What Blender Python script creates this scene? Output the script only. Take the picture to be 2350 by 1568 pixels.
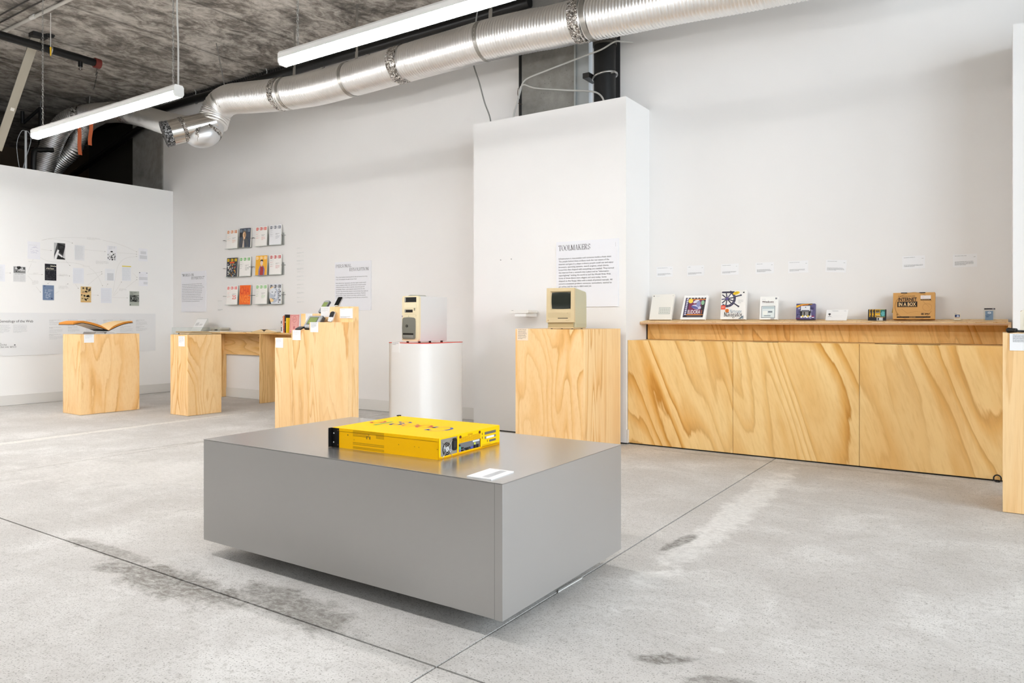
import bpy, bmesh, math, random
from mathutils import Vector, Matrix, Euler

# ------------------------------------------------------------------ clear
for o in list(bpy.data.objects):
    bpy.data.objects.remove(o, do_unlink=True)
scene = bpy.context.scene
C = scene.collection
R = math.radians

# ------------------------------------------------------------------ camera
cam_d = bpy.data.cameras.new('camera')
cam = bpy.data.objects.new('camera', cam_d)
C.objects.link(cam)
cam_d.sensor_fit = 'HORIZONTAL'
cam_d.sensor_width = 36.0
cam_d.lens = 25.69
cam_d.shift_y = -0.0209
cam_d.clip_start = 0.05
cam_d.clip_end = 100
cam.location = (0, 0, 1.12)
cam.rotation_euler = (R(90), 0, R(33.785))
scene.camera = cam

# ------------------------------------------------------------------ world: overcast daylight outside the shop windows
world = bpy.data.worlds.new('overcast_sky')
scene.world = world
world.use_nodes = True
wn = world.node_tree
wn.nodes.clear()
bg = wn.nodes.new('ShaderNodeBackground')
wo = wn.nodes.new('ShaderNodeOutputWorld')
bg.inputs[0].default_value = (0.86, 0.91, 1.0, 1)
bg.inputs[1].default_value = 10.0
wn.links.new(bg.outputs[0], wo.inputs[0])
TUBE_STRENGTH = 50.0
ROOM_TUBE_COLOR = (1.0, 0.985, 0.972)

vs = scene.view_settings
vs.view_transform = 'Standard'
vs.look = 'None'
vs.exposure = 0.12
vs.gamma = 1.0
vs.use_curve_mapping = False

# the daylight enters through the shop front on the right (X = 5.2); these portals guide the sampling
def portal(y0, y1, z0, z1):
    ld = bpy.data.lights.new('window_portal', 'AREA')
    ld.shape = 'RECTANGLE'
    ld.size = z1 - z0
    ld.size_y = y1 - y0
    ld.cycles.is_portal = True
    lo = bpy.data.objects.new('window_portal', ld)
    C.objects.link(lo)
    lo.location = (5.28, (y0 + y1) / 2, (z0 + z1) / 2)
    lo.rotation_euler = (0, R(90), 0)      # -Z of the lamp looks to -X
    return lo
WINDOWS = [(-3.9, -0.9), (-0.5, 2.5), (2.9, 5.2)]
for a, b in WINDOWS:
    portal(a, b, 1.1, 4.1)

# ------------------------------------------------------------------ colour / material helpers
def S(h):
    h = h.lstrip('#')
    out = []
    for i in (0, 2, 4):
        c = int(h[i:i+2], 16) / 255
        out.append(c / 12.92 if c <= 0.04045 else ((c + 0.055) / 1.055) ** 2.4)
    return tuple(out) + (1.0,)

_mats = {}
def M(hexc, rough=0.55, metal=0.0, spec=0.4, name=None, coat=0.0):
    key = (hexc, rough, metal, spec, coat)
    if key in _mats:
        return _mats[key]
    m = bpy.data.materials.new(name or 'paint_' + hexc.lstrip('#'))
    m.use_nodes = True
    b = m.node_tree.nodes['Principled BSDF']
    b.inputs['Base Color'].default_value = S(hexc)
    b.inputs['Roughness'].default_value = rough
    b.inputs['Metallic'].default_value = metal
    b.inputs['Specular IOR Level'].default_value = spec
    b.inputs['Coat Weight'].default_value = coat
    _mats[key] = m
    return m

class NT:
    """small node-graph helper"""
    def __init__(s, name):
        s.mat = bpy.data.materials.new(name)
        s.mat.use_nodes = True
        s.t = s.mat.node_tree
        s.b = s.t.nodes['Principled BSDF']
        s.out = s.t.nodes['Material Output']
    def n(s, typ, **kw):
        nd = s.t.nodes.new(typ)
        for k, v in kw.items():
            setattr(nd, k, v)
        return nd
    def l(s, a, b):
        s.t.links.new(a, b)
    def coords(s, scale=(1, 1, 1), rot=(0, 0, 0), loc=(0, 0, 0), rand=0.0):
        tc = s.n('ShaderNodeTexCoord')
        src = tc.outputs['Object']
        if rand:
            oi = s.n('ShaderNodeObjectInfo')
            mu = s.n('ShaderNodeMath', operation='MULTIPLY')
            mu.inputs[1].default_value = rand
            s.l(oi.outputs['Random'], mu.inputs[0])
            ad = s.n('ShaderNodeVectorMath', operation='ADD')
            s.l(src, ad.inputs[0])
            s.l(mu.outputs[0], ad.inputs[1])
            src = ad.outputs[0]
        mp = s.n('ShaderNodeMapping')
        mp.inputs['Location'].default_value = loc
        mp.inputs['Rotation'].default_value = rot
        mp.inputs['Scale'].default_value = scale
        s.l(src, mp.inputs['Vector'])
        return mp.outputs[0]
    def noise(s, vec, scale=5, detail=4, rough=0.5, dist=0.0):
        nd = s.n('ShaderNodeTexNoise')
        nd.inputs['Scale'].default_value = scale
        nd.inputs['Detail'].default_value = detail
        nd.inputs['Roughness'].default_value = rough
        nd.inputs['Distortion'].default_value = dist
        if vec is not None:
            s.l(vec, nd.inputs['Vector'])
        return nd.outputs['Fac']
    def math(s, op, a, b=None, clamp=False):
        nd = s.n('ShaderNodeMath', operation=op)
        nd.use_clamp = clamp
        for i, x in enumerate((a, b)):
            if x is None:
                continue
            if isinstance(x, (int, float)):
                nd.inputs[i].default_value = x
            else:
                s.l(x, nd.inputs[i])
        return nd.outputs[0]
    def ramp(s, fac, stops, interp='LINEAR'):
        nd = s.n('ShaderNodeValToRGB')
        cr = nd.color_ramp
        cr.interpolation = interp
        while len(cr.elements) < len(stops):
            cr.elements.new(0.5)
        for e, (p, c) in zip(cr.elements, stops):
            e.position = p
            e.color = c if len(c) == 4 else tuple(c) + (1,)
        s.l(fac, nd.inputs[0])
        return nd.outputs[0]
    def mix(s, fac, a, b, mode='MIX'):
        nd = s.n('ShaderNodeMix', data_type='RGBA', blend_type=mode)
        ins = [i for i in nd.inputs]
        def put(idx, x):
            if isinstance(x, (int, float)):
                ins[idx].default_value = x
            elif isinstance(x, tuple):
                ins[idx].default_value = x
            else:
                s.l(x, ins[idx])
        put(0, fac); put(6, a); put(7, b)
        return nd.outputs[2]
    def bump(s, h, strength=0.2, dist=0.01):
        nd = s.n('ShaderNodeBump')
        nd.inputs['Strength'].default_value = strength
        nd.inputs['Distance'].default_value = dist
        s.l(h, nd.inputs['Height'])
        s.l(nd.outputs[0], s.b.inputs['Normal'])
    def color(s, c):
        s.l(c, s.b.inputs['Base Color'])
    def rough(s, x):
        if isinstance(x, (int, float)):
            s.b.inputs['Roughness'].default_value = x
        else:
            s.l(x, s.b.inputs['Roughness'])
G = lambda v: (v, v, v, 1)

def wood(name, light, mid, dark, grain='Z', lat=2.0, lon=0.32, rings=26, tilt=0.0, rand=37.0, rough=0.5, fig=1.0):
    """rotary cut plywood veneer: contour lines of a stretched noise field"""
    g = NT(name)
    sc = {'Z': (lat, lat, lon), 'X': (lon, lat, lat), 'Y': (lat, lon, lat)}[grain]
    v = g.coords(rot=(0, tilt, 0), rand=rand)
    mp = g.n('ShaderNodeMapping')
    mp.inputs['Scale'].default_value = sc
    g.l(v, mp.inputs['Vector'])
    v = mp.outputs[0]
    nz = g.noise(v, 1.0, 2.0, 0.42, 0.35)
    wob = g.noise(v, 9.0, 3.0, 0.6)
    a = g.math('MULTIPLY', nz, rings)
    a = g.math('ADD', a, g.math('MULTIPLY', wob, 0.55))
    f = g.math('FRACT', a)
    col = g.ramp(f, [(0.0, S(light)), (0.45, S(light)), (0.78, S(mid)), (0.93, S(dark)), (1.0, S(light))])
    # how strong the figure is varies over the sheet
    br = g.noise(v, 0.9, 2.0, 0.5)
    st = g.ramp(br, [(0.36, G(0.12 * fig)), (0.62, G(1.0 * min(1, fig)))])
    col = g.mix(st, S(light), col)
    bl = g.noise(v, 2.2, 3.0, 0.55)
    col = g.mix(g.ramp(bl, [(0.42, G(0)), (0.75, G(0.55 * fig))]), col, S(mid))
    sc2 = tuple(x * (22 if x > 1 else 5) for x in sc)
    mp2 = g.n('ShaderNodeMapping')
    mp2.inputs['Scale'].default_value = tuple(x * 30 for x in sc)
    g.l(mp.inputs['Vector'].links[0].from_socket, mp2.inputs['Vector'])
    fine = g.noise(mp2.outputs[0], 1.0, 2.0, 0.6)
    col = g.mix(g.ramp(fine, [(0.45, G(0)), (0.8, G(0.22))]), col, S(dark))
    g.color(col)
    g.rough(rough)
    g.b.inputs['Specular IOR Level'].default_value = 0.3
    return g.mat

W_PED = wood('plywood_pale', '#f6d29c', '#ecb975', '#d2964e', lat=2.3, lon=0.55, rings=17)
W_PED2 = wood('plywood_pale_straight', '#f7d6a3', '#eec083', '#d39c5b', lat=4.0, lon=0.22, rings=15)
W_STEP = wood('plywood_pale_tall', '#f7d4a0', '#eec07f', '#d49a58', lat=3.0, lon=0.32, rings=15)
W_CNT = wood('plywood_amber', '#f8d494', '#e6ae5c', '#c68937', lat=1.7, lon=0.26, rings=14, tilt=R(17), fig=1.3, rough=0.42)
W_RIS = wood('plywood_amber_riser', '#efc884', '#dda352', '#b27a34', lat=3.2, lon=0.45, rings=17, tilt=R(15), fig=1.25)
W_DESK = wood('plywood_desk', '#edc88d', '#dcab68', '#b88544', lat=4.2, lon=0.4, rings=16)
W_DESKX = wood('plywood_desk_long', '#e9c388', '#d9a75e', '#b88544', grain='X', lat=3.0, lon=0.5, rings=16)
W_EDGE = wood('plywood_edge', '#efd3ad', '#d9b48d', '#a98262', grain='X', lat=60, lon=2, rings=6, fig=1.2)

def wall_mat(name, hexc):
    g = NT(name)
    v = g.coords()
    n1 = g.noise(v, 0.7, 3, 0.5)
    base = S(hexc)
    lo = tuple(c * 0.965 for c in base[:3]) + (1,)
    g.color(g.mix(g.ramp(n1, [(0.35, G(0)), (0.7, G(1))]), base, lo))
    g.rough(0.7)
    g.b.inputs['Specular IOR Level'].default_value = 0.25
    g.bump(g.noise(v, 160, 2), 0.06, 0.002)
    return g.mat
WALL = wall_mat('white_wall_paint', '#eeecea')
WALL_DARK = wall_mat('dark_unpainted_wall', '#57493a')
WALL_GREY = wall_mat('front_wall_paint', '#6b5a45')

def concrete(name, a, b, c, scale=1.0, rough=0.85, pores=True):
    g = NT(name)
    v = g.coords()
    n1 = g.noise(v, 1.3 * scale, 6, 0.62, 0.4)
    n2 = g.noise(v, 11 * scale, 5, 0.65)
    col = g.ramp(n1, [(0.32, S(a)), (0.5, S(b)), (0.68, S(c))])
    col = g.mix(g.ramp(n2, [(0.35, G(0.0)), (0.75, G(0.45))]), col, S(a))
    if pores:
        vo = g.n('ShaderNodeTexVoronoi')
        vo.inputs['Scale'].default_value = 26 * scale
        g.l(v, vo.inputs['Vector'])
        col = g.mix(g.ramp(vo.outputs['Distance'], [(0.05, G(0.7)), (0.12, G(0))]), col, S('#2b2824'))
    g.color(col)
    g.rough(rough)
    g.bump(n2, 0.25, 0.01)
    return g.mat
CONC_COL = concrete('column_concrete', '#6d6a65', '#8d8a84', '#a3a09a')

def ceiling_mat():
    g = NT('ceiling_concrete')
    v = g.coords(scale=(1.1, 0.8, 1), rot=(0, 0, R(24)))
    n1 = g.noise(v, 2.1, 10, 0.74, 0.5)
    n2 = g.noise(v, 0.35, 3, 0.5)
    n3 = g.noise(v, 7.5, 6, 0.72, 0.8)
    s_ = g.math('ADD', g.math('MULTIPLY', n1, 0.62), g.math('MULTIPLY', n3, 0.38))
    col = g.ramp(s_, [(0.40, S('#56514b')), (0.47, S('#857e76')), (0.53, S('#b3aca3')), (0.61, S('#d2ccc4'))])
    col = g.mix(g.ramp(n2, [(0.35, G(0)), (0.65, G(0.4))]), col, S('#80796f'))
    # board marks of the formwork
    w = g.n('ShaderNodeTexWave', wave_type='BANDS', bands_direction='X')
    w.inputs['Scale'].default_value = 0.26
    w.inputs['Distortion'].default_value = 0.3
    tc = g.n('ShaderNodeTexCoord')
    g.l(tc.outputs['Object'], w.inputs['Vector'])
    col = g.mix(g.ramp(w.outputs['Fac'], [(0.0, G(0.55)), (0.006, G(0))]), col, S('#39352f'))
    g.color(col)
    g.rough(0.9)
    g.bump(n1, 0.3, 0.02)
    return g.mat
CEIL = ceiling_mat()

def floor_mat():
    g = NT('floor_concrete')
    v = g.coords()
    n0 = g.noise(v, 0.45, 4, 0.55, 0.3)
    n1 = g.noise(v, 2.2, 7, 0.66, 0.4)
    n2 = g.noise(v, 38, 4, 0.7)
    n3 = g.noise(v, 150, 2, 0.6)
    col = g.ramp(n0, [(0.3, S('#c3bfbb')), (0.5, S('#cfccc8')), (0.7, S('#d6d4d1'))])
    col = g.mix(g.ramp(n1, [(0.40, G(0.55)), (0.62, G(0))]), col, S('#b3afaa'))
    col = g.mix(g.ramp(n1, [(0.56, G(0)), (0.80, G(0.55))]), col, S('#e2e0dc'))
    col = g.mix(g.ramp(n2, [(0.52, G(0)), (0.72, G(0.6))]), col, S('#98948e'))
    col = g.mix(g.ramp(n3, [(0.57, G(0)), (0.68, G(0.8))]), col, S('#716d68'))
    drag = g.noise(g.coords(scale=(0.6, 3.2, 1), rot=(0, 0, R(-32))), 5.0, 8, 0.75, 0.8)
    col = g.mix(g.ramp(drag, [(0.58, G(0)), (0.74, G(0.5))]), col, S('#a09b95'))
    col = g.mix(g.ramp(drag, [(0.26, G(0.5)), (0.42, G(0))]), col, S('#e4e2de'))
    # old stains, trowelled patches and scuffs, each with its own place and outline
    ragged = g.noise(v, 6.0, 8, 0.7, 0.6)
    sv = g.coords(scale=(1, 1.7, 1), rot=(0, 0, R(20)))
    scuff = g.ramp(g.noise(sv, 26.0, 6, 0.75, 0.4), [(0.36, G(0.25)), (0.60, G(1.0))])
    def patch(x, y, rx, ry, rot, c, amt, edge=0.55, rag=1.0):
        mp = g.n('ShaderNodeMapping', vector_type='TEXTURE')
        mp.inputs['Location'].default_value = (x, y, 0)
        mp.inputs['Rotation'].default_value = (0, 0, rot)
        mp.inputs['Scale'].default_value = (rx, ry, 10)
        tc = g.n('ShaderNodeTexCoord')
        g.l(tc.outputs['Object'], mp.inputs['Vector'])
        ln = g.n('ShaderNodeVectorMath', operation='LENGTH')
        g.l(mp.outputs[0], ln.inputs[0])
        d = g.math('ADD', ln.outputs['Value'], g.math('MULTIPLY', g.math('SUBTRACT', ragged, 0.5), 2.2 * rag))
        k = g.ramp(d, [(edge, G(amt)), (min(1.0, edge + 0.4), G(0))])
        k = g.math('MULTIPLY', k, scuff)
        return g.mix(k, None or patch.col, S(c))
    for args in FLOOR_PATCHES:
        patch.col = col
        col = patch(*args)
    g.color(col)
    g.rough(g.ramp(n1, [(0.3, G(0.62)), (0.7, G(0.8))]))
    g.b.inputs['Specular IOR Level'].default_value = 0.3
    g.bump(g.math('ADD', n2, n3), 0.18, 0.004)
    return g.mat
# x, y, radius x, radius y, rotation, colour, strength
FLOOR_PATCHES = [
    (-1.28, 4.3, 0.13, 1.75, R(1), '#e3e1dd', 0.85),        # pale trowelled strip beside the joint
    (-1.345, 3.55, 0.045, 0.22, R(-8), '#625d57', 0.9),
    (-2.95, 1.78, 0.62, 0.15, R(2), '#7b766f', 0.95),      # dirt along the wide joint
    (-2.30, 1.90, 0.50, 0.13, R(-4), '#77726b', 0.85),
    (-3.65, 1.86, 0.50, 0.06, R(3), '#837e77', 0.8),
    (-0.93, 2.28, 0.11, 0.055, R(30), '#6d6862', 0.95),
    (-0.72, 2.24, 0.18, 0.045, R(25), '#75706a', 0.8),
    (-0.84, 2.62, 0.03, 0.03, 0, '#dedcd8', 0.5),
    (-0.80, 2.45, 0.035, 0.025, 0, '#dedcd8', 0.5),
    (-0.02, 1.98, 0.05, 0.02, R(20), '#5f5a55', 0.7),
    (-0.28, 2.11, 0.03, 0.018, R(20), '#e2dfdb', 0.6),
    (0.62, 2.60, 0.14, 0.035, R(22), '#cfc0a4', 0.6),
    (0.40, 1.98, 0.16, 0.035, R(24), '#cdbfa5', 0.6),
    (0.53, 2.45, 0.07, 0.04, R(10), '#8f8a83', 0.5),
    (0.52, 3.6, 0.07, 0.5, R(-14), '#9d9892', 0.45),
    (-7.55, 3.9, 0.09, 2.2, R(2), '#e0dcd4', 0.8),         # pale filled joint on the left
    (-5.3, 2.9, 1.3, 0.55, R(24), '#e0ddd8', 0.5),         # smoother, paler patch
    (-6.1, 4.2, 0.05, 1.2, R(-8), '#918c84', 0.5),
    (-3.0, 0.9, 0.5, 0.12, R(10), '#aaa49c', 0.4),
    (-3.3, 0.75, 0.25, 0.1, R(0), '#938e86', 0.4),
    (-1.4, 5.95, 1.4, 0.05, R(0), '#95918b', 0.5),
]
FLOOR = floor_mat()

def metal_mat(name, hexc, rough=0.3, aniso_noise=0.0, scale=(1, 1, 1)):
    g = NT(name)
    g.b.inputs['Metallic'].default_value = 1.0
    g.b.inputs['Base Color'].default_value = S(hexc)
    v = g.coords(scale=scale)
    n = g.noise(v, 90, 3, 0.6)
    g.rough(g.ramp(n, [(0.3, G(max(0.02, rough - 0.05))), (0.7, G(rough + 0.06))]))
    if aniso_noise:
        g.bump(n, aniso_noise, 0.001)
    return g.mat
DUCT = metal_mat('corrugated_aluminium', '#f0efed', 0.36)
FOIL = None
GALV = metal_mat('galvanised_steel', '#b5b4b0', 0.38)
STEEL = metal_mat('bright_steel', '#d9d6d0', 0.16)
CHROME = M('#dcdcdc', 0.12, 1.0)

def plinth_mat(name, rough):
    g = NT(name)
    g.b.inputs['Metallic'].default_value = 0.9
    n2 = g.noise(g.coords(), 0.8, 2, 0.5)
    g.color(g.mix(g.ramp(n2, [(0.3, G(0)), (0.7, G(1))]), S('#c3c2c1'), S('#bdbcbb')))
    g.rough(rough)
    return g.mat
PLINTH = plinth_mat('satin_aluminium', 0.46)
PLINTH_TOP = plinth_mat('polished_aluminium', 0.25)

def foil_mat():
    g = NT('crumpled_foil_tape')
    g.b.inputs['Metallic'].default_value = 1.0
    v = g.coords()
    n = g.noise(v, 38, 3, 0.7, 1.5)
    g.color(g.ramp(n, [(0.40, S('#4b443d')), (0.5, S('#bdb7b0')), (0.6, S('#f0eeea'))]))
    g.rough(0.22)
    g.bump(n, 0.9, 0.02)
    return g.mat
FOIL = foil_mat()
def tape_mat():
    g = NT('printed_black_tape')
    v = g.coords(scale=(1, 1, 1))
    n = g.noise(v, 45, 2, 0.5, 0.5)
    g.color(g.ramp(n, [(0.50, S('#141414')), (0.56, S('#8f8f8f'))]))
    g.rough(0.4)
    return g.mat
TAPE = tape_mat()

def emit_mat(name, color, strength):
    m = bpy.data.materials.new(name)
    m.use_nodes = True
    t = m.node_tree
    t.nodes.clear()
    e = t.nodes.new('ShaderNodeEmission')
    o = t.nodes.new('ShaderNodeOutputMaterial')
    e.inputs[0].default_value = tuple(color) + (1,)
    e.inputs[1].default_value = strength
    t.links.new(e.outputs[0], o.inputs[0])
    return m
TUBE = emit_mat('lit_tube_diffuser', ROOM_TUBE_COLOR, TUBE_STRENGTH)

def clear_mat(name, tint=(1, 1, 1), gloss=0.10, rough=0.03):
    m = bpy.data.materials.new(name)
    m.use_nodes = True
    t = m.node_tree
    t.nodes.clear()
    tr = t.nodes.new('ShaderNodeBsdfTransparent')
    gl = t.nodes.new('ShaderNodeBsdfGlossy')
    lw = t.nodes.new('ShaderNodeLayerWeight')
    lw.inputs[0].default_value = 0.5
    pw = t.nodes.new('ShaderNodeMath')
    pw.operation = 'POWER'
    pw.inputs[1].default_value = 4.0
    fr = t.nodes.new('ShaderNodeMath')
    fr.operation = 'MULTIPLY_ADD'
    fr.inputs[1].default_value = 0.55
    fr.inputs[2].default_value = 0.04
    mx = t.nodes.new('ShaderNodeMixShader')
    o = t.nodes.new('ShaderNodeOutputMaterial')
    tr.inputs[0].default_value = tuple(tint) + (1,)
    gl.inputs['Roughness'].default_value = rough
    t.links.new(lw.outputs['Facing'], pw.inputs[0])
    t.links.new(pw.outputs[0], fr.inputs[0])
    t.links.new(fr.outputs[0], mx.inputs[0])
    t.links.new(tr.outputs[0], mx.inputs[1])
    t.links.new(gl.outputs[0], mx.inputs[2])
    t.links.new(mx.outputs[0], o.inputs[0])
    return m
ACRYLIC = clear_mat('clear_acrylic', (0.97, 0.985, 0.98))
GLASS = clear_mat('window_glass', (0.95, 0.98, 0.98))
RED_ACR = M('#e2351c', 0.12, 0, 0.5)

BLACK = M('#101010', 0.45)
BLACKPIPE = M('#0d0d0d', 0.35)
DKGREY = M('#3a3a3a', 0.5)
WHITE = M('#f0f0ee', 0.45)
PAPER = M('#f1f1f2', 0.7, 0, 0.2)
SIGN = M('#e9e9ed', 0.6, 0, 0.25)
INK = M('#2e2c2b', 0.7, 0, 0.2)
GREYINK = M('#9a9a9c', 0.7, 0, 0.2)
LTINK = M('#bcbcc0', 0.7, 0, 0.2)
VLTINK = M('#d2d2d6', 0.7, 0, 0.2)

# ------------------------------------------------------------------ geometry helpers
PRINT_PARTS = {'lettering', 'body_text', 'heading', 'front_print', 'cover_print', 'print', 'label_print', 'spine_print', 'masthead', 'shrink_wrap_glint', 'bezel_marks', 'buttons', 'keypad', 'side_grooves', 'caption', 'institution_logo', 'sheet_print', 'ply_edge', 'screw_holes', 'chain'}
class MB:
    """collects geometry of ONE part, several materials allowed"""
    def __init__(s):
        s.v, s.f, s.fm, s.mats, s.sm = [], [], [], [], []
        s.fr(Vector((0, 0, 0)), (1, 0, 0), (0, 0, 1))
    def mi(s, mat):
        if mat not in s.mats:
            s.mats.append(mat)
        return s.mats.index(mat)
    def add(s, vs_, fs, mat, smooth=False):
        b = len(s.v)
        s.v += [tuple(v) for v in vs_]
        k = s.mi(mat)
        for f in fs:
            s.f.append(tuple(b + i for i in f))
            s.fm.append(k)
            s.sm.append(smooth)
        return s
    def box(s, x0, x1, y0, y1, z0, z1, mat):
        v = [(x0, y0, z0), (x1, y0, z0), (x1, y1, z0), (x0, y1, z0), (x0, y0, z1), (x1, y0, z1), (x1, y1, z1), (x0, y1, z1)]
        return s.add(v, [(3, 2, 1, 0), (4, 5, 6, 7), (0, 1, 5, 4), (1, 2, 6, 5), (2, 3, 7, 6), (3, 0, 4, 7)], mat)
    def cyl(s, p0, p1, r, mat, n=16, r2=None, caps=True):
        p0, p1 = Vector(p0), Vector(p1)
        r2 = r if r2 is None else r2
        d = (p1 - p0).normalized()
        a = d.orthogonal().normalized()
        b = d.cross(a)
        v = []
        for p, q in ((p0, r), (p1, r2)):
            for i in range(n):
                t = 2 * math.pi * i / n
                v.append(p + a * (q * math.cos(t)) + b * (q * math.sin(t)))
        s.add(v, [(i, (i + 1) % n, n + (i + 1) % n, n + i) for i in range(n)], mat, True)
        if caps:
            s.add(v[:n], [tuple(range(n - 1, -1, -1))], mat)
            s.add(v[n:], [tuple(range(n))], mat)
        return s
    def tube(s, pts, r, mat, n=8, rad=None, closed=False, caps=True):
        P = [Vector(p) for p in pts]
        N = len(P)
        ts = []
        for i in range(N):
            if closed:
                t = P[(i + 1) % N] - P[i - 1]
            else:
                t = P[min(i + 1, N - 1)] - P[max(i - 1, 0)]
            ts.append(t.normalized())
        a = ts[0].orthogonal().normalized()
        v = []
        for i in range(N):
            a = (a - ts[i] * a.dot(ts[i])).normalized()
            b = ts[i].cross(a)
            q = rad[i] if rad else r
            for j in range(n):
                t = 2 * math.pi * j / n
                v.append(P[i] + a * (q * math.cos(t)) + b * (q * math.sin(t)))
        f = []
        for i in range(N if closed else N - 1):
            i2 = (i + 1) % N
            for j in range(n):
                f.append((i * n + j, i * n + (j + 1) % n, i2 * n + (j + 1) % n, i2 * n + j))
        s.add(v, f, mat, True)
        if caps and not closed:
            s.add(v[:n], [tuple(range(n - 1, -1, -1))], mat)
            s.add(v[-n:], [tuple(range(n))], mat)
        return s
    def prism(s, poly, axis, a0, a1, mat, smooth=False):
        """poly in the two other axes, extruded along axis from a0 to a1"""
        def mk(p, a):
            if axis == 'X': return (a, p[0], p[1])
            if axis == 'Y': return (p[0], a, p[1])
            return (p[0], p[1], a)
        n = len(poly)
        v = [mk(p, a0) for p in poly] + [mk(p, a1) for p in poly]
        s.add(v, [(i, (i + 1) % n, n + (i + 1) % n, n + i) for i in range(n)], mat, smooth)
        s.add(v[:n], [tuple(range(n))], mat)
        s.add(v[n:], [tuple(range(n - 1, -1, -1))], mat)
        return s
    def sphere(s, c, r, mat, n=12, m=8, sc=(1, 1, 1)):
        v, f = [], []
        for i in range(m + 1):
            th = math.pi * i / m
            for j in range(n):
                ph = 2 * math.pi * j / n
                v.append((c[0] + r * sc[0] * math.sin(th) * math.cos(ph), c[1] + r * sc[1] * math.sin(th) * math.sin(ph), c[2] + r * sc[2] * math.cos(th)))
        for i in range(m):
            for j in range(n):
                f.append((i * n + j, (i + 1) * n + j, (i + 1) * n + (j + 1) % n, i * n + (j + 1) % n))
        return s.add(v, f, mat, True)
    # ---- flat print on a plane
    def fr(s, o, u, v):
        s.o, s.u, s.w = Vector(o), Vector(u).normalized(), Vector(v).normalized()
        s.nn = s.u.cross(s.w)
        return s
    def P2(s, a, b, k=0):
        return s.o + s.u * a + s.w * b + s.nn * (0.0006 + 0.0004 * k)
    def rect(s, a0, b0, a1, b1, mat, k=0):
        return s.add([s.P2(a0, b0, k), s.P2(a1, b0, k), s.P2(a1, b1, k), s.P2(a0, b1, k)], [(0, 1, 2, 3)], mat)
    def poly(s, pts, mat, k=0):
        return s.add([s.P2(a, b, k) for a, b in pts], [tuple(range(len(pts)))], mat)
    def disc(s, a, b, ra, mat, k=0, rb=None, n=20, rot=0):
        rb = ra if rb is None else rb
        pts = []
        for i in range(n):
            t = 2 * math.pi * i / n
            x, y = ra * math.cos(t), rb * math.sin(t)
            pts.append((a + x * math.cos(rot) - y * math.sin(rot), b + x * math.sin(rot) + y * math.cos(rot)))
        return s.poly(pts, mat, k)
    def line(s, pts, w, mat, k=0):
        for (a, b), (c, d) in zip(pts, pts[1:]):
            L = math.hypot(c - a, d - b) or 1e-6
            nx, ny = -(d - b) / L * w / 2, (c - a) / L * w / 2
            s.poly([(a - nx, b - ny), (c - nx, d - ny), (c + nx, d + ny), (a + nx, b + ny)], mat, k)
        return s
    def ring(s, a, b, r, w, mat, k=0, t0=0, t1=360, n=28, sb=1.0):
        pts = [(a + r * math.cos(R(t0 + (t1 - t0) * i / n)), b + sb * r * math.sin(R(t0 + (t1 - t0) * i / n))) for i in range(n + 1)]
        return s.line(pts, w, mat, k)
    def text(s, string, a, b, cap, mat, k=1, width=None, align='L', bold=0.0, shear=0.0):
        vv, ff, w = glyphs(string, bold, shear)
        if not ff:
            return s
        sx = cap if width is None else width / max(w, 1e-6)
        W = w * sx
        a0 = a if align == 'L' else (a - W if align == 'R' else a - W / 2)
        return s.add([s.P2(a0 + x * sx, b + y * cap, k) for x, y in vv], ff, mat)
    def greek(s, a0, b1, w, n, lead, h, mat, seed=0, k=0, last=0.55, wl=None):
        """illegible small print: word shaped bars"""
        rnd = random.Random(seed)
        wl = wl or h * 4.5
        for i in range(n):
            x, end = a0, a0 + w * (last if i == n - 1 and n > 1 else rnd.uniform(0.86, 1.0))
            y = b1 - i * lead
            while x < end - wl * 0.15:
                q = min(end - x, wl * rnd.uniform(0.3, 1.4))
                if h < 0.0042:
                    s.rect(x, y - h * 0.8, x + q, y, mat, k)
                else:
                    e, lw = x + q, h * 0.30
                    while x < e - lw * 0.5:
                        t_ = rnd.random()
                        top = y if t_ < 0.25 else y - h * 0.32
                        bot = y - h * (1.22 if t_ > 0.92 else 1.0)
                        if rnd.random() < 0.55:        # round letter: two stems and two hair lines
                            s.rect(x, bot, x + lw * 0.45, top, mat, k).rect(x + lw * 1.05, bot, x + lw * 1.45, y - h * 0.32, mat, k).rect(x, y - h * 0.45, x + lw * 1.4, y - h * 0.32, mat, k)
                            x += lw * 1.45
                        else:
                            s.rect(x, bot, x + lw * 0.45, top, mat, k)
                            x += lw * 0.45
                        x += lw * 0.55
                    q = 0
                x += q + h * 0.55
        return s
    def serif(s, string, a, b, cap, mat, k=1, width=None, thick=0.13, thin=0.035, align='L', shear=0.0, gap=0.12):
        """high-contrast roman lettering drawn with a broad pen"""
        pieces, x = [], 0.0
        for ch in string:
            if ch == ' ':
                x += 0.34
                continue
            w, strokes, serifs = SERIF[ch]
            for st in strokes:
                pieces.append(([(x + p[0], p[1]) for p in st], True))
            for (c, y, hw) in serifs:
                pieces.append(([(x + c - hw, y), (x + c + hw, y)], False))
            x += w + gap
        W0 = x - gap
        sx = cap if width is None else width / W0
        off = {'L': 0, 'R': -W0 * sx, 'C': -W0 * sx / 2}[align]
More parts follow.
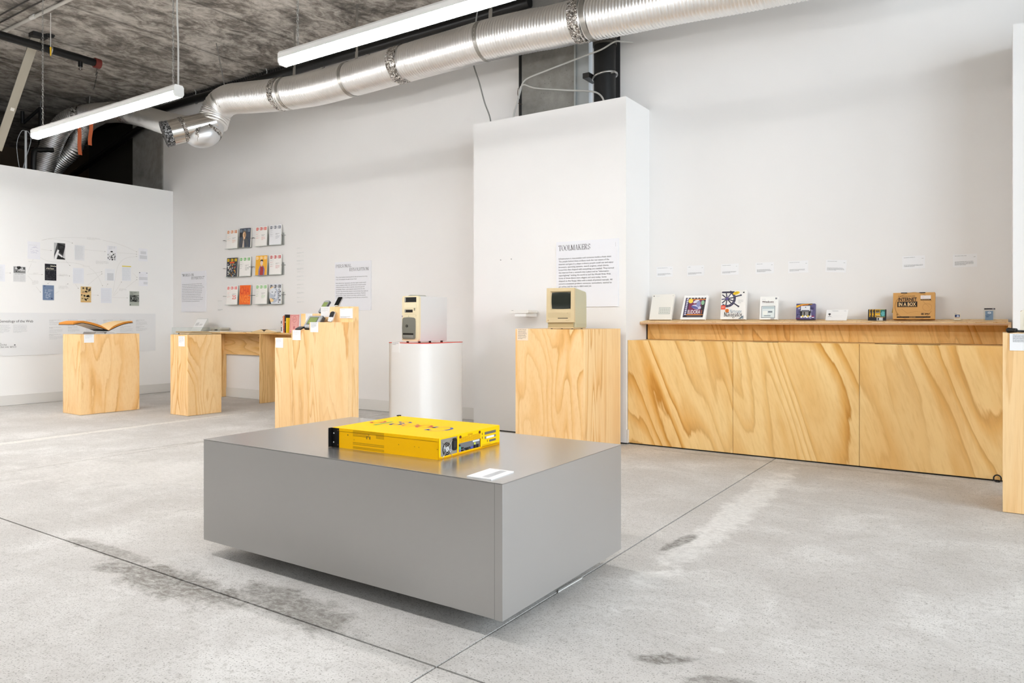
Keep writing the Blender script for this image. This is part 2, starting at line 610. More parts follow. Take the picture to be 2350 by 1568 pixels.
        for st, pen in pieces:
            for (x0, y0), (x1, y1) in zip(st, st[1:]):
                L = math.hypot(x1 - x0, y1 - y0)
                if L < 1e-6:
                    continue
                dx, dy = (x1 - x0) / L, (y1 - y0) / L
                if pen:
                    ang = abs(dy) if dx * dy <= 0 else abs(dy) * (0.25 if abs(dx) > 0.25 else 1)
                    wd = thin + (thick - thin) * ang ** 1.6
                else:
                    wd = thin
                ex = 0.012
                nx, ny = -dy * wd / 2, dx * wd / 2
                q = [(x0 - dx * ex - nx, y0 - dy * ex - ny), (x1 + dx * ex - nx, y1 + dy * ex - ny), (x1 + dx * ex + nx, y1 + dy * ex + ny), (x0 - dx * ex + nx, y0 - dy * ex + ny)]
                s.poly([(a + off + (p + shear * r_) * sx, b + r_ * cap) for p, r_ in q], mat, k)
        return s
    def build(s, name, parent=None, loc=None, rot=None, bevel=0.0, seg=2, mesh=None):
        me = bpy.data.meshes.new(name)
        me.from_pydata(s.v, [], s.f)
        for m in s.mats:
            me.materials.append(m)
        me.polygons.foreach_set('material_index', s.fm)
        me.polygons.foreach_set('use_smooth', s.sm)
        me.update()
        o = bpy.data.objects.new(name, me)
        C.objects.link(o)
        if parent:
            o.parent = parent
        if loc:
            o.location = loc
        if rot:
            o.rotation_euler = rot
        if name in PRINT_PARTS and (parent is not None):
            o['kind'] = 'stuff'
        if bevel:
            b = o.modifiers.new('edge_bevel', 'BEVEL')
            b.width = bevel
            b.segments = seg
            b.limit_method = 'ANGLE'
            b.harden_normals = False
        return o

_gc = {}
def glyphs(string, bold=0.0, shear=0.0):
    key = (string, bold, shear)
    if key in _gc:
        return _gc[key]
    cu = bpy.data.curves.new('lettering', 'FONT')
    cu.body = string
    cu.size = 1.0
    cu.dimensions = '2D'
    cu.fill_mode = 'FRONT'
    cu.resolution_u = 2
    cu.offset = bold
    cu.shear = shear
    ob = bpy.data.objects.new('lettering', cu)
    me = bpy.data.meshes.new_from_object(ob)
    vv = [(v.co.x / 0.70, v.co.y / 0.70) for v in me.vertices]
    ff = [tuple(p.vertices) for p in me.polygons]
    bpy.data.objects.remove(ob)
    bpy.data.meshes.remove(me)
    bpy.data.curves.remove(cu)
    x0 = min((v[0] for v in vv), default=0)
    vv = [(x - x0, y) for x, y in vv]
    w = max((v[0] for v in vv), default=0)
    _gc[key] = (vv, ff, w)
    return _gc[key]

def arc(cx, cy, rx, ry, t0, t1, n=14):
    return [(cx + rx * math.cos(R(t0 + (t1 - t0) * i / n)), cy + ry * math.sin(R(t0 + (t1 - t0) * i / n))) for i in range(n + 1)]
SERIF = {
    'T': (0.72, [[(0.36, 0), (0.36, 1)], [(0.02, 0.98), (0.70, 0.98)], [(0.03, 0.98), (0.03, 0.80)], [(0.69, 0.98), (0.69, 0.80)]], [(0.36, 0.015, 0.15)]),
    'O': (0.80, [arc(0.40, 0.5, 0.35, 0.49, 0, 360, 28)], []),
    'L': (0.60, [[(0.14, 0), (0.14, 1)], [(0.10, 0.015), (0.57, 0.015)], [(0.57, 0.0), (0.57, 0.22)]], [(0.14, 0.985, 0.12)]),
    'M': (0.98, [[(0.14, 0), (0.14, 1)], [(0.14, 1), (0.49, 0.05)], [(0.49, 0.05), (0.84, 1)], [(0.84, 0), (0.84, 1)]], [(0.14, 0.015, 0.12), (0.84, 0.015, 0.12), (0.10, 0.985, 0.10), (0.88, 0.985, 0.10)]),
    'A': (0.78, [[(0.10, 0), (0.38, 1)], [(0.38, 1), (0.66, 0)], [(0.20, 0.34), (0.56, 0.34)]], [(0.10, 0.015, 0.11), (0.66, 0.015, 0.13)]),
    'K': (0.78, [[(0.14, 0), (0.14, 1)], [(0.64, 1), (0.16, 0.42)], [(0.28, 0.56), (0.68, 0)]], [(0.14, 0.015, 0.12), (0.14, 0.985, 0.12), (0.64, 0.985, 0.11), (0.67, 0.015, 0.12)]),
    'E': (0.64, [[(0.14, 0), (0.14, 1)], [(0.10, 0.015), (0.60, 0.015)], [(0.10, 0.985), (0.58, 0.985)], [(0.14, 0.52), (0.44, 0.52)], [(0.59, 0), (0.59, 0.2)], [(0.57, 1), (0.57, 0.8)], [(0.44, 0.42), (0.44, 0.62)]], []),
    'R': (0.78, [[(0.14, 0), (0.14, 1)], [(0.10, 0.985)] + arc(0.34, 0.74, 0.22, 0.245, 90, -90, 12) + [(0.14, 0.495)], [(0.34, 0.49), (0.66, 0)]], [(0.14, 0.015, 0.12), (0.66, 0.015, 0.12)]),
    'P': (0.66, [[(0.14, 0), (0.14, 1)], [(0.10, 0.985)] + arc(0.34, 0.72, 0.24, 0.265, 90, -90, 12) + [(0.14, 0.455)]], [(0.14, 0.015, 0.12)]),
    'S': (0.58, [arc(0.29, 0.745, 0.21, 0.245, 30, 265, 12) + arc(0.29, 0.255, 0.23, 0.245, 85, -150, 12), [(0.49, 0.97), (0.49, 0.76)], [(0.07, 0.03), (0.07, 0.26)]], []),
    'N': (0.84, [[(0.14, 0), (0.14, 1)], [(0.10, 1), (0.70, 0)], [(0.70, 0), (0.70, 1)]], [(0.14, 0.015, 0.11), (0.70, 0.985, 0.12), (0.08, 0.985, 0.08)]),
    'V': (0.76, [[(0.08, 1), (0.38, 0)], [(0.38, 0), (0.68, 1)]], [(0.08, 0.985, 0.12), (0.68, 0.985, 0.10)]),
    'U': (0.80, [[(0.14, 1), (0.14, 0.3)] + arc(0.40, 0.27, 0.26, 0.26, 180, 360, 12) + [(0.66, 1)]], [(0.14, 0.985, 0.12), (0.66, 0.985, 0.10)]),
    'I': (0.30, [[(0.15, 0), (0.15, 1)]], [(0.15, 0.015, 0.12), (0.15, 0.985, 0.12)]),
    'W': (1.08, [[(0.08, 1), (0.32, 0)], [(0.32, 0), (0.54, 1)], [(0.54, 1), (0.78, 0)], [(0.78, 0), (1.00, 1)]], [(0.08, 0.985, 0.11), (0.54, 0.985, 0.11), (1.0, 0.985, 0.09)]),
    'H': (0.84, [[(0.14, 0), (0.14, 1)], [(0.70, 0), (0.70, 1)], [(0.14, 0.51), (0.70, 0.51)]], [(0.14, 0.015, 0.12), (0.14, 0.985, 0.12), (0.70, 0.015, 0.12), (0.70, 0.985, 0.12)]),
    'Y': (0.74, [[(0.06, 1), (0.37, 0.45)], [(0.37, 0.45), (0.66, 1)], [(0.37, 0.45), (0.37, 0)]], [(0.37, 0.015, 0.12), (0.06, 0.985, 0.11), (0.66, 0.985, 0.10)]),
    'X': (0.76, [[(0.08, 1), (0.66, 0)], [(0.64, 1), (0.10, 0)]], [(0.10, 0.015, 0.10), (0.66, 0.015, 0.12), (0.08, 0.985, 0.12), (0.64, 0.985, 0.10)]),
    'B': (0.70, [[(0.14, 0), (0.14, 1)], [(0.10, 0.985)] + arc(0.34, 0.76, 0.2, 0.225, 90, -90, 10) + [(0.14, 0.53)], [(0.34, 0.53)] + arc(0.36, 0.27, 0.24, 0.26, 90, -90, 12) + [(0.10, 0.01)]], []),
    'F': (0.60, [[(0.14, 0), (0.14, 1)], [(0.10, 0.985), (0.57, 0.985)], [(0.14, 0.52), (0.42, 0.52)], [(0.56, 1), (0.56, 0.8)]], [(0.14, 0.015, 0.12)]),
    '"': (0.26, [[(0.06, 1.0), (0.06, 0.78)], [(0.18, 1.0), (0.18, 0.78)]], []),
    # lower case and the capital of the lid logo / box lettering
    'G': (0.92, [arc(0.46, 0.5, 0.42, 0.5, 48, 350, 30), [(0.87, 0.42), (0.87, 0.12)], [(0.60, 0.42), (0.96, 0.42)], [(0.76, 0.98), (0.76, 0.72)]], []),
    'o': (0.60, [arc(0.30, 0.32, 0.26, 0.33, 0, 360, 24)], []),
    'g': (0.58, [arc(0.26, 0.42, 0.19, 0.22, 0, 360, 20), [(0.40, 0.58), (0.56, 0.66)], [(0.14, 0.23), (0.10, 0.14), (0.20, 0.05), (0.42, 0.0)], arc(0.28, -0.16, 0.24, 0.17, 60, -260, 20)], []),
    'l': (0.24, [[(0.12, 0), (0.12, 1.02)]], [(0.12, 0.015, 0.11), (0.08, 1.0, 0.08)]),
    'e': (0.54, [arc(0.28, 0.32, 0.23, 0.33, 20, 325, 24), [(0.08, 0.30), (0.50, 0.46)]], []),
    'a': (0.50, [arc(0.2, 0.18, 0.15, 0.18, 30, 330, 14), [(0.36, 0.45), (0.36, 0.02)], arc(0.22, 0.46, 0.14, 0.18, 0, 150, 8), [(0.36, 0.02), (0.46, 0.02)]], []),
    'v': (0.52, [[(0.06, 0.64), (0.26, 0)], [(0.26, 0), (0.46, 0.64)]], [(0.06, 0.635, 0.08), (0.46, 0.635, 0.07)]),
    'i': (0.22, [[(0.11, 0), (0.11, 0.64)], [(0.11, 0.82), (0.11, 0.94)]], [(0.11, 0.015, 0.09)]),
    't': (0.32, [[(0.14, 0.85), (0.14, 0.08), (0.22, 0.01), (0.30, 0.05)], [(0.02, 0.63), (0.30, 0.63)]], []),
    'r': (0.40, [[(0.12, 0), (0.12, 0.64)], [(0.12, 0.45), (0.20, 0.6), (0.34, 0.62)]], [(0.12, 0.015, 0.09)]),
    's': (0.40, [arc(0.2, 0.48, 0.14, 0.16, 30, 265, 9) + arc(0.2, 0.17, 0.15, 0.16, 85, -150, 9)], []),
    'c': (0.46, [arc(0.25, 0.32, 0.21, 0.33, 40, 325, 18)], []),
    'p': (0.54, [[(0.10, -0.28), (0.10, 0.64)], arc(0.28, 0.32, 0.20, 0.33, 150, -150, 18)], [(0.10, -0.27, 0.09)]),
}

# ------------------------------------------------------------------ scene-graph helpers
def thing(name, label, cat, loc=(0, 0, 0), rot=(0, 0, 0), group=None):
    o = bpy.data.objects.new(name, None)
    o.empty_display_size = 0.05
    C.objects.link(o)
    o.location = loc
    o.rotation_euler = rot
    o['label'] = label
    o['category'] = cat
    if group:
        o['group'] = group
    return o
def tag(o, label, cat, group=None):
    o['label'] = label
    o['category'] = cat
    if group:
        o['group'] = group
    return o
def struct(o, label=None):
    o['kind'] = 'structure'
    if label:
        o['label'] = label
    return o
def lab(o, label):
    o['label'] = label
    return o
def catmull(pts, step):
    P = [Vector(p) for p in pts]
    P = [P[0] * 2 - P[1]] + P + [P[-1] * 2 - P[-2]]
    dense = []
    for i in range(1, len(P) - 2):
        a, b, c, d = P[i - 1:i + 3]
        for k in range(40):
            t = k / 40
            dense.append(0.5 * ((2 * b) + (c - a) * t + (2 * a - 5 * b + 4 * c - d) * t * t + (3 * b - a - 3 * c + d) * t ** 3))
    dense.append(P[-2])
    out, acc, last = [dense[0]], 0.0, dense[0]
    for q in dense[1:]:
        seg = (q - last).length
        while acc + seg >= step and seg > 1e-9:
            t = (step - acc) / seg
            last = last.lerp(q, t)
            out.append(last.copy())
            seg = (q - last).length
            acc = 0.0
        acc += seg
        last = q
    out.append(dense[-1])
    return out
# ================================================================== STRUCTURE
YW = 6.573          # face of the long back wall
XL = -10.80         # face of the low left partition
YP = 6.05           # face of the two piers
ZC = 4.56           # ceiling
ZP = 3.14           # top of partitions and piers

# floor: dark bed with the slabs of the concrete floor lying on it, joints left open
fb = struct(MB().box(-17, 5.4, -4.4, 7.8, -0.12, -0.012, M('#5d5852', 0.9)).build('floor'))
xs = [-17, -7.62, -6.08, -1.515, 5.4]
ys = [-4.4, 1.825, 7.8]
gap = 0.0045
for i in range(4):
    for j in range(2):
        x0, x1 = xs[i] + (gap if i else 0), xs[i + 1] - (gap if i < 3 else 0)
        y0, y1 = ys[j] + (gap if j else 0), ys[j + 1] - (gap if j < 1 else 0)
        m = MB().box(x0, x1, y0, y1, -0.0115, 0.0, FLOOR)
        m.build('slab', fb)
# sliver of white filler pushed up out of the joint beside the metal plinth
m = MB().prism([(-1.522, 2.62), (-1.512, 2.60), (-1.508, 2.80), (-1.516, 2.82)], 'Z', -0.005, 0.004, M('#dcdad6'))
tag(m.build('joint_filler_strip'), 'short white strip of filler lying in the floor joint by the metal plinth', 'filler strip')

struct(MB().box(-17, 5.4, -4.4, 7.8, ZC, ZC + 0.2, CEIL).build('ceiling'))

# back wall: white drywall left of the concrete column, right of it again
wb = MB().box(-11.07, -4.245, YW, YW + 0.14, 0, ZC, WALL)
wb.box(-4.245, -3.116, YW, YW + 0.14, 0, 3.0, WALL)
wb.box(-3.116, 5.2, YW, YW + 0.14, 0, ZC, WALL)
struct(wb.build('wall_back'))
# added thin sheet shaped like the pier's shade on the back wall, ragged top
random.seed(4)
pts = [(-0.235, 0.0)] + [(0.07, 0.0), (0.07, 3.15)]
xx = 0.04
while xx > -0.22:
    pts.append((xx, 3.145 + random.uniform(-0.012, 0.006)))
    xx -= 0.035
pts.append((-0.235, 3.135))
struct(MB().prism(pts[::-1], 'Y', YW - 0.002, YW, WALL).build('pier_shade_sheet'))
# unlit rear walls behind the drywall and beyond the partition
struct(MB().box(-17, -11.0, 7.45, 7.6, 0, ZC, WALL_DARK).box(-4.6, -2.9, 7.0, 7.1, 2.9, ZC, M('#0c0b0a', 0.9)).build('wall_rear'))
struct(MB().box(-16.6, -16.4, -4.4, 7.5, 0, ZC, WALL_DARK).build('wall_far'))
struct(MB().box(-17, 5.4, -4.5, -4.3, 0, ZC, WALL_GREY).build('wall_front'))
# shop front with three windows, behind and right of the camera
wr = MB()
edges = [-4.4] + [v for ab in WINDOWS for v in ab] + [6.6]
for a, b in zip(edges[::2], edges[1::2]):
    wr.box(5.2, 5.4, a, b, 0, ZC, WALL)
for a, b in WINDOWS:
    wr.box(5.2, 5.4, a, b, 0, 1.1, WALL)
    wr.box(5.2, 5.4, a, b, 4.1, ZC, WALL)
struct(wr.build('wall_right'))
for k, (a, b) in enumerate(WINDOWS):
    w = struct(MB().box(5.27, 5.33, a, a + 0.06, 1.1, 4.1, DKGREY).box(5.27, 5.33, b - 0.06, b, 1.1, 4.1, DKGREY).box(5.27, 5.33, a + 0.06, b - 0.06, 1.1, 1.16, DKGREY).box(5.27, 5.33, a + 0.06, b - 0.06, 4.04, 4.1, DKGREY).build('window_%d' % (k + 1)))
    MB().box(5.295, 5.303, a + 0.06, b - 0.06, 1.16, 4.04, GLASS).build('pane', w)

# low partition on the left, open above
struct(MB().box(XL - 0.13, XL, -4.3, YW, 0, ZP, wall_mat('brightened_wall_white', '#f6f5f3')).build('wall_left'))  # white lightened to stand in for more light on this wall
bb = M('#dfddd9', 0.6)
struct(MB().box(XL, XL + 0.012, -4.3, YW, 0.004, 0.135, bb).build('baseboard_left'), 'low painted baseboard along the left partition')
struct(MB().box(XL + 0.012, -4.524, YW - 0.012, YW, 0.004, 0.135, bb).build('baseboard_back'), 'low painted baseboard along the back wall')

# the two white boxed piers standing in front of the back wall
p1 = MB().box(-4.524, -2.81, YP, YP + 0.02, 0.012, ZP, WALL)          # front sheet
p1.box(-4.524, -4.504, YP + 0.02, YW, 0.012, ZP, WALL)
p1.box(-2.83, -2.81, YP + 0.02, YW, 0.012, ZP, WALL)
pier = struct(p1.build('wall_pier'))
MB().box(-4.52, -2.814, YP + 0.006, YW, 0.0, 0.011, M('#26231f', 0.9)).build('shadow_gap', pier)
MB().box(-4.50, -4.10, YP + 0.02, YP + 0.045, ZP - 0.02, ZP + 0.006, M('#e6e4df', 0.6)).build('top_trim', pier)
MB().box(-3.66, -2.86, YP + 0.025, YP + 0.06, ZP - 0.03, ZP - 0.004, M('#b7ab93', 0.8)).build('top_trim', pier)
lab(MB().box(-2.809, -2.795, YP + 0.002, YW, 0.012, 0.13, bb).build('skirting', pier), 'low painted skirting on the pier side')
p2 = MB().box(0.068, 1.9, YP, YP + 0.02, 0.0, ZP, WALL)
p2.box(0.068, 0.088, YP + 0.02, YW, 0.0, ZP, WALL).box(1.88, 1.9, YP + 0.02, YW, 0.0, ZP, WALL)
struct(p2.build('wall_right_pier'))
# two screws left in the front pier
for i, (x, z, nm) in enumerate([(-4.182, 1.725, 'left'), (-4.053, 1.728, 'right')]):
    tag(MB().cyl((x, YP + 0.002, z), (x, YP - 0.010, z), 0.0035, M('#6f6f6f', 0.4, 0.8), 10).build('wall_screw'), 'small metal screw in the white pier, the %s of the pair' % nm, 'screw', 'screws left in the pier')

# raw concrete columns
col1 = MB().box(-4.215, -3.575, YW - 0.09, 7.0, 0.2, ZC, CONC_COL)
struct(col1.build('wall_concrete_column'))
MB().box(-4.10, -3.60, YW - 0.098, YW - 0.09, 3.98, 4.01, M('#b8b3aa', 0.9)).build('plaster_smear', bpy.data.objects['wall_concrete_column'])
zinc = M('#b4b8b8', 0.5, 0.25)
st = MB().box(-3.574, -3.42, YW - 0.085, YW - 0.075, 3.0, ZC, zinc).box(-3.574, -3.555, YW - 0.11, YW - 0.085, 3.0, ZC, zinc).box(-3.43, -3.42, YW - 0.075, YW - 0.002, 3.0, ZC, zinc)
tag(st.build('steel_stud'), 'upright galvanised steel stud beside the raw concrete column above the white pier', 'stud')
col2 = MB().box(-11.93, -11.075, YW - 0.02, 7.4, 0, ZC, CONC_COL)
struct(col2.build('wall_corner_column'))
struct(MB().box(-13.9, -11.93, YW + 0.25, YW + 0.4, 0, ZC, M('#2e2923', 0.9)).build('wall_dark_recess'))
# ================================================================== PLYWOOD COUNTER, LEDGE AND WHAT STANDS ON IT
CX0, CX1 = -2.806, 0.064
YC = 6.08
t = thing('plywood_counter', 'long amber plywood counter with three flush front panels between the two white piers', 'counter', (CX0, YC, 0))
W = CX1 - CX0
sx = [0.0, -1.855 - CX0, -0.894 - CX0, W]
for k in range(3):
    a, b = sx[k] + (0.0015 if k else 0), sx[k + 1] - (0.0015 if k < 2 else 0)
    lab(MB().box(a, b, 0, 0.018, 0.012, 0.939, W_CNT).build('front_panel', t, bevel=0.001, seg=1), 'amber plywood front panel with slanting grain')
MB().box(0.0, W, 0.019, 0.418, 0.921, 0.937, W_CNT).build('counter_top', t)
MB().box(0.01, W - 0.01, 0.02, 0.40, 0.0, 0.011, BLACK).build('recessed_base', t)
for a, b in ((0.55, 0.60), (1.10, 1.30), (2.01, 2.44)):
    lab(MB().box(a, b, 0.06, 0.075, 0.9372, 0.9405, M('#201609', 0.8)).build('cable_slot', t), 'dark finger slot in the counter top')

t = thing('display_ledge', 'shallow plywood ledge on an amber riser behind the counter, carrying boxed software', 'ledge', (CX0, 6.35, 0.939))
MB().box(0.012, W, 0.150, 0.168, 0.0, 0.150, W_RIS).build('riser_panel', t)
MB().box(0.0, 0.011, 0.150, 0.168, 0.0, 0.150, M('#2f2113', 0.8)).build('riser_edge', t)
# the board slopes up a little to the wall
ld = MB()
prof = [(0.0, 0.143), (0.0, 0.166), (0.220, 0.188), (0.220, 0.165)]
ld.prism([(p[0], p[1]) for p in prof], 'X', -0.002, W - 0.02, W_PED2)
ld.build('ledge_board', t)
MB().fr((0, -0.0006, 0), (1, 0, 0), (0, 0, 1)).rect(0.0, 0.1445, W - 0.02, 0.1515, M('#d0a27c', 0.7)).rect(0.0, 0.1515, W - 0.02, 0.1535, M('#8f6c55', 0.8), 1).rect(0.0, 0.1535, W - 0.02, 0.1595, M('#e6c6a0', 0.7)).rect(0.0, 0.1595, W - 0.02, 0.1612, M('#a58468', 0.8), 1).build('ply_edge', t)
MB().box(W - 0.02, W - 0.001, 0.0, 0.168, 0.0, 0.166, W_EDGE).build('end_panel', t)

ZB = 1.112
def leaner(name, label, cat, x, w, h, d, y=6.445, lean=-11, z=None, rz=0):
    # rests on its lower back edge, top leaning to the wall
    zb = 1.1055 + 0.1 * (y + d - 6.35) - d * math.sin(R(lean)) + 0.0005
    return thing(name, label, cat, (x, y, zb), (R(lean), 0, R(rz)), None)

# white ring-bound software case
t = leaner('software_case', 'plain cream software case with a small grey window, first on the ledge from the left', 'software box', -2.757, 0.225, 0.245, 0.028, lean=-14)
cr = M('#ece8df', 0.5)
MB().prism([(0.0, 0.0), (0.215, 0.0), (0.228, 0.245), (0.012, 0.243)], 'Y', 0.0, 0.028, cr).build('case', t, bevel=0.004)
p = MB().fr((0, -0.0004, 0), (1, 0, 0), (0, 0, 1))
p.rect(0.090, 0.052, 0.200, 0.118, M('#a9aaa3', 0.6)).rect(0.093, 0.055, 0.197, 0.115, M('#d9d9d0', 0.6), 1)
for i in range(5):
    for j in range(3):
        p.rect(0.104 + i * 0.018, 0.066 + j * 0.016, 0.112 + i * 0.018, 0.071 + j * 0.016, M('#8f938c'), 2)
p.disc(0.028, 0.228, 0.005, M('#3c3c3c'), 1)
p.rect(0.045, 0.226, 0.085, 0.229, VLTINK, 1).rect(0.215, 0.226, 0.219, 0.232, GREYINK, 1)
p.build('front_print', t)

# shrink-wrapped mail program
t = leaner('software_box', 'white framed box reading EUDORA with dark purple art, second on the ledge', 'software box', -2.453, 0.25, 0.23, 0.030, lean=-15)
MB().prism([(0.0, 0.0), (0.232, 0.0), (0.246, 0.226), (0.022, 0.226)], 'Y', 0.0, 0.030, M('#f3f2f0', 0.35)).build('box_body', t, bevel=0.006)
p = MB().fr((0, -0.0004, 0), (1, 0, 0), (0, 0, 1))
q = lambda u, v: (0.022 + u * 0.19 + v * 0.017, 0.020 + v * 0.186)
def quad(p, u0, v0, u1, v1, mat, k): p.poly([q(u0, v0), q(u1, v0), q(u1, v1), q(u0, v1)], mat, k)
quad(p, 0, 0, 1, 1, M('#35242f'), 0)
quad(p, 0.2, 0.13, 0.98, 0.9, M('#7a2f52'), 1)
quad(p, 0.02, 0.05, 0.17, 0.97, M('#4a4466'), 1)
for i in range(9):
    quad(p, 0.06, 0.12 + i * 0.095, 0.14, 0.18 + i * 0.095, M('#d9d3e6'), 2)
for i in range(6):
    quad(p, 0.08 + i * 0.155, 0.955, 0.16 + i * 0.155, 0.99, M('#e9e9ec'), 2)
quad(p, 0.16, 0.885, 1.0, 0.925, M('#f0913a'), 2)
quad(p, 0.16, 0.115, 0.98, 0.155, M('#f0913a'), 2)
quad(p, 0.05, 0.015, 0.98, 0.10, M('#241c24'), 2)
quad(p, 0.2, 0.05, 0.9, 0.065, M('#a29aa8'), 3)
quad(p, 0.84, 0.14, 0.98, 0.86, M('#2c2a31'), 2)
p.disc(*q(0.27, 0.83), 0.022, M('#f3d24a'), 3)
p.disc(*q(0.60, 0.52), 0.045, M('#c9c7e0'), 3, 0.022, rot=-0.2)
p.disc(*q(0.52, 0.50), 0.035, M('#5b5f9c'), 4, 0.012, rot=-0.3)
p.disc(*q(0.68, 0.68), 0.020, M('#8f93c0'), 4, 0.030)
p.disc(*q(0.55, 0.80), 0.030, M('#dcd9e8'), 4, 0.014, rot=0.4)
p.disc(*q(0.88, 0.74), 0.016, M('#8fb795'), 4, 0.022)
p.text('EUDORA', q(0.22, 0.18)[0], q(0.22, 0.18)[1], 0.036, M('#f6f2f2'), 5, width=0.118, bold=0.008)
p.line([q(0.90, 0.18), q(0.90, 0.36)], 0.008, M('#b1573d'), 4)
p.build('front_print', t)
p = MB().fr((0, -0.0016, 0), (1, 0, 0), (0, 0, 1))
p.poly([(0.026, 0.222), (0.050, 0.222), (0.044, 0.230), (0.022, 0.227)], WHITE, 6).poly([(0.226, 0.224), (0.246, 0.224), (0.242, 0.230), (0.22, 0.23)], WHITE, 6).poly([(0.232, 0.08), (0.236, 0.08), (0.238, 0.12), (0.235, 0.12)], WHITE, 6)
p.build('shrink_wrap_glint', t)

# browser box with ship's wheel
t = leaner('software_box', 'tall white box with a dark ship wheel reading Netscape Navigator, third on the ledge', 'software box', -2.081, 0.225, 0.262, 0.045, lean=-9)
MB().box(0.0, 0.222, 0.0, 0.045, 0.0, 0.262, M('#eeebe6', 0.4)).build('box_body', t, bevel=0.002, seg=1)
p = MB().fr((0, -0.0004, 0), (1, 0, 0), (0, 0, 1))
wh = M('#2f2a40', 0.4); wh2 = M('#4c4468', 0.4)
cxw, czw = 0.055, 0.185
poly = [(cxw + 0.078 * math.cos(R(a)), czw + 0.078 * math.sin(R(a))) for a in range(-128, 76, 8)]
inn = [(cxw + 0.056 * math.cos(R(a)), czw + 0.056 * math.sin(R(a))) for a in range(-128, 76, 8)]
for i in range(len(poly) - 1):
    p.poly([inn[i], poly[i], poly[i + 1], inn[i + 1]], wh if i % 3 else wh2, 1)
p.rect(0.006, 0.236, 0.118, 0.252, wh, 1)
for a in (10, 55, 100, 140, 185, 222, 262, 312, 340):
    L_ = 0.058 if a > 85 and a < 270 else 0.060
    ex, ez = cxw + L_ * math.cos(R(a)), czw + L_ * math.sin(R(a))
    ex = max(ex, 0.006)
    p.line([(cxw, czw), (ex, ez)], 0.010, wh2 if a % 2 else wh, 2)
for a in (14, -34):
    p.line([(cxw + 0.075 * math.cos(R(a)), czw + 0.075 * math.sin(R(a))), (cxw + 0.125 * math.cos(R(a)), czw + 0.125 * math.sin(R(a)))], 0.011, wh, 2)
    p.disc(cxw + 0.125 * math.cos(R(a)), czw + 0.125 * math.sin(R(a)), 0.008, wh, 3)
p.disc(cxw, czw, 0.012, M('#574b86'), 3)
p.disc(0.135, 0.235, 0.030, M('#f2c91e'), 4, 0.014, rot=0.25).greek(0.120, 0.238, 0.03, 1, 0.01, 0.004, INK, 3, 5)
p.rect(0.004, 0.088, 0.044, 0.126, M('#e5502f'), 4).text('RM', 0.012, 0.100, 0.016, M('#f7c3b4'), 5, width=0.022)
p.disc(0.060, 0.078, 0.017, M('#e8802a'), 4).line([(0.052, 0.074), (0.068, 0.074)], 0.004, M('#8f3d14'), 5).line([(0.055, 0.080), (0.057, 0.086)], 0.003, INK, 5).line([(0.064, 0.080), (0.066, 0.086)], 0.003, INK, 5)
p.line([(0.062, 0.064), (0.075, 0.060)], 0.010, wh, 3)
p.serif('Netscape', 0.086, 0.058, 0.030, M('#6f8fa3'), 4, width=0.104, thick=0.10)
p.serif('Navigator', 0.034, 0.024, 0.040, INK, 4, width=0.162, thick=0.15)
p.rect(0.194, 0.234, 0.206, 0.246, M('#2d2d2d'), 2)
p.greek(0.155, 0.172, 0.045, 3, 0.012, 0.003, GREYINK, 5)
p.poly([(0.160, 0.004), (0.205, 0.004), (0.205, 0.034)], M('#5f6f7a'), 5).poly([(0.180, 0.004), (0.200, 0.004), (0.200, 0.018)], M('#b7c2c9'), 6)
p.build('front_print', t)

# operating system box
t = leaner('software_box', 'narrow white box reading Windows above a grey framed panel, fourth on the ledge', 'software box', -1.738, 0.155, 0.198, 0.038, lean=-9)
MB().box(0.0, 0.150, 0.0, 0.038, 0.0, 0.200, M('#f1f0ec', 0.35)).build('box_body', t, bevel=0.002, seg=1)
p = MB().fr((0, -0.0004, 0), (1, 0, 0), (0, 0, 1))
p.text('Windows', 0.018, 0.146, 0.018, M('#4a2e36'), 2, width=0.098, bold=0.01)
p.greek(0.014, 0.178, 0.04, 1, .01, 0.003, LTINK, 1).greek(0.018, 0.138, 0.10, 1, .01, 0.003, LTINK, 2)
p.rect(0.128, 0.176, 0.142, 0.190, M('#6d6d78'), 1).line([(0.126, 0.178), (0.136, 0.186)], 0.003, M('#c9c9d0'), 2)
p.rect(0.016, 0.014, 0.130, 0.118, M('#6d7b80'), 1).rect(0.020, 0.018, 0.126, 0.114, M('#dde4e3'), 2)
p.rect(0.024, 0.094, 0.122, 0.110, M('#b9c7ca'), 3).rect(0.072, 0.060, 0.108, 0.073, M('#737c83'), 3).rect(0.028, 0.040, 0.066, 0.074, M('#eef0ea'), 3).rect(0.040, 0.028, 0.094, 0.037, M('#9aa3a5'), 3)
p.rect(0.095, 0.002, 0.126, 0.010, GREYINK, 3)
p.poly([(0.118, 0.162), (0.136, 0.166), (0.132, 0.156), (0.122, 0.150)], WHITE, 3)  # painted glint of light on the glossy front
p.build('front_print', t)

# box with a giant floppy
t = leaner('software_box', 'small purple box picturing a black floppy under a yellow banner, fifth on the ledge', 'software box', -1.436, 0.152, 0.135, 0.045, lean=-8)
MB().box(0.0, 0.150, 0.0, 0.045, 0.0, 0.134, M('#56507c', 0.45)).build('box_body', t, bevel=0.002, seg=1)
p = MB().fr((0, -0.0004, 0), (1, 0, 0), (0, 0, 1))
rnd = random.Random(8)
for i in range(46):
    a, b = rnd.uniform(0.002, 0.128), rnd.uniform(0.003, 0.110)
    p.rect(a, b, min(0.148, a + rnd.uniform(0.008, 0.024)), min(0.132, b + rnd.uniform(0.006, 0.018)), M(rnd.choice(['#8f8ab8', '#3c3560', '#b7b4d6', '#6f6aa0', '#2a2648', '#d9d7ea'])), i % 3)
p.rect(0.034, 0.028, 0.116, 0.118, M('#17151a'), 4).rect(0.038, 0.070, 0.112, 0.114, M('#dfe0e4'), 5).rect(0.044, 0.072, 0.106, 0.078, M('#33313c'), 6)
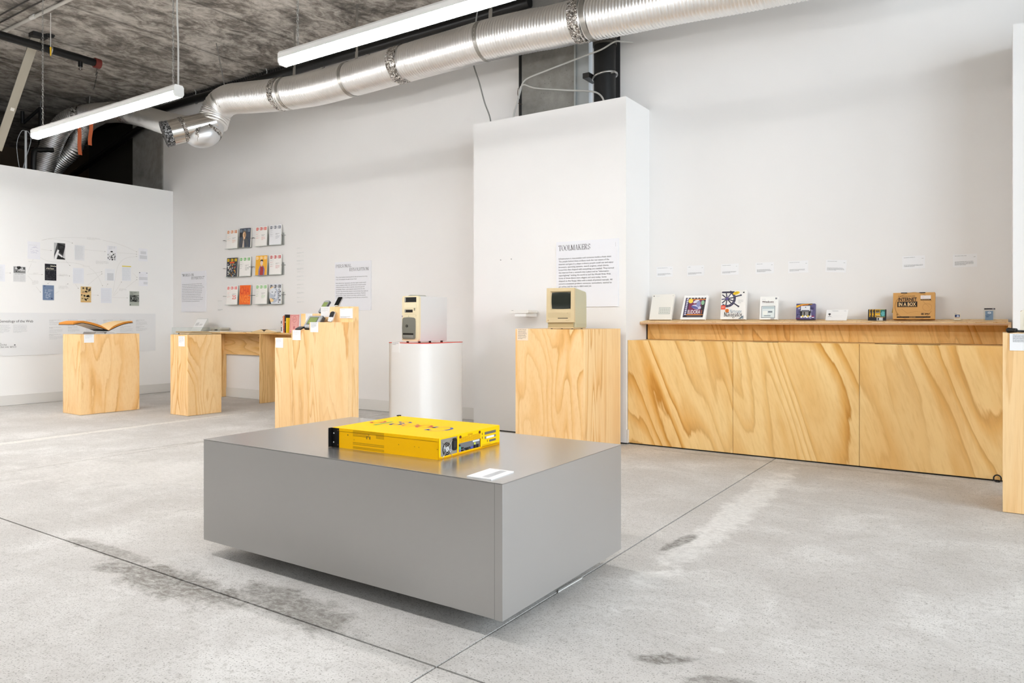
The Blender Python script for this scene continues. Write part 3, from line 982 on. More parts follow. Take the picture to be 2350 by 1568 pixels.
p.poly([(0.070, 0.098), (0.082, 0.098), (0.076, 0.108)], M('#4a4a66'), 6)
p.rect(0.050, 0.034, 0.100, 0.064, M('#8d8a86'), 5).rect(0.062, 0.036, 0.072, 0.062, M('#1c1a1e'), 6)
p.poly([(0.002, 0.098), (0.002, 0.116), (0.045, 0.128), (0.128, 0.133), (0.128, 0.124), (0.050, 0.116)], M('#f0b51f'), 7)
p.line([(0.03, 0.113), (0.075, 0.123), (0.10, 0.126)], 0.005, M('#b23a1c'), 8)
p.line([(0.098, 0.124), (0.128, 0.131)], 0.006, INK, 8)
for i in range(8):
    p.disc(0.045 + i * 0.0105, 0.020 + 0.006 * (i % 2), 0.008, M(['#eceae6', '#e4c62e', '#d8d6e2', '#f2f0ec'][i % 4]), 8)
p.rect(0.004, 0.004, 0.035, 0.012, M('#6a2c4f'), 8).rect(0.118, 0.020, 0.146, 0.030, M('#8f2f5a'), 8)
p.build('front_print', t)

# envelope
t = leaner('mailing_envelope', 'plain white envelope with a small black emblem, propped sixth on the ledge', 'envelope', -1.203, 0.17, 0.094, 0.006, lean=-16)
MB().prism([(0.0, 0.0), (0.160, 0.0), (0.172, 0.092), (0.006, 0.090)], 'Y', 0.0, 0.006, M('#eceae8', 0.6)).build('envelope', t)
p = MB().fr((0, -0.0004, 0), (1, 0, 0), (0, 0, 1))
p.disc(0.030, 0.053, 0.010, M('#26262a'), 1, 0.007).line([(0.030, 0.048), (0.032, 0.038)], 0.004, M('#26262a'), 1).rect(0.018, 0.033, 0.044, 0.036, GREYINK, 1).rect(0.014, 0.026, 0.054, 0.0275, LTINK, 1)
p.rect(0.048, 0.080, 0.095, 0.082, GREYINK, 1).rect(0.055, 0.076, 0.098, 0.0775, LTINK, 1).rect(0.14, 0.078, 0.155, 0.081, LTINK, 1).rect(0.06, 0.040, 0.13, 0.0408, VLTINK, 1).rect(0.06, 0.030, 0.13, 0.0308, VLTINK, 1)
p.build('front_print', t)

# three floppy disks fanned out
for k, (dx, dy, lb) in enumerate([(0.0, 0.012, 'rearmost of the three yellow-labelled black floppy disks on the ledge'), (0.021, 0.006, 'middle one of the three yellow-labelled black floppy disks on the ledge'), (0.043, 0.0, 'front one of the three floppy disks on the ledge, its whole face showing')]):
    t = thing('floppy_disk', lb, 'floppy disk', (-0.886 + dx, 6.440 + dy, 1.1165 + 0.1 * dy), (R(-10), 0, 0), 'floppy disks on the ledge')
    MB().prism([(0, 0), (0.090, 0), (0.090, 0.090), (0.003, 0.090), (0, 0.087)], 'Y', 0, 0.0035, M('#1a171d', 0.45)).build('shell', t)
    p = MB().fr((0, -0.0003, 0), (1, 0, 0), (0, 0, 1))
    p.rect(0.009, 0.028, 0.081, 0.090, M('#e0ac27'), 0)
    p.rect(0.046, 0.030, 0.081, 0.088, M('#2a6a5e'), 1).poly([(0.050, 0.058), (0.062, 0.076), (0.078, 0.070), (0.078, 0.040), (0.060, 0.034)], M('#5fa7a8'), 2)
    p.rect(0.013, 0.060, 0.042, 0.086, M('#231a12'), 2).text('INTERNET', 0.0145, 0.075, 0.007, M('#e0ac27'), 3, width=0.026).text('IN A BOX', 0.0145, 0.063, 0.007, M('#f2ead2'), 3, width=0.026)
    p.rect(0.013, 0.032, 0.044, 0.038, M('#2a2014'), 2).rect(0.020, 0.039, 0.050, 0.041, WHITE, 3)
    p.build('label_print', t)
    MB().box(0.022, 0.066, -0.0012, 0.0, 0.0, 0.024, M('#b9b7b4', 0.3, 0.9)).box(0.029, 0.038, -0.0016, -0.0012, 0.003, 0.021, BLACK).build('shutter', t)

# brown cardboard box
t = thing('cardboard_box', 'wide brown cardboard box printed INTERNET IN A BOX in black, on the ledge', 'software box', (-0.706, 6.43, 1.1285), (R(-8), 0, 0))
kr = M('#cf9c5c', 0.75); kd = M('#a77a42', 0.8); ki = M('#1d1410', 0.7)
MB().box(0.0, 0.286, 0.0, 0.062, 0.0, 0.208, kr).build('box_body', t, bevel=0.0015, seg=1)
MB().box(0.055, 0.098, -0.001, 0.006, 0.202, 0.209, ki).build('closing_slot', t)
MB().box(0.180, 0.222, -0.001, 0.006, 0.202, 0.209, ki).build('closing_slot', t)
MB().prism([(0.0, 0.055), (0.0, 0.115), (-0.010, 0.052)], 'Y', 0.02, 0.024, M('#9a8a3c', 0.7)).build('side_flap', t)
p = MB().fr((0, -0.0004, 0), (1, 0, 0), (0, 0, 1))
p.ring(0.143, 0.100, 0.128, 0.003, kd, 1, 20, 340, 40, sb=0.85).ring(0.143, 0.100, 0.128, 0.002, kd, 1, 150, 210, 10, sb=0.95)
p.line([(0.06, 0.08), (0.10, 0.045), (0.16, 0.06), (0.22, 0.05)], 0.0012, kd, 1).ring(0.235, 0.092, 0.030, 0.0012, kd, 1).line([(0.205, 0.14), (0.25, 0.09)], 0.0012, kd, 1)
p.rect(0.034, 0.096, 0.168, 0.172, M('#c9965a'), 1)
p.greek(0.036, 0.182, 0.13, 1, .01, 0.004, M('#6b4a28'), 4, 2, wl=0.02)
p.text('INTERNET', 0.037, 0.142, 0.026, ki, 2, width=0.127, bold=0.03)
p.rect(0.031, 0.094, 0.168, 0.137, ki, 2)
p.text('IN A BOX', 0.040, 0.102, 0.028, M('#e8c48e'), 3, width=0.119, bold=0.022)
p.rect(0.038, 0.0965, 0.162, 0.0985, M('#8f6b3f'), 3)
p.rect(0.190, 0.156, 0.259, 0.184, M('#e6dbd6'), 2).ring(0.203, 0.170, 0.006, 0.001, M('#d9a79a'), 3, n=12).rect(0.190, 0.146, 0.259, 0.156, ki, 2).greek(0.193, 0.153, 0.06, 1, .01, 0.003, kr, 6, 3)
p.rect(0.028, 0.010, 0.258, 0.020, ki, 2).greek(0.115, 0.0165, 0.05, 1, .01, 0.003, kr, 7, 3)
p.rect(0.196, 0.032, 0.211, 0.046, ki, 2).text('S', 0.200, 0.034, 0.010, kr, 3).text('SPRY', 0.218, 0.033, 0.012, ki, 3, width=0.036, bold=0.02)
p.rect(0.026, 0.026, 0.037, 0.046, kd, 2).rect(0.028, 0.032, 0.035, 0.034, ki, 3)
p.build('front_print', t)

# little boxed gadget and a bagged card
t = thing('mini_cassette_box', 'tiny cream box with a blue picture label, standing alone right of the cardboard box', 'small box', (-0.298, 6.46, 1.1195), (0, 0, 0))
MB().box(0.004, 0.044, 0.0, 0.018, 0.003, 0.050, M('#e9e2cf', 0.5)).build('box_body', t, bevel=0.002)
p = MB().fr((0, -0.0004, 0), (1, 0, 0), (0, 0, 1))
p.rect(0.008, 0.022, 0.040, 0.042, M('#3f5488'), 1).rect(0.010, 0.024, 0.018, 0.040, M('#26325a'), 2).disc(0.028, 0.032, 0.007, M('#b9c6df'), 2).rect(0.020, 0.025, 0.036, 0.028, M('#dfe3ea'), 3)
p.rect(0.008, 0.015, 0.038, 0.018, M('#c07a4a'), 1).rect(0.006, 0.046, 0.020, 0.049, GREYINK, 1)
p.build('front_print', t)
MB().box(-0.004, 0.060, -0.006, 0.020, 0.0, 0.003, M('#d9cdb2', 0.6)).build('stand', t)
t = thing('memory_card_pack', 'small blue card in a clear hanging pack with a black header, last on the ledge', 'memory card', (-0.107, 6.46, 1.118), (R(-6), 0, 0))
MB().box(0.0, 0.072, 0.0, 0.004, 0.0, 0.092, ACRYLIC).build('clear_sleeve', t)
MB().box(0.010, 0.060, -0.003, -0.0005, 0.002, 0.070, M('#7d98b5', 0.4)).build('card', t)
p = MB().fr((0, -0.0032, 0), (1, 0, 0), (0, 0, 1))
p.rect(0.004, 0.080, 0.072, 0.090, M('#1d1622')).rect(0.053, 0.081, 0.066, 0.089, M('#8c8690'), 1).rect(0.026, 0.077, 0.052, 0.079, WHITE, 1)
p.disc(0.036, 0.056, 0.011, M('#dbe6ef'), 1, 0.008).disc(0.034, 0.055, 0.004, M('#8fa7c0'), 2).rect(0.020, 0.042, 0.050, 0.044, M('#38506f'), 1).rect(0.012, 0.032, 0.040, 0.037, M('#5f7d9d'), 1).rect(0.016, 0.024, 0.032, 0.029, M('#4f6c8c'), 1)
p.build('front_print', t)

# caption cards on the wall above the ledge
WC = [(-2.734, -2.573, 1.532, 1.628, 0), (-2.432, -2.270, 1.530, 1.626, 0), (-2.112, -1.954, 1.529, 1.627, 0), (-1.804, -1.647, 1.529, 1.627, 0), (-1.527, -1.363, 1.526, 1.628, 0), (-1.227, -1.068, 1.525, 1.628, -4), (-0.653, -0.495, 1.527, 1.628, 0.6), (-0.307, -0.150, 1.526, 1.625, 0.3)]
NAMES = ['cream software case', 'purple framed mail box', 'ship wheel box', 'narrow grey panel box', 'purple floppy box', 'white envelope, tilted a little', 'brown cardboard box', 'bagged blue card, with the longest paragraph']
for i, ((a, b, z0, z1, rot), nm) in enumerate(zip(WC, NAMES)):
    t = thing('caption_card', 'small white caption card on the wall above the ' + nm, 'caption card', (a, YW, z0), (0, R(-rot), 0), 'caption cards above the ledge')
    w, h = b - a, z1 - z0
    MB().box(0, w, -0.003, 0, 0, h, M('#eeeeef', 0.6)).build('card', t)
    p = MB().fr((0, -0.0032, 0), (1, 0, 0), (0, 0, 1))
    p.greek(0.012, h - 0.010, [0.10, 0.025, 0.085, 0.055, 0.09, 0.085, 0.08, 0.085][i], 1, .01, 0.0045, M('#4c4c4c'), i, 0, wl=0.03)
    p.greek(w - 0.022, h - 0.022, 0.013, 1, .01, 0.0025, M('#777777'), i + 20)
    n = 5 if i == 7 else (4 if i in (3, 5) else 3)
    p.greek(0.012, 0.012 + n * 0.0062, w - 0.024, n, 0.0062, 0.003, M('#8e8e90'), i + 40)
    p.build('lettering', t)
# ================================================================== PEDESTALS AND THEIR OBJECTS
def box_pedestal(name, label, x0, x1, y0, y1, h, mat_front, mat_side, seam=0.0):
    """five plywood sheets: front, right, back, left and top"""
    t = thing(name, label, 'pedestal', (x0, y0, 0))
    w, d, k = x1 - x0, y1 - y0, 0.018
    MB().box(0, w - k, 0, k, 0.003, h, mat_front).build('front_panel', t)
    MB().box(w - k + 0.0006, w, 0, d, 0.003, h, mat_side).build('side_panel', t)
    MB().box(0, k, k + 0.0004, d, 0.003, h, mat_side).build('side_panel', t)
    MB().box(k, w - k, d - k, d, 0.003, h, mat_front).build('back_panel', t)
    MB().box(k, w - k, k, d - k, h - k - 0.001, h - 0.001, mat_front).build('top_panel', t)
    return t

def side_card(label, face, x, y, z, w, h, mat=None, lines=5, seed=0, text_h=0.45, landscape=False, inkm=None, loc_cat='caption card'):
    """card fixed on a pedestal: face '+X' (right side) or '-Y' (front)"""
    rot = (0, 0, R(90)) if face == '+X' else (0, 0, 0)
    t = thing('caption_card', label, loc_cat, (x, y, z), rot, 'caption cards on the pedestals')
    MB().box(0, w, -0.004, 0, 0, h, mat or PAPER).build('card', t)
    p = MB().fr((0, -0.0042, 0), (1, 0, 0), (0, 0, 1))
    ink = inkm or M('#a9a9ae', 0.7)
    if landscape:
        p.greek(w * 0.08, h * 0.93, w * 0.34, 1, 0.01, h * 0.035, ink, seed)
        p.greek(w * 0.06, h * 0.20, w * 0.88, 3, h * 0.06, h * 0.03, ink, seed + 1)
    else:
        lead = h * text_h / max(lines, 1)
        p.greek(w * 0.1, h * 0.94, w * 0.8, lines, lead, lead * 0.5, ink, seed)
    p.build('lettering', t)
    return t

# ---- 1: pedestal with the big open book
box_pedestal('wooden_pedestal', 'plywood pedestal under the big open book, in front of the left partition', -9.40, -8.978, 4.313, 5.017, 0.951, W_PED, W_PED)
side_card('square white card at the top of the pedestal that carries the big open book', '+X', -8.978, 4.351, 0.853, 0.112, 0.098, lines=4, seed=1)
t = thing('open_book', 'large old book lying open with black covers and orange page edges, on plywood pedestal', 'book', (-9.02, 4.655, 0.951))
# cross section in Y-Z, body runs back along -X
def wing(side):
    pts = []
    n = 14
    L_, hgt = (0.405, 0.118) if side < 0 else (0.30, 0.112)
    for i in range(n + 1):
        u = i / n
        pts.append((side * L_ * u, 0.045 + hgt * (0.62 * u + 0.38 * math.sin(u * math.pi * 0.62) - 0.10 * u ** 3) - (0.03 * max(0, u - 0.75) * 4 if side < 0 else 0.004)))
    return pts
for side, nm in ((-1, 'left'), (1, 'right')):
    low = wing(side)
    n = len(low)
    up = []
    for i, (y, z) in enumerate(low):
        u = i / (n - 1)
        th = 0.030 * math.sin(min(1, u * 3.2) * math.pi / 2) * (1 - 0.35 * u) + 0.002
        up.append((y, z + th))
    layers = 7
    for k in range(layers):
        mt = [M('#e2912a', 0.75), M('#c9751a', 0.75), M('#f0ad52', 0.75)][k % 3] if side < 0 or k < 6 else M('#e8c690', 0.75)
        poly = []
        for (a, b), (c, d) in zip(low, up):
            poly.append((a, b + (d - b) * k / layers))
        top = []
        for (a, b), (c, d) in zip(low, up):
            top.append((a, b + (d - b) * (k + 0.8) / layers))
        m = MB()
        for i in range(n - 1):
            q = [poly[i], poly[i + 1], top[i + 1], top[i]]
            if side < 0:
                q = q[::-1]
            m.prism(q, 'X', -0.345, 0.0 - 0.002 * (k % 2), mt)
        m.build('page_block', t)
    m = MB()
    for i in range(n - 1):
        (a, b), (c, d) = low[i], low[i + 1]
        q = [(a, b - 0.007), (c, d - 0.007), (c, d - 0.001), (a, b - 0.001)]
        if side < 0:
            q = q[::-1]
        m.prism(q, 'X', -0.355, 0.008, M('#1d1a17', 0.6) if side < 0 or True else BLACK)
    m.build('cover', t)
    m = MB()
    for i in range(2, n - 2):
        (a, b), (c, d) = low[i], low[i + 1]
        q = [(a, b - 0.010), (c, d - 0.010), (c, d - 0.0072), (a, b - 0.0072)]
        if side < 0:
            q = q[::-1]
        m.prism(q, 'X', -0.34, -0.012, M('#d7d2cb', 0.6))
    m.build('lining', t)
t2 = thing('book_cradle', 'low translucent grey cradle under the big open book', 'book stand', (-9.02, 4.60, 0.951))
gr = M('#b9b7b8', 0.35)
MB().prism([(-0.10, 0.0), (0.02, 0.0), (0.01, 0.020), (-0.085, 0.026)], 'X', -0.30, -0.01, gr).build('cradle_wing', t2)
MB().prism([(0.025, 0.0), (0.165, 0.0), (0.12, 0.020), (0.045, 0.028)], 'X', -0.30, -0.01, M('#cfcdce', 0.35)).build('cradle_wing', t2)

# ---- 2: pedestal with an acrylic cover
box_pedestal('wooden_pedestal', 'narrow plywood pedestal with a clear acrylic cover on top, left of the wall desk', -8.214, -7.856, 4.968, 5.404, 0.948, W_STEP, W_PED)
side_card('white card on the front of the narrow pedestal with the acrylic cover', '-Y', -8.044, 4.968, 0.812, 0.122, 0.120, lines=5, seed=2, text_h=0.6)
t = thing('acrylic_cover', 'low clear acrylic cover box on the narrow plywood pedestal', 'display cover', (-8.205, 4.978, 0.948))
w, d, h, k = 0.34, 0.417, 0.082, 0.005
MB().box(0, w, 0, k, 0, h, ACRYLIC).build('pane', t)
MB().box(0, w, d - k, d, 0, h, ACRYLIC).build('pane', t)
MB().box(0, k, k, d - k, 0, h, ACRYLIC).build('pane', t)
MB().box(w - k, w, k, d - k, 0, h, ACRYLIC).build('pane', t)
MB().box(0, w, 0, d, h, h + k, ACRYLIC).build('lid_pane', t)
t = thing('thin_notebook', 'thin tan notebook with dark rounded edge lying inside the acrylic cover', 'notebook', (-8.13, 5.02, 0.949))
MB().box(0, 0.215, 0, 0.30, 0.0, 0.003, M('#6d5130', 0.5)).box(0, 0.215, 0, 0.30, 0.017, 0.020, M('#7c5f3a', 0.5)).cyl((0.0, 0, 0.010), (0.0, 0.30, 0.010), 0.0102, M('#4d3b24', 0.5), 12).build('cover', t)
MB().box(0.002, 0.210, 0.003, 0.297, 0.0035, 0.0165, M('#e7cda3', 0.7)).build('page_block', t)

# ---- 3: stepped pedestal: narrow treads rising to the right, a second row behind
SX, SY = -6.069, 4.783
t = thing('stepped_pedestal', 'stepped plywood pedestal rising to the right, holding five small devices', 'pedestal', (SX, SY, 0))
def stepbox(n_, x0, x1, y0, y1, z, mat): return MB().box(x0, x1, y0, y1, 0.003, z, mat).build(n_, t)
stepbox('step_block', 0.0, 0.251, 0.0, 0.066, 0.944, W_STEP)
stepbox('step_block', 0.2513, 0.512, 0.0, 0.066, 1.022, W_STEP)
stepbox('step_block', 0.5123, 1.042, 0.0, 0.066, 1.100, W_STEP)
stepbox('step_block', 0.2513, 0.724, 0.0663, 0.1995, 1.022, W_STEP)
stepbox('step_block', 0.155, 0.724, 0.200, 0.330, 1.185, W_STEP)
stepbox('step_block', 0.7243, 1.042, 0.0663, 0.133, 1.247, W_STEP)
def step_card(label, x, y, z, w, h, **kw): return side_card(label, '-Y', SX + x, SY + y, z, w, h, **kw)
step_card('white card on the lowest step of the stepped pedestal', 0.014, 0.0, 0.844, 0.113, 0.098, lines=5, seed=3)
step_card('white card on the second step, below the flat black gadget', 0.271, 0.0, 0.924, 0.115, 0.098, lines=5, seed=4)
step_card('white card on the third step, overlapping the wide grey handheld', 0.530, 0.0, 1.004, 0.108, 0.096, lines=6, seed=5, text_h=0.5)
step_card('white card hiding the lower part of the tall grey pocket computer', 0.453, 0.1995, 1.150, 0.125, 0.103, lines=5, seed=6)
step_card('landscape white card on the top step under the slim black phone', 0.866, 0.066, 1.137, 0.168, 0.093, seed=7, landscape=True)
step_card('white card half hidden behind the wide grey handheld', 0.228, 0.1995, 1.095, 0.098, 0.090, lines=4, seed=8)

def device(name, label, x, y, z, lean, rz=0, d=0.012):
    z = z + 0.001 + d * math.sin(R(lean))
    return thing(name, label, 'handheld device', (SX + x, SY + y, z), (R(-lean), 0, R(rz)), None)
def slab(w, h, d, mat, t, nm='case', cut=0.012, bevel=0.004):
    """body with cut corners, front at y=0, back at +d"""
    c = cut
    return MB().prism([(c, 0), (w - c, 0), (w, c), (w, h - c), (w - c, h), (c, h), (0, h - c), (0, c)], 'Y', 0, d, mat).build(nm, t, bevel=bevel)
def prop(x, y, z, w, h, lean, label, foot=None):
    """small clear easel behind a leaning device"""
    o = thing('acrylic_easel', label, 'stand', (SX + x, SY + y, z + 0.001), (0, 0, 0), 'clear easels on the stepped pedestal')
    s_, c_ = math.sin(R(lean)), math.cos(R(lean))
    MB().prism([(0, 0), (0.003, 0), (0.003 + h * s_, h * c_), (h * s_, h * c_)], 'X', 0, w, ACRYLIC).build('rest', o)
    f = h * s_ if foot is None else foot
    MB().prism([(h * s_ - 0.002, h * c_ - 0.004), (h * s_ + 0.001, h * c_ - 0.004), (f + 0.003, 0), (f, 0)], 'X', 0, w, ACRYLIC).build('strut', o)
g1, g2, lcd = M('#8d8f92', 0.35), M('#54565a', 0.4), M('#8a9a5e', 0.25)
t = device('wide_handheld', 'wide grey clamshell handheld computer with a green screen, on the stepped pedestal', 0.325, 0.072, 1.022, 36, d=0.030)
slab(0.215, 0.150, 0.030, g2, t, bevel=0.008)
MB().prism([(0.008, 0.004), (0.190, 0.004), (0.206, 0.020), (0.206, 0.134), (0.194, 0.145), (0.012, 0.145), (0.005, 0.135), (0.005, 0.012)], 'Y', -0.004, 0.0005, M('#a6a8ab', 0.35)).build('front_shell', t, bevel=0.003)
MB().box(0.030, 0.158, -0.0055, -0.004, 0.044, 0.132, M('#4b4e4c', 0.4)).build('screen_frame', t)
MB().box(0.036, 0.152, -0.0062, -0.0055, 0.050, 0.126, lcd).build('screen', t)
MB().box(0.166, 0.198, -0.0062, -0.004, 0.05, 0.12, M('#b9bbbd', 0.4)).build('side_grip', t)
p = MB().fr((0, -0.0045, 0), (1, 0, 0), (0, 0, 1))
for i in range(4):
    p.rect(0.03 + i * 0.032, 0.018, 0.052 + i * 0.032, 0.030, M('#c9cacc'), 0)
p.build('buttons', t)
prop(0.36, 0.113, 1.022, 0.12, 0.06, 36, 'clear easel behind the wide grey handheld')
t = device('pocket_computer', 'tall grey pocket computer with a green screen, leaning behind a white card', 0.393, 0.207, 1.185, 38, d=0.018)
slab(0.085, 0.150, 0.018, M('#4a4c50', 0.4), t, bevel=0.004)
MB().box(0.003, 0.079, -0.002, 0, 0.004, 0.146, M('#85878b', 0.4)).build('front_shell', t, bevel=0.001, seg=1)
MB().box(0.010, 0.070, -0.0032, -0.002, 0.060, 0.128, lcd).build('screen', t)
MB().box(0.012, 0.068, -0.0028, -0.002, 0.132, 0.141, M('#b5b6b8', 0.4)).build('name_strip', t)
p = MB().fr((0, -0.0025, 0), (1, 0, 0), (0, 0, 1))
p.rect(0.010, 0.026, 0.070, 0.056, M('#9d9fa2'), 0).disc(0.040, 0.014, 0.008, M('#c3c4c6'), 1).disc(0.018, 0.012, 0.006, M('#c3c4c6'), 1).disc(0.062, 0.012, 0.006, M('#c3c4c6'), 1)
p.build('buttons', t)
prop(0.405, 0.235, 1.185, 0.06, 0.09, 38, 'clear easel behind the tall pocket computer')
t = device('mobile_phone', 'silver mobile phone with a black rounded screen half, on the third step', 0.755, 0.008, 1.100, 24, d=0.013)
sil = M('#c9cacb', 0.3, 0.3)
slab(0.060, 0.106, 0.013, sil, t, bevel=0.003)
MB().prism([(0.002, 0.046), (0.058, 0.046), (0.059, 0.090)] + [(0.030 + 0.029 * math.cos(R(a)), 0.090 + 0.015 * math.sin(R(a))) for a in range(10, 180, 17)] + [(0.001, 0.090)], 'Y', -0.0018, 0, M('#0e0e10', 0.5, 0, 0.15)).build('screen', t)
p = MB().fr((0, -0.0003, 0), (1, 0, 0), (0, 0, 1))
p.disc(0.030, 0.036, 0.008, M('#ececec'), 1).disc(0.030, 0.036, 0.004, M('#6d6e70'), 2)
for i in range(3):
    for j in range(3):
        p.rect(0.007 + i * 0.017, 0.004 + j * 0.008, 0.019 + i * 0.017, 0.009 + j * 0.008, M('#9fa1a4' if (i + j) % 2 else '#e2e2e3'), 1)
p.build('keypad', t)
t = device('smartphone', 'slim black smartphone with a silver rim on the top step', 0.770, 0.072, 1.247, 34, d=0.011)
slab(0.062, 0.106, 0.011, M('#c7c8ca', 0.2, 0.9), t, bevel=0.003)
MB().box(0.003, 0.059, -0.0012, 0, 0.010, 0.104, M('#0f0f11', 0.12)).build('screen', t)
MB().box(0.010, 0.052, -0.0012, 0, 0.001, 0.008, M('#e6e2d6', 0.4)).build('chin', t)
prop(0.78, 0.091, 1.247, 0.04, 0.045, 34, 'clear easel behind the slim black smartphone', foot=0.034)
t = device('flat_gadget', 'flat black gadget lying behind the card on the second step', 0.292, 0.004, 1.022, 66, d=0.010)
slab(0.085, 0.062, 0.010, M('#17171b', 0.25), t, bevel=0.002, cut=0.006)
MB().box(0.01, 0.075, -0.001, 0, 0.010, 0.055, M('#2c2e34', 0.1)).build('screen', t)

# ---- 4: white rounded pedestal with red acrylic sheet and computer tower
def rrect(x0, x1, y0, y1, r, n=8):
    P_ = []
    for cx_, cy_, a in ((x1 - r, y1 - r, 0), (x0 + r, y1 - r, 90), (x0 + r, y0 + r, 180), (x1 - r, y0 + r, 270)):
        for i in range(n + 1):
            tt = R(a + 90 * i / n)
            P_.append((cx_ + r * math.cos(tt), cy_ + r * math.sin(tt)))
    return P_
t = thing('white_pedestal', 'glossy white pedestal with rounded corners, carrying the computer tower', 'pedestal', (-4.97, 5.208, 0))
body = MB().prism(rrect(0, 0.527, 0, 0.614, 0.10, 10), 'Z', 0.002, 0.899, M('#efeeec', 0.65), smooth=True)
body.build('body', t)
t = thing('red_acrylic_sheet', 'thin red acrylic sheet on top of the white pedestal', 'acrylic sheet', (-4.97, 5.208, 0.8995))
MB().prism(rrect(-0.002, 0.529, -0.002, 0.616, 0.10, 10), 'Z', 0.0, 0.006, RED_ACR).build('sheet', t)
side_card('faint white card on the upper left of the white pedestal', '-Y', -4.872, 5.208, 0.812, 0.098, 0.098, mat=M('#f4f3f2', 0.6), lines=3, seed=9, text_h=0.25)
t = thing('computer_tower', 'cream computer tower with empty drive bays and a grey lower door', 'computer', (-4.781, 5.243, 0.9058))
cream, lite = M('#e7d9b6', 0.45), M('#d9d7d5', 0.5)
tw, td, th = 0.208, 0.43, 0.448
MB().box(0.004, tw, 0.030, td, 0.012, th - 0.006, lite).build('case', t, bevel=0.004)
fr_ = MB()
fr_.prism([(0.0, 0.03), (0.012, 0.012), (0.196, 0.012), (0.206, 0.03), (0.210, 0.1), (0.210, th - 0.02), (0.200, th - 0.004), (0.012, th - 0.004), (0.0, th - 0.02)], 'Y', 0.004, 0.032, cream)
fr_.build('front_bezel', t, bevel=0.006)
MB().prism([(0.05, th - 0.006), (0.20, th - 0.006), (0.185, th + 0.004), (0.09, th + 0.008)], 'Y', 0.02, 0.13, M('#a9a99c', 0.5)).build('top_fin', t)
dark = M('#0b0b0d', 0.3)
def bay(x0, x1, z0, z1):
    m = MB()
    m.box(x0, x1, 0.0015, 0.0045, z0, z1, dark)
    m.box(x0 + 0.006, x0 + 0.012, 0.0005, 0.0015, z0 + 0.003, z1 - 0.003, M('#d5d3cf', 0.5))
    return m.build('drive_bay', t)
bay(0.035, 0.180, 0.385, 0.432); bay(0.035, 0.135, 0.288, 0.314)
MB().box(0.030, 0.184, 0.001, 0.0045, 0.328, 0.378, M('#eadfbe', 0.45)).build('bay_cover', t, bevel=0.002, seg=1)
p = MB().fr((0, 0.0035, 0), (1, 0, 0), (0, 0, 1))
p.rect(0.150, 0.305, 0.166, 0.316, M('#7a745e'), 1).rect(0.150, 0.318, 0.166, 0.328, M('#7a745e'), 1).rect(0.030, 0.330, 0.184, 0.3315, M('#b3a888'), 1).rect(0.030, 0.270, 0.184, 0.2715, M('#c4b999'), 1)
p.disc(0.004, 0.250, 0.006, M('#9a86a0'), 1, 0.009).disc(0.085, 0.252, 0.005, M('#b9ae8c'), 1).rect(0.175, 0.25, 0.180, 0.262, M('#b9ae8c'), 1).rect(0.178, 0.33, 0.181, 0.34, M('#8d8a80'), 1)
p.build('bezel_marks', t)
dg = M('#77776f', 0.35)
MB().prism([(0.020, 0.035), (0.160, 0.035), (0.170, 0.046), (0.172, 0.20), (0.168, 0.228), (0.150, 0.238), (0.090, 0.242), (0.028, 0.238), (0.014, 0.226), (0.008, 0.14), (0.012, 0.046)], 'Y', -0.006, 0.006, dg).build('lower_door', t, bevel=0.004)
MB().box(0.022, 0.152, -0.0072, -0.005, 0.074, 0.090, BLACK).build('door_slot', t)
MB().prism([(0.026, 0.046), (0.150, 0.046), (0.152, 0.070), (0.024, 0.072)], 'Y', -0.009, -0.006, M('#8c8c86', 0.3)).build('door_handle', t, bevel=0.002)
MB().cyl((0.070, -0.005, 0.158), (0.070, -0.009, 0.158), 0.013, M('#232322', 0.4), 18).box(0.068, 0.072, -0.0095, -0.009, 0.152, 0.164, M('#8d8d88')).build('door_lock', t)
for a, b in ((0.03, 0.05), (0.18, 0.05), (0.03, 0.38), (0.18, 0.38)):
    MB().cyl((a, b, 0.0), (a, b, 0.013), 0.012, DKGREY, 12).build('foot', t)

# ---- 5: pedestal with the compact computer
box_pedestal('wooden_pedestal', 'plywood pedestal under the beige all-in-one computer, before the white pier', -3.511, -2.827, 5.303, 5.970, 1.044, W_PED, W_PED2)
side_card('cream printed card at the top left of the pedestal with the beige computer', '-Y', -3.493, 5.303, 0.944, 0.112, 0.102, mat=M('#f5dfc6', 0.6), lines=11, seed=10, text_h=0.86, inkm=M('#94877a'))
t = thing('all_in_one_computer', 'beige compact all-in-one computer with a dark screen and disk slot', 'computer', (-3.235, 5.375, 1.044), (0, 0, R(7)))
bg_, bg2 = M('#d2bd95', 0.5), M('#c2bd9f', 0.5)
# case: side profile (y back, z up) extruded over the width
prof = [(0.018, 0.014), (0.285, 0.014), (0.288, 0.020), (0.286, 0.285), (0.278, 0.312), (0.262, 0.322), (0.030, 0.347), (0.018, 0.347)]
MB().prism(prof[::-1], 'X', 0.0, 0.250, bg2).build('case', t, bevel=0.006)
# front bezel: frame around the screen plus the lower face, standing proud over the recessed foot
z0, z1 = 0.056, 0.349
bz = MB()
bz.prism([(-0.012, z0), (-0.002, z1), (0.020, z1), (0.020, z0)][::-1], 'X', -0.002, 0.030, bg_)
bz.prism([(-0.012, z0), (-0.002, z1), (0.020, z1), (0.020, z0)][::-1], 'X', 0.222, 0.252, bg_)
bz.prism([(-0.0035, 0.322), (-0.002, z1), (0.020, z1), (0.020, 0.322)][::-1], 'X', 0.030, 0.222, bg_)
bz.prism([(-0.012, z0), (-0.0075, 0.166), (0.020, 0.166), (0.020, z0)][::-1], 'X', 0.030, 0.222, bg_)
bz.build('front_bezel', t)
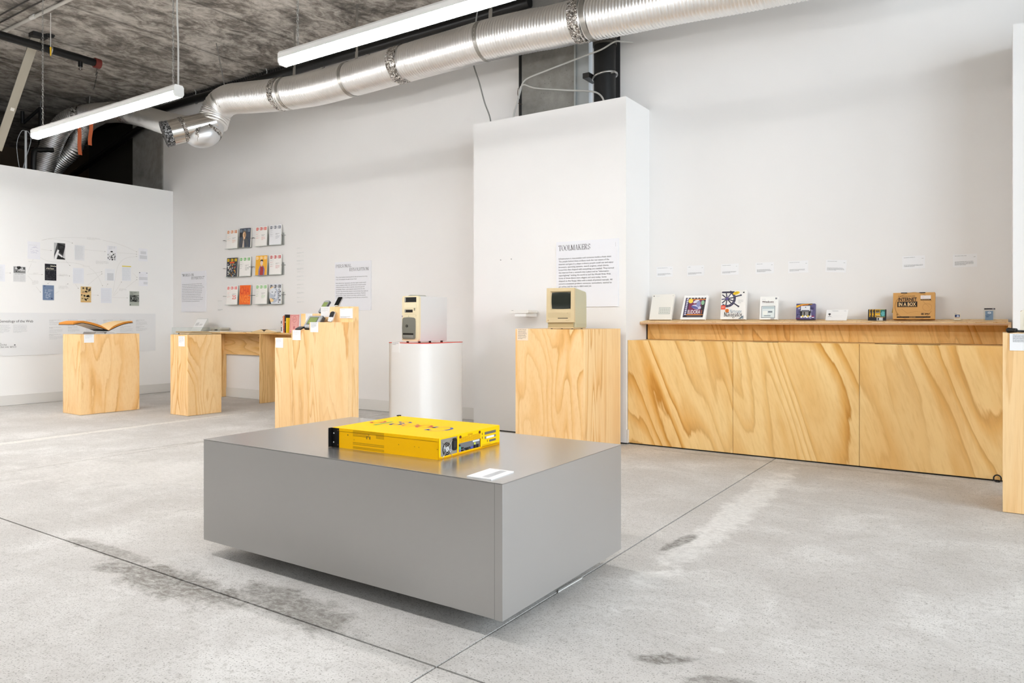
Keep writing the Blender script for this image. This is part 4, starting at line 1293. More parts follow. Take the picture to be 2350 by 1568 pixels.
# slanted screen recess
rc = MB()
o4 = [(0.030, -0.0075, 0.166), (0.222, -0.0075, 0.166), (0.222, -0.0035, 0.322), (0.030, -0.0035, 0.322)]
i4 = [(0.040, 0.012, 0.172), (0.214, 0.012, 0.172), (0.214, 0.012, 0.312), (0.040, 0.012, 0.312)]
rc.add(o4 + i4, [(0, 1, 5, 4), (1, 2, 6, 5), (2, 3, 7, 6), (3, 0, 4, 7)], bg_)
rc.build('screen_recess', t)
sc_ = MB()
nx, nz = 16, 12
vv = []
for j in range(nz + 1):
    for i in range(nx + 1):
        u, v = i / nx * 2 - 1, j / nz * 2 - 1
        su, sv = u * (1 - 0.035 * v * v), v * (1 - 0.045 * u * u)
        vv.append((0.127 + su * 0.088, 0.012 - 0.010 * (1 - 0.5 * (u * u + v * v)), 0.242 + sv * 0.071))
sc_.add(vv, [(j * (nx + 1) + i, j * (nx + 1) + i + 1, (j + 1) * (nx + 1) + i + 1, (j + 1) * (nx + 1) + i) for j in range(nz) for i in range(nx)], M('#2b302b', 0.10, 0, 0.6), True)
sc_.build('screen', t)
p = MB().fr((0, -0.0122, z0), (1, 0, 0), (0, 0.0340, 0.999))
gl = M('#a3906a', 0.6)
for i, zz in enumerate((0.078, 0.067, 0.056, 0.046)):
    p.rect(0.012, zz, 0.222, zz + 0.002, gl, 0)
p.rect(0.105, 0.034, 0.198, 0.0395, BLACK, 1)
p.rect(0.190, 0.0785, 0.197, 0.0805, INK, 1)
p.greek(0.178, 0.018, 0.038, 1, .01, 0.003, M('#b39a7c'), 3, 1)
for k, c_ in enumerate(('#5ea648', '#e8b93a', '#e07b2e', '#c8332e', '#7d3d86', '#3a78b5')):
    p.rect(0.0125 + 0.0004 * abs(k - 2), 0.0195 - k * 0.0015, 0.0205 - 0.0004 * abs(k - 2), 0.021 - k * 0.0015, M(c_), 1)
p.build('bezel_marks', t)
MB().box(0.012, 0.238, 0.006, 0.018, 0.012, 0.057, M('#b9a67c', 0.55)).build('recessed_foot', t)
MB().box(0.004, 0.246, 0.004, 0.284, 0.005, 0.014, bg_).build('base_rim', t, bevel=0.002, seg=1)
p = MB().fr((0.2504, 0, 0), (0, 1, 0), (0, 0, 1))
for i in range(3):
    p.rect(0.05, 0.024 + i * 0.009, 0.275, 0.026 + i * 0.009, M('#a9a586'), 0)
p.line([(0.022, 0.10), (0.022, 0.075), (0.032, 0.07)], 0.0015, M('#a9a586'), 0)
p.build('side_grooves', t)
for a, b in ((0.03, 0.03), (0.13, 0.02), (0.22, 0.03), (0.22, 0.25), (0.03, 0.25)):
    MB().cyl((a, b, 0.0), (a, b, 0.0055), 0.009, BLACK, 10).build('foot', t)

# small white shelf on the pier, with a white flat box on it
t = thing('wall_shelf', 'small white floating shelf on the white pier, left of the beige computer', 'shelf', (-3.886, 5.856, 1.153))
MB().box(0, 0.129, 0, YP - 5.856, 0, 0.033, M('#f1f1f0', 0.4)).build('shelf_board', t, bevel=0.002, seg=1)
t = thing('flat_white_modem', 'flat white electronic box overhanging the small white shelf on the pier', 'modem', (-3.947, 5.846, 1.1862), (0, 0, 0))
MB().prism([(0.0, 0.006), (0.01, 0.0), (0.215, 0.0), (0.222, 0.008), (0.222, 0.026), (0.214, 0.032), (0.012, 0.032), (0.0, 0.024)], 'Y', 0, 0.17, M('#eceae6', 0.4)).build('case', t, bevel=0.002)
MB().box(0.03, 0.052, -0.0008, 0.0, 0.0255, 0.0285, M('#8f8f90')).build('logo_mark', t)

# ---- 6: pedestal at the right edge
box_pedestal('wooden_pedestal', 'pale plywood pedestal cut by the right edge, in front of the counter', 0.009, 0.46, 5.130, 5.600, 1.044, W_PED2, W_PED2)
t = side_card('white printed card on the pedestal at the right edge', '-Y', 0.042, 5.130, 0.944, 0.150, 0.098, lines=10, seed=12, text_h=0.46, inkm=M('#85888d'))
t = thing('cream_desktop_unit', 'cream rounded electronic unit on the pedestal at the right edge', 'computer', (0.095, 5.235, 1.044))
MB().prism([(0.0, 0.012), (0.012, 0.0), (0.24, 0.0), (0.25, 0.012), (0.25, 0.126), (0.238, 0.138), (0.014, 0.138), (0.0, 0.124)], 'Y', 0, 0.02, M('#ebe5d6', 0.4)).build('front_shell', t, bevel=0.004)
MB().box(0.004, 0.246, 0.021, 0.20, 0.004, 0.134, M('#b9a184', 0.45)).build('rear_case', t, bevel=0.004)
MB().box(0.018, 0.0225, -0.001, 0.0, 0.040, 0.090, INK).build('vent_slit', t)
cab = catmull([(0.045, 5.30, 1.052), (0.052, 5.22, 1.058), (0.075, 5.19, 1.056), (0.10, 5.20, 1.055), (0.15, 5.20, 1.052), (0.25, 5.20, 1.052), (0.36, 5.22, 1.052)], 0.006)
t = thing('power_cable', 'thick black power cable coiled beside the cream unit at the right edge', 'cable', (0.09, 5.2, 1.044))
off = Vector((0.09, 5.2, 1.044))
MB().tube([q - off for q in cab], 0.0065, BLACK, 8).build('cord', t)
MB().cyl((-0.050, 0.02, 0.016), (-0.015, -0.01, 0.016), 0.0155, BLACK, 12, r2=0.012).sphere((-0.050, 0.02, 0.016), 0.016, BLACK).build('plug', t)
lp = [( -0.02 + 0.022 * math.cos(R(a)), 6.055, 0.026 + 0.024 * math.sin(R(a))) for a in range(0, 360, 15)]
tag(MB().tube(lp, 0.0045, BLACK, 8, closed=True).build('cable_loop'), 'small black cable loop at the floor beside the right end of the counter', 'cable')

# ---- wall desk
t = thing('wall_desk', 'shallow plywood desk against the back wall between two pedestals', 'desk', (-10.22, 6.262, 0))
MB().box(0, 2.64, 0, 0.308, 0.932, 0.954, W_DESKX).build('desk_top', t, bevel=0.001, seg=1)
for x in (0.775, 1.945):
    MB().box(x, x + 0.020, 0.006, 0.305, 0.002, 0.931, W_DESK).build('leg', t)
for a, b in ((0.02, 0.774), (0.796, 1.944), (1.966, 2.62)):
    MB().box(a, b, 0.275, 0.293, 0.625, 0.931, W_DESKX).build('apron', t)
ZD = 0.9545
# slanted sheet on a clear stand
t = thing('sign_holder', 'slanted clear holder with a sketched white sheet at the left of the desk', 'sign holder', (-9.90, 6.295, ZD))
MB().prism([(0, 0), (0.004, 0), (0.124, 0.19), (0.120, 0.19)], 'X', 0, 0.26, ACRYLIC).prism([(0.116, 0.186), (0.120, 0.186), (0.150, 0), (0.146, 0)], 'X', 0, 0.26, ACRYLIC).build('stand', t)
p = MB().fr((0, -0.001, 0.0), (1, 0, 0), (0, 0.534, 0.845))
p.rect(0.008, 0.004, 0.252, 0.215, M('#f2f1ef', 0.7), 0)
rnd = random.Random(5)
for i in range(7):
    x = 0.04 + i * 0.012
    p.line([(x, 0.10), (x + 0.006, 0.10 + rnd.uniform(0.02, 0.06))], 0.004, M('#7c7a78'), 1)
for i in range(7):
    x = 0.03 + i * 0.030
    p.line([(x, 0.02), (x + 0.012, 0.06)], 0.003, M('#caa48f'), 1)
    p.line([(x + 0.008, 0.02), (x + 0.014, 0.05)], 0.002, M('#b3b0ae'), 1)
for i in range(4):
    p.line([(0.14 + i * 0.018, 0.10), (0.146 + i * 0.018, 0.13)], 0.005, M('#8a7f7a'), 1)
p.build('sheet', t)
# grey box with dark label
t = thing('archive_box', 'low grey archive box with a dark label, on the desk beside the slanted sheet', 'box', (-9.60, 6.43, ZD))
MB().box(0, 0.26, 0, 0.12, 0, 0.052, M('#a89f8d', 0.7)).build('box_base', t)
MB().box(-0.004, 0.264, -0.004, 0.124, 0.036, 0.056, M('#c9c4b8', 0.7)).build('lid', t)
MB().box(0.10, 0.165, -0.0062, -0.004, 0.006, 0.034, M('#4d4740', 0.6)).build('label_plate', t)
# flat magazines and open book
for k, (x, w, lb) in enumerate([(-9.42, 0.42, 'thin printed sheets lying flat on the desk, next to the grey archive box'), (-8.97, 0.34, 'thin pale booklet lying flat on the desk, between the sheets and the open book')]):
    t = thing('flat_booklet', lb, 'booklet', (x, 6.275, ZD), (0, 0, 0))
    MB().box(0, w, 0, 0.25, 0, 0.008, M('#f1eee9', 0.7)).box(0.0, w, -0.0006, 0.25, 0.0082, 0.0095, M('#c9b79d', 0.6)).build('booklet', t)
t = thing('open_book', 'small open book with fanned cream pages on the wall desk', 'book', (-8.18, 6.270, ZD))
for side in (-1, 1):
    up = [(side * 0.26 * i / 10, 0.010 + 0.042 * math.sin(min(1, i / 3.2) * math.pi / 2) * (1 - i / 10) ** 1.1) for i in range(11)]
    m = MB()
    for i in range(10):
        q = [(up[i][0], 0.003), (up[i + 1][0], 0.003), up[i + 1], up[i]]
        if side < 0:
            q = q[::-1]
        m.prism(q, 'Y', 0.0, 0.24, M('#e6c999', 0.7))
    m.build('page_block', t)
    m = MB()
    for i in range(10):
        q = [(up[i][0], up[i][1]), (up[i + 1][0], up[i + 1][1]), (up[i + 1][0], up[i + 1][1] + 0.002), (up[i][0], up[i][1] + 0.002)]
        if side < 0:
            q = q[::-1]
        m.prism(q, 'Y', 0.0, 0.24, M('#f4efe4' if i > 2 else '#4b3b28', 0.7))
    m.build('open_page', t)
    MB().box(*( (0.0, 0.268) if side > 0 else (-0.268, 0.0)), -0.003, 0.243, 0, 0.003, M('#8a7650', 0.6)).build('cover', t)
# row of upright books
def book(label, x, w, d, h, spine, name='upright_book', y=6.29):
    t = thing(name, label, 'book', (x, y, ZD))
    c = M(spine, 0.5)
    MB().box(0, 0.002, 0, d, 0, h, c).box(w - 0.002, w, 0, d, 0, h, c).box(0.002, w - 0.002, 0, 0.003, 0, h, c).build('cover', t)
    MB().box(0.002, w - 0.002, 0.003, d - 0.004, 0.003, h - 0.003, PAPER).build('page_block', t)
    return t
t = book('slim black and white paperback, leftmost of the upright books on the desk', -7.86, 0.022, 0.16, 0.165, '#f0eeea')
p = MB().fr((0, -0.0004, 0), (1, 0, 0), (0, 0, 1)); p.rect(0.004, 0.02, 0.019, 0.075, M('#2b2b2b')).rect(0.004, 0.085, 0.019, 0.11, M('#d8d4d0')).rect(0.004, 0.12, 0.019, 0.155, M('#222222')); p.build('spine_print', t)
t = book('white spined book with red marks, second of the upright books on the desk', -7.836, 0.020, 0.16, 0.228, '#f4efec')
p = MB().fr((0, -0.0004, 0), (1, 0, 0), (0, 0, 1)); p.rect(0.004, 0.20, 0.016, 0.212, M('#8d5a44')).rect(0.005, 0.10, 0.015, 0.19, M('#e7b3a6')); p.build('spine_print', t)
t = book('orange spined book, third of the upright books on the desk', -7.814, 0.026, 0.17, 0.222, '#e06a2a')
p = MB().fr((0, -0.0004, 0), (1, 0, 0), (0, 0, 1)); p.rect(0.006, 0.01, 0.022, 0.09, M('#b8451a')).rect(0.008, 0.03, 0.020, 0.05, M('#3d1d12'), 1); p.build('spine_print', t)
t = book('tall black spined book, fourth of the upright books on the desk', -7.786, 0.026, 0.18, 0.238, '#1d1a1a')
p = MB().fr((0, -0.0004, 0), (1, 0, 0), (0, 0, 1)); p.rect(0.004, 0.135, 0.022, 0.145, M('#e6e2da')); p.build('spine_print', t)
book('yellow spined book, last of the upright row beside the pink book', -7.758, 0.024, 0.17, 0.195, '#f2d324')
t = thing('pink_book', 'pink book with ornate red cover border, facing out beside the upright books', 'book', (-7.722, 6.31, ZD), (R(-4), 0, 0))
MB().box(0, 0.182, 0.0, 0.003, 0, 0.238, M('#f0b0aa', 0.55)).box(0, 0.182, 0.025, 0.028, 0, 0.238, M('#f0b0aa', 0.55)).build('cover', t)
MB().box(0.002, 0.180, 0.003, 0.025, 0.002, 0.236, PAPER).build('page_block', t)
p = MB().fr((0, -0.0004, 0), (1, 0, 0), (0, 0, 1))
rd = M('#c0545c', 0.6)
rnd = random.Random(11)
for i in range(15):
    z = 0.012 + i * 0.0155
    for x in (0.012, 0.160):
        p.disc(x + 0.006 + rnd.uniform(-0.003, 0.003), z, 0.006, rd, 1, 0.004, n=8, rot=rnd.uniform(0, 3))
for i in range(9):
    p.disc(0.022 + i * 0.0175, 0.226, 0.006, rd, 1, 0.004, n=8).disc(0.022 + i * 0.0175, 0.012, 0.006, rd, 1, 0.004, n=8)
p.ring(0.091, 0.175, 0.040, 0.003, rd, 1).ring(0.091, 0.175, 0.033, 0.0015, rd, 1)
p.greek(0.066, 0.186, 0.05, 3, 0.010, 0.004, rd, 2, 2).greek(0.060, 0.115, 0.06, 2, 0.012, 0.005, rd, 3, 1)
p.poly([(0.080, 0.055), (0.102, 0.055), (0.098, 0.085), (0.084, 0.085)], rd, 1).ring(0.091, 0.070, 0.022, 0.002, rd, 1)
p.build('cover_print', t)
# ================================================================== SIGNS, MAGAZINES, WALL DIAGRAM
def sign(name, label, x, y, w=0.64, h=0.62):
    t = thing(name, label, 'sign', (x, y, 1.244))
    MB().box(0, w, -0.012, 0, 0, h, SIGN).build('board', t)
    p = MB().fr((0, -0.0122, 0), (1, 0, 0), (0, 0, 1))
    return t, p
INK2 = M('#4b4a4c', 0.7, 0, 0.2)
t, p = sign('text_panel', 'square white TOOLMAKERS text panel on the white pier behind the beige computer', -3.531, YP, 0.649)
p.serif('TOOLMAKERS', 0.028, 0.535, 0.050, INK, 1, width=0.335, thick=0.125)
p.build('heading', t)
p = MB().fr((0, -0.0122, 0), (1, 0, 0), (0, 0, 1))
for i, (s_, w_) in enumerate([('Infrastructure is inaccessible until someone builds a front door.', 0.555), ('The people behind these artifacts took the raw nature of the', 0.530), ('internet and gave it a shape ordinary people could use and enjoy:', 0.575), ('browsers, operating systems, search engines, email clients,', 0.527), ('boxed kits that shipped with everything you needed. They turned', 0.578), ('the internet from a network into a place and an "information', 0.528), ('superhighway" inviting the world to surf the World Wide Web.', 0.550), ('Some of those doors were elegant and exist today. Some', 0.503), ('shipped on five floppy disks with a stack of printed manuals. All', 0.562), ('solved a consistent problem: someone, somewhere, wanted to', 0.556), ('get online, and the way in didn\'t exist yet.', 0.350)]):
    p.text(s_, 0.028, 0.452 - i * 0.0265, 0.0145, INK2, 1, width=w_)
p.build('body_text', t)
MB().fr((0, -0.0122, 0), (1, 0, 0), (0, 0, 1)).rect(0.622, 0.545, 0.624, 0.585, LTINK).build('edge_mark', t)

t, p = sign('text_panel', 'square white PERSONAL REVOLUTION text panel on the back wall', -7.141, YW, 0.640)
p.serif('PERSONAL', 0.024, 0.548, 0.040, INK2, 1, width=0.275, thick=0.115)
p.serif('REVOLUTION', 0.605, 0.497, 0.040, INK2, 1, width=0.335, thick=0.115, align='R')
p.build('heading', t)
p = MB().fr((0, -0.0122, 0), (1, 0, 0), (0, 0, 1))
g_ = M('#77767a', 0.7, 0, 0.2)
p.text('This is the moment computing left the lab and entered the living', 0.024, 0.418, 0.0145, g_, 1, width=0.56)
p.text('room, the backpack, the palm of your hand.', 0.024, 0.390, 0.0145, g_, 1, width=0.375)
for i, (s_, w_) in enumerate([('Every device here represents a bet that regular people would', 0.535), ('want a computer of their own, and that how it looked and felt', 0.535), ('mattered as much as what it could do. Some bets paid off', 0.51), ('immediately. Others, never adopted, mattered more for the', 0.515), ('questions they forced the industry to ask and ideas they explored.', 0.575), ('The through-line was miniaturization and intimacy. Machines', 0.53), ('getting smaller, closer, harder to put down, until the network', 0.53), ('and you became something you carried with you everywhere.', 0.57)]):
    p.text(s_, 0.024, 0.342 - i * 0.0265, 0.0145, g_, 1, width=w_)
p.build('body_text', t)

t, p = sign('text_panel', 'square white WORKS ON HYPERTEXT text panel near the left corner', -10.555, YW, 0.628)
p.serif('"WORKS ON', 0.022, 0.548, 0.040, INK2, 1, width=0.305, thick=0.115)
p.serif('HYPERTEXT"', 0.600, 0.498, 0.040, INK2, 1, width=0.335, thick=0.115, align='R')
p.build('heading', t)
p = MB().fr((0, -0.0122, 0), (1, 0, 0), (0, 0, 1))
for i in range(11):
    p.greek(0.022, 0.432 - i * 0.0262, [0.575, 0.57, 0.575, 0.57, 0.56, 0.555, 0.56, 0.555, 0.565, 0.555, 0.46][i], 1, 0.02, 0.0105, g_, 60 + i, 1, wl=0.038)
p.build('body_text', t)

# ---- magazine racks
COLX = [(-9.385, -8.842), (-8.722, -8.138)]
ROWZ = [(2.150, 'top'), (1.742, 'middle'), (1.338, 'bottom')]
for z, rn in ROWZ:
    for (a, b), cn in zip(COLX, ('left', 'right')):
        t = thing('magazine_rack', 'clear acrylic double magazine rack, %s one of the %s row' % (cn, rn), 'magazine rack', (a, YW, z), group='clear magazine racks')
        w = b - a
        MB().box(0, w, -0.004, 0, 0, 0.17, ACRYLIC).build('back_plate', t)
        MB().box(0, w, -0.062, -0.0045, -0.004, 0.0, ACRYLIC).build('ledge', t)
        MB().box(0, w, -0.066, -0.062, -0.004, 0.010, ACRYLIC).build('lip', t)
        for x0, x1 in ((-0.050, -0.002), (w + 0.002, w + 0.022)):
            MB().cyl((x0, -0.055, 0.130), (x1, -0.055, 0.130), 0.0035, M('#8d8d8d', 0.4, 0.8), 8).cyl((x0 if x0 < 0 else x1, -0.055, 0.130), (x0 if x0 < 0 else x1, 0, 0.130), 0.003, M('#8d8d8d', 0.4, 0.8), 8).build('side_arm', t)

def masthead(p, w, c, bgc, k=1, zt=0.262, hh=0.040):
    c_, b_ = M(c, 0.5), M(bgc, 0.5)
    xs_ = [0.012, 0.062, 0.092, 0.142, 0.170]
    ws_ = [0.042, 0.020, 0.042, 0.020, 0.044]
    for i, ch in enumerate('WIRED'):
        x0, ww = xs_[i] * w / 0.226, ws_[i] * w / 0.226
        if i % 2 == 0:
            p.rect(x0, zt - hh, x0 + ww, zt, c_, k)
            p.text(ch, x0 + ww * 0.2, zt - hh * 0.84, hh * 0.66, b_, k + 1, width=ww * 0.6, bold=0.01)
        else:
            p.text(ch, x0 + ww * 0.25, zt - hh * 0.88, hh * 0.74, c_, k + 1, width=ww * (0.22 if ch == 'I' else 0.5), bold=0.015)

def magazine(x, z, w, label, cover, head, headbg, art, thick=0.012, h=0.276, yoff=0.0):
    t = thing('magazine', label, 'magazine', (x, YW - 0.052 + yoff, z), (R(-3), 0, 0), 'magazines in the wall racks')
    c_ = M(cover, 0.35)
    # pages bow away from the wall at the free edge
    n = 8
    m = MB()
    for i in range(n):
        u0, u1 = i / n, (i + 1) / n
        d0, d1 = 0.016 * u0 ** 2.5, 0.016 * u1 ** 2.5
        m.prism([(u0 * w, d0), (u1 * w, d1), (u1 * w, d1 + thick), (u0 * w, d0 + thick)], 'Z', 0.001, h - 0.001, M('#d9d6cd', 0.7))
    m.build('page_block', t)
    m = MB()
    for i in range(n):
        u0, u1 = i / n, (i + 1) / n
        d0, d1 = 0.016 * u0 ** 2.5, 0.016 * u1 ** 2.5
        m.prism([(u0 * w, d0 - 0.0014), (u1 * w, d1 - 0.0014), (u1 * w, d1 - 0.0002), (u0 * w, d0 - 0.0002)], 'Z', 0, h, c_)
    m.build('cover', t)
    class BP(MB):
        def P2(s, a, b, k=0):
            u = max(0.0, min(1.0, a / w))
            return Vector((a, 0.016 * u ** 2.5 - 0.0014 - 0.0005 * (k + 1), b))
    p = BP().fr((0, 0, 0), (1, 0, 0), (0, 0, 1))
    masthead(p, w, head, headbg)
    p.build('masthead', t)
    p = BP().fr((0, 0, 0), (1, 0, 0), (0, 0, 1))
    art(p, w, h)
    p.build('cover_print', t)
    return t
def textcover(ink, accent, seed, big=None, accent_x=0.56):
    def f(p, w, h):
        rnd = random.Random(seed)
        z = 0.205
        for i in range(4):
            p.greek(0.014, z, w * rnd.uniform(0.26, 0.4), rnd.choice([1, 2, 2]), 0.008, 0.0045, M(ink if i % 2 == 0 else accent, 0.6), seed + i, 1)
            z -= 0.028
        p.greek(w * accent_x, 0.160, w * 0.34, 2, 0.012, 0.007, M('#2c2a2a', 0.6), seed + 9, 1)
        if big:
            p.text(big[0], w * accent_x, 0.160 - 0.024 - big[1], big[1], M(accent, 0.5), 2, width=w * 0.34, bold=0.01)
        else:
            p.greek(w * accent_x, 0.128, w * 0.34, 4, 0.012, 0.007, M(accent, 0.6), seed + 12, 1)
    return f
def portrait(p, w, h):
    p.rect(0.0, 0.15, 0.07, 0.215, M('#1d1d22', 0.5), 1)
    p.poly([(0.01, 0.0), (0.19, 0.0), (0.20, 0.06), (0.165, 0.125), (0.12, 0.150), (0.07, 0.140), (0.03, 0.09)], M('#4d4f52', 0.6), 2)
    p.poly([(0.07, 0.0), (0.115, 0.0), (0.108, 0.09), (0.098, 0.12), (0.086, 0.10)], M('#c9b9a8', 0.6), 3)
    p.poly([(0.085, 0.115), (0.125, 0.118), (0.128, 0.15), (0.088, 0.15)], M('#d9b08c', 0.6), 3)
    p.disc(0.108, 0.180, 0.034, M('#e9c59c', 0.6), 4, 0.046)
    p.disc(0.122, 0.185, 0.018, M('#b98c66', 0.6), 5, 0.036)
    p.disc(0.108, 0.228, 0.028, M('#7d6a55', 0.6), 5, 0.010)
    for x in (0.096, 0.122):
        p.rect(x - 0.006, 0.186, x + 0.006, 0.190, M('#2a2320'), 6)
    p.rect(0.098, 0.158, 0.118, 0.161, M('#8d4f42'), 6)
def collage(p, w, h):
    rnd = random.Random(21)
    p.rect(0, 0.0, w * 0.97, 0.205, M('#5a5c68', 0.6), 1)
    p.rect(w * 0.3, 0.195, w * 0.75, 0.218, M('#e05a1e', 0.5), 4)
    for i in range(60):
        x, z = rnd.uniform(0.01, w - 0.03), rnd.uniform(0.004, 0.185)
        p.disc(x, z, rnd.uniform(0.006, 0.017), M(rnd.choice(['#e3e3e0', '#c9433a', '#86a08a', '#e0a03a', '#3b3d49', '#bfc3c9', '#9a9aa8', '#f0f0ee']), 0.6), 2 + i % 2, rnd.uniform(0.004, 0.012), 8, rnd.uniform(0, 3))
def kid(p, w, h):
    p.poly([(0.07, 0.0), (0.185, 0.0), (0.19, 0.08), (0.165, 0.13), (0.09, 0.13), (0.068, 0.07)], M('#8c7aa8', 0.6), 1)
    p.poly([(0.095, 0.0), (0.16, 0.0), (0.165, 0.09), (0.15, 0.125), (0.105, 0.125)], M('#a8352c', 0.6), 2)
    p.rect(0.118, 0.12, 0.14, 0.145, M('#e5b08a', 0.6), 2)
    p.disc(0.128, 0.172, 0.026, M('#f3dcc6', 0.6), 3, 0.036)
    p.poly([(0.100, 0.188), (0.108, 0.215), (0.135, 0.222), (0.156, 0.208), (0.156, 0.186), (0.142, 0.198), (0.118, 0.200)], M('#2c2222', 0.6), 4)
    for x in (0.119, 0.138):
        p.rect(x - 0.003, 0.172, x + 0.003, 0.176, M('#33231f'), 5)
    p.rect(0.120, 0.150, 0.137, 0.153, M('#b9573f'), 5)
def change(p, w, h):
    p.text('CHA', 0.012, 0.150, 0.108, M('#e04a10', 0.5), 1, width=w * 0.88, bold=0.02)
    p.text('NGE', 0.012, 0.030, 0.100, M('#fb8a2e', 0.5), 1, width=w * 0.88, bold=0.02)
def face(p, w, h):
    p.disc(0.10, 0.12, 0.088, M('#b9c0cc', 0.6), 1, 0.105)
    p.disc(0.07, 0.175, 0.05, M('#dfe3e8', 0.6), 2, 0.045)
    p.poly([(0.0, 0.20), (0.04, 0.235), (0.10, 0.238), (0.04, 0.215)], M('#f0c98c', 0.6), 3)
    p.poly([(0.02, 0.02), (0.09, 0.035), (0.095, 0.06), (0.03, 0.085), (0.01, 0.06)], M('#f0cf96', 0.6), 3)
    p.poly([(0.10, 0.10), (0.115, 0.17), (0.125, 0.105)], M('#8f98a8', 0.6), 3)
    for x in (0.06, 0.125):
        p.disc(x, 0.165, 0.013, M('#2b2f38'), 4, 0.005)
    p.line([(0.06, 0.075), (0.09, 0.068), (0.13, 0.078)], 0.006, M('#4b505c'), 4)
    p.poly([(0.0, 0.0), (0.05, 0.0), (0.02, 0.05), (0.0, 0.09)], M('#1d1f26'), 4)
    for i in range(7):
        p.rect(w * 0.80, 0.015 + i * 0.029, w * (0.97 if i % 2 else 0.90), 0.035 + i * 0.029, M('#17171a'), 4)
        p.rect(w * 0.84, 0.020 + i * 0.029, w * 0.90, 0.030 + i * 0.029, M('#e9e9ea'), 5)
XM = [-9.360, -9.062, -8.700, -8.398]
wc = '#f2efea'
MAGS = [
    (0, 0, wc, '#d9813a', wc, textcover('#6b6763', '#d9813a', 1), 'white magazine with an orange masthead, top row, first from the left'),
    (0, 1, '#3a4150', '#7d8a98', '#3a4150', portrait, 'dark magazine with a painted portrait of a person in grey, top row'),
    (0, 2, wc, '#e0503c', wc, textcover('#b58a80', '#e0503c', 2), 'white magazine with a red masthead and red and black cover line, top row'),
    (0, 3, '#eeeef0', '#6e7480', '#eeeef0', textcover('#55555c', '#8a8d96', 3), 'white magazine with a grey masthead, top row, last on the right'),
    (1, 0, '#2a2a2e', '#f0c818', '#2a2a2e', collage, 'black magazine with a yellow masthead over a busy collage, middle row'),
    (1, 1, wc, '#58b04e', wc, textcover('#5d6a5c', '#2f4a32', 4), 'white magazine with a green masthead and dark cover lines, middle row'),
    (1, 2, '#f2b01c', '#fbe3b4', '#f2b01c', kid, 'yellow magazine picturing a figure in a red vest, middle row'),
    (1, 3, wc, '#c5302e', wc, textcover('#8a8480', '#c5302e', 5), 'white magazine with a dark red masthead, middle row, last on the right'),
    (2, 0, wc, '#e8645e', wc, textcover('#d98f8a', '#e8645e', 6, ('25', 0.055)), 'white magazine with a pink-red masthead and large number 25, bottom row'),
    (2, 1, '#f26a12', '#f26a12', '#f26a12', change, 'bright orange magazine filled with block letters, bottom row'),
    (2, 2, wc, '#7ac46a', wc, textcover('#8aa08a', '#7ac46a', 7), 'white magazine with a pale green masthead and black spine pages, bottom row'),
    (2, 3, '#dfe1e6', '#2a2c33', '#dfe1e6', face, 'grey magazine with a large collaged face and black side lettering, bottom row'),
]
for r_, c_, cov, hd, hb, art, lb in MAGS:
    magazine(XM[c_], ROWZ[r_][0] + 0.004, 0.226, lb, cov, hd, hb, art, thick=[0.014, 0.02, 0.012, 0.012][(r_ + c_) % 4])

# small print labels on the wall beside the racks
t = thing('wall_label_column', 'column of tiny grey caption lines on the wall right of the magazine racks', 'wall text', (-7.885, YW, 1.34))
for i, (z, n) in enumerate([(0.752, 1), (0.69, 2), (0.645, 1), (0.585, 2), (0.54, 1), (0.478, 3), (0.435, 1), (0.375, 2), (0.325, 1), (0.265, 2), (0.218, 1), (0.155, 3), (0.09, 1), (0.03, 2)]):
    MB().box(0.0, 0.150, -0.0004, 0, z - 0.02, z + 0.004, M('#e9e8e6', 0.7)).build('label_strip', t)
    MB().fr((0, -0.0004, 0), (1, 0, 0), (0, 0, 1)).greek(0, z, 0.145 if n > 1 else 0.07, n, 0.008, 0.0045, M('#b2b2b2'), 80 + i).build('lettering', t)
t = thing('wall_label', 'two tiny grey caption lines on the wall left of the bottom magazine rack', 'wall text', (-9.64, YW, 1.25))
MB().box(0.0, 0.13, -0.0004, 0, 0, 0.16, M('#e9e8e6', 0.7)).build('label_strip', t)
MB().fr((0, -0.0004, 0), (1, 0, 0), (0, 0, 1)).greek(0.0, 0.155, 0.10, 1, 0.008, 0.004, M('#b2b2b2'), 5).greek(0.0, 0.03, 0.125, 3, 0.008, 0.004, M('#b2b2b2'), 6).build('lettering', t)

# ---- the diagram on the left partition (prints, arrows, captions)
def wprint(name, label, y0, y1, z0, z1, base, art=None, cat='wall print', th=0.003):
    t = thing(name, label, cat, (XL, y0, z0), (0, 0, R(90)), 'prints of the wall diagram')
    w, h = y1 - y0, z1 - z0
    MB().box(0, w, -th, 0, 0, h, M(base, 0.65, 0, 0.2)).build('sheet', t)
    if art:
        p = MB().fr((0, -th - 0.0001, 0), (1, 0, 0), (0, 0, 1))
        art(p, w, h)
        p.build('print', t)
    return t
def a_notes(p, w, h):
    p.greek(w * .1, h * .82, w * .75, 1, .01, .006, LTINK, 1)
    rnd = random.Random(3)
    for i in range(14):
        x, z = rnd.uniform(.05, .7) * w, rnd.uniform(.35, .7) * h
        p.line([(x, z), (x + w * rnd.uniform(.1, .25), z + rnd.uniform(-.02, .02))], .003, M('#c2c2d4'), 1)
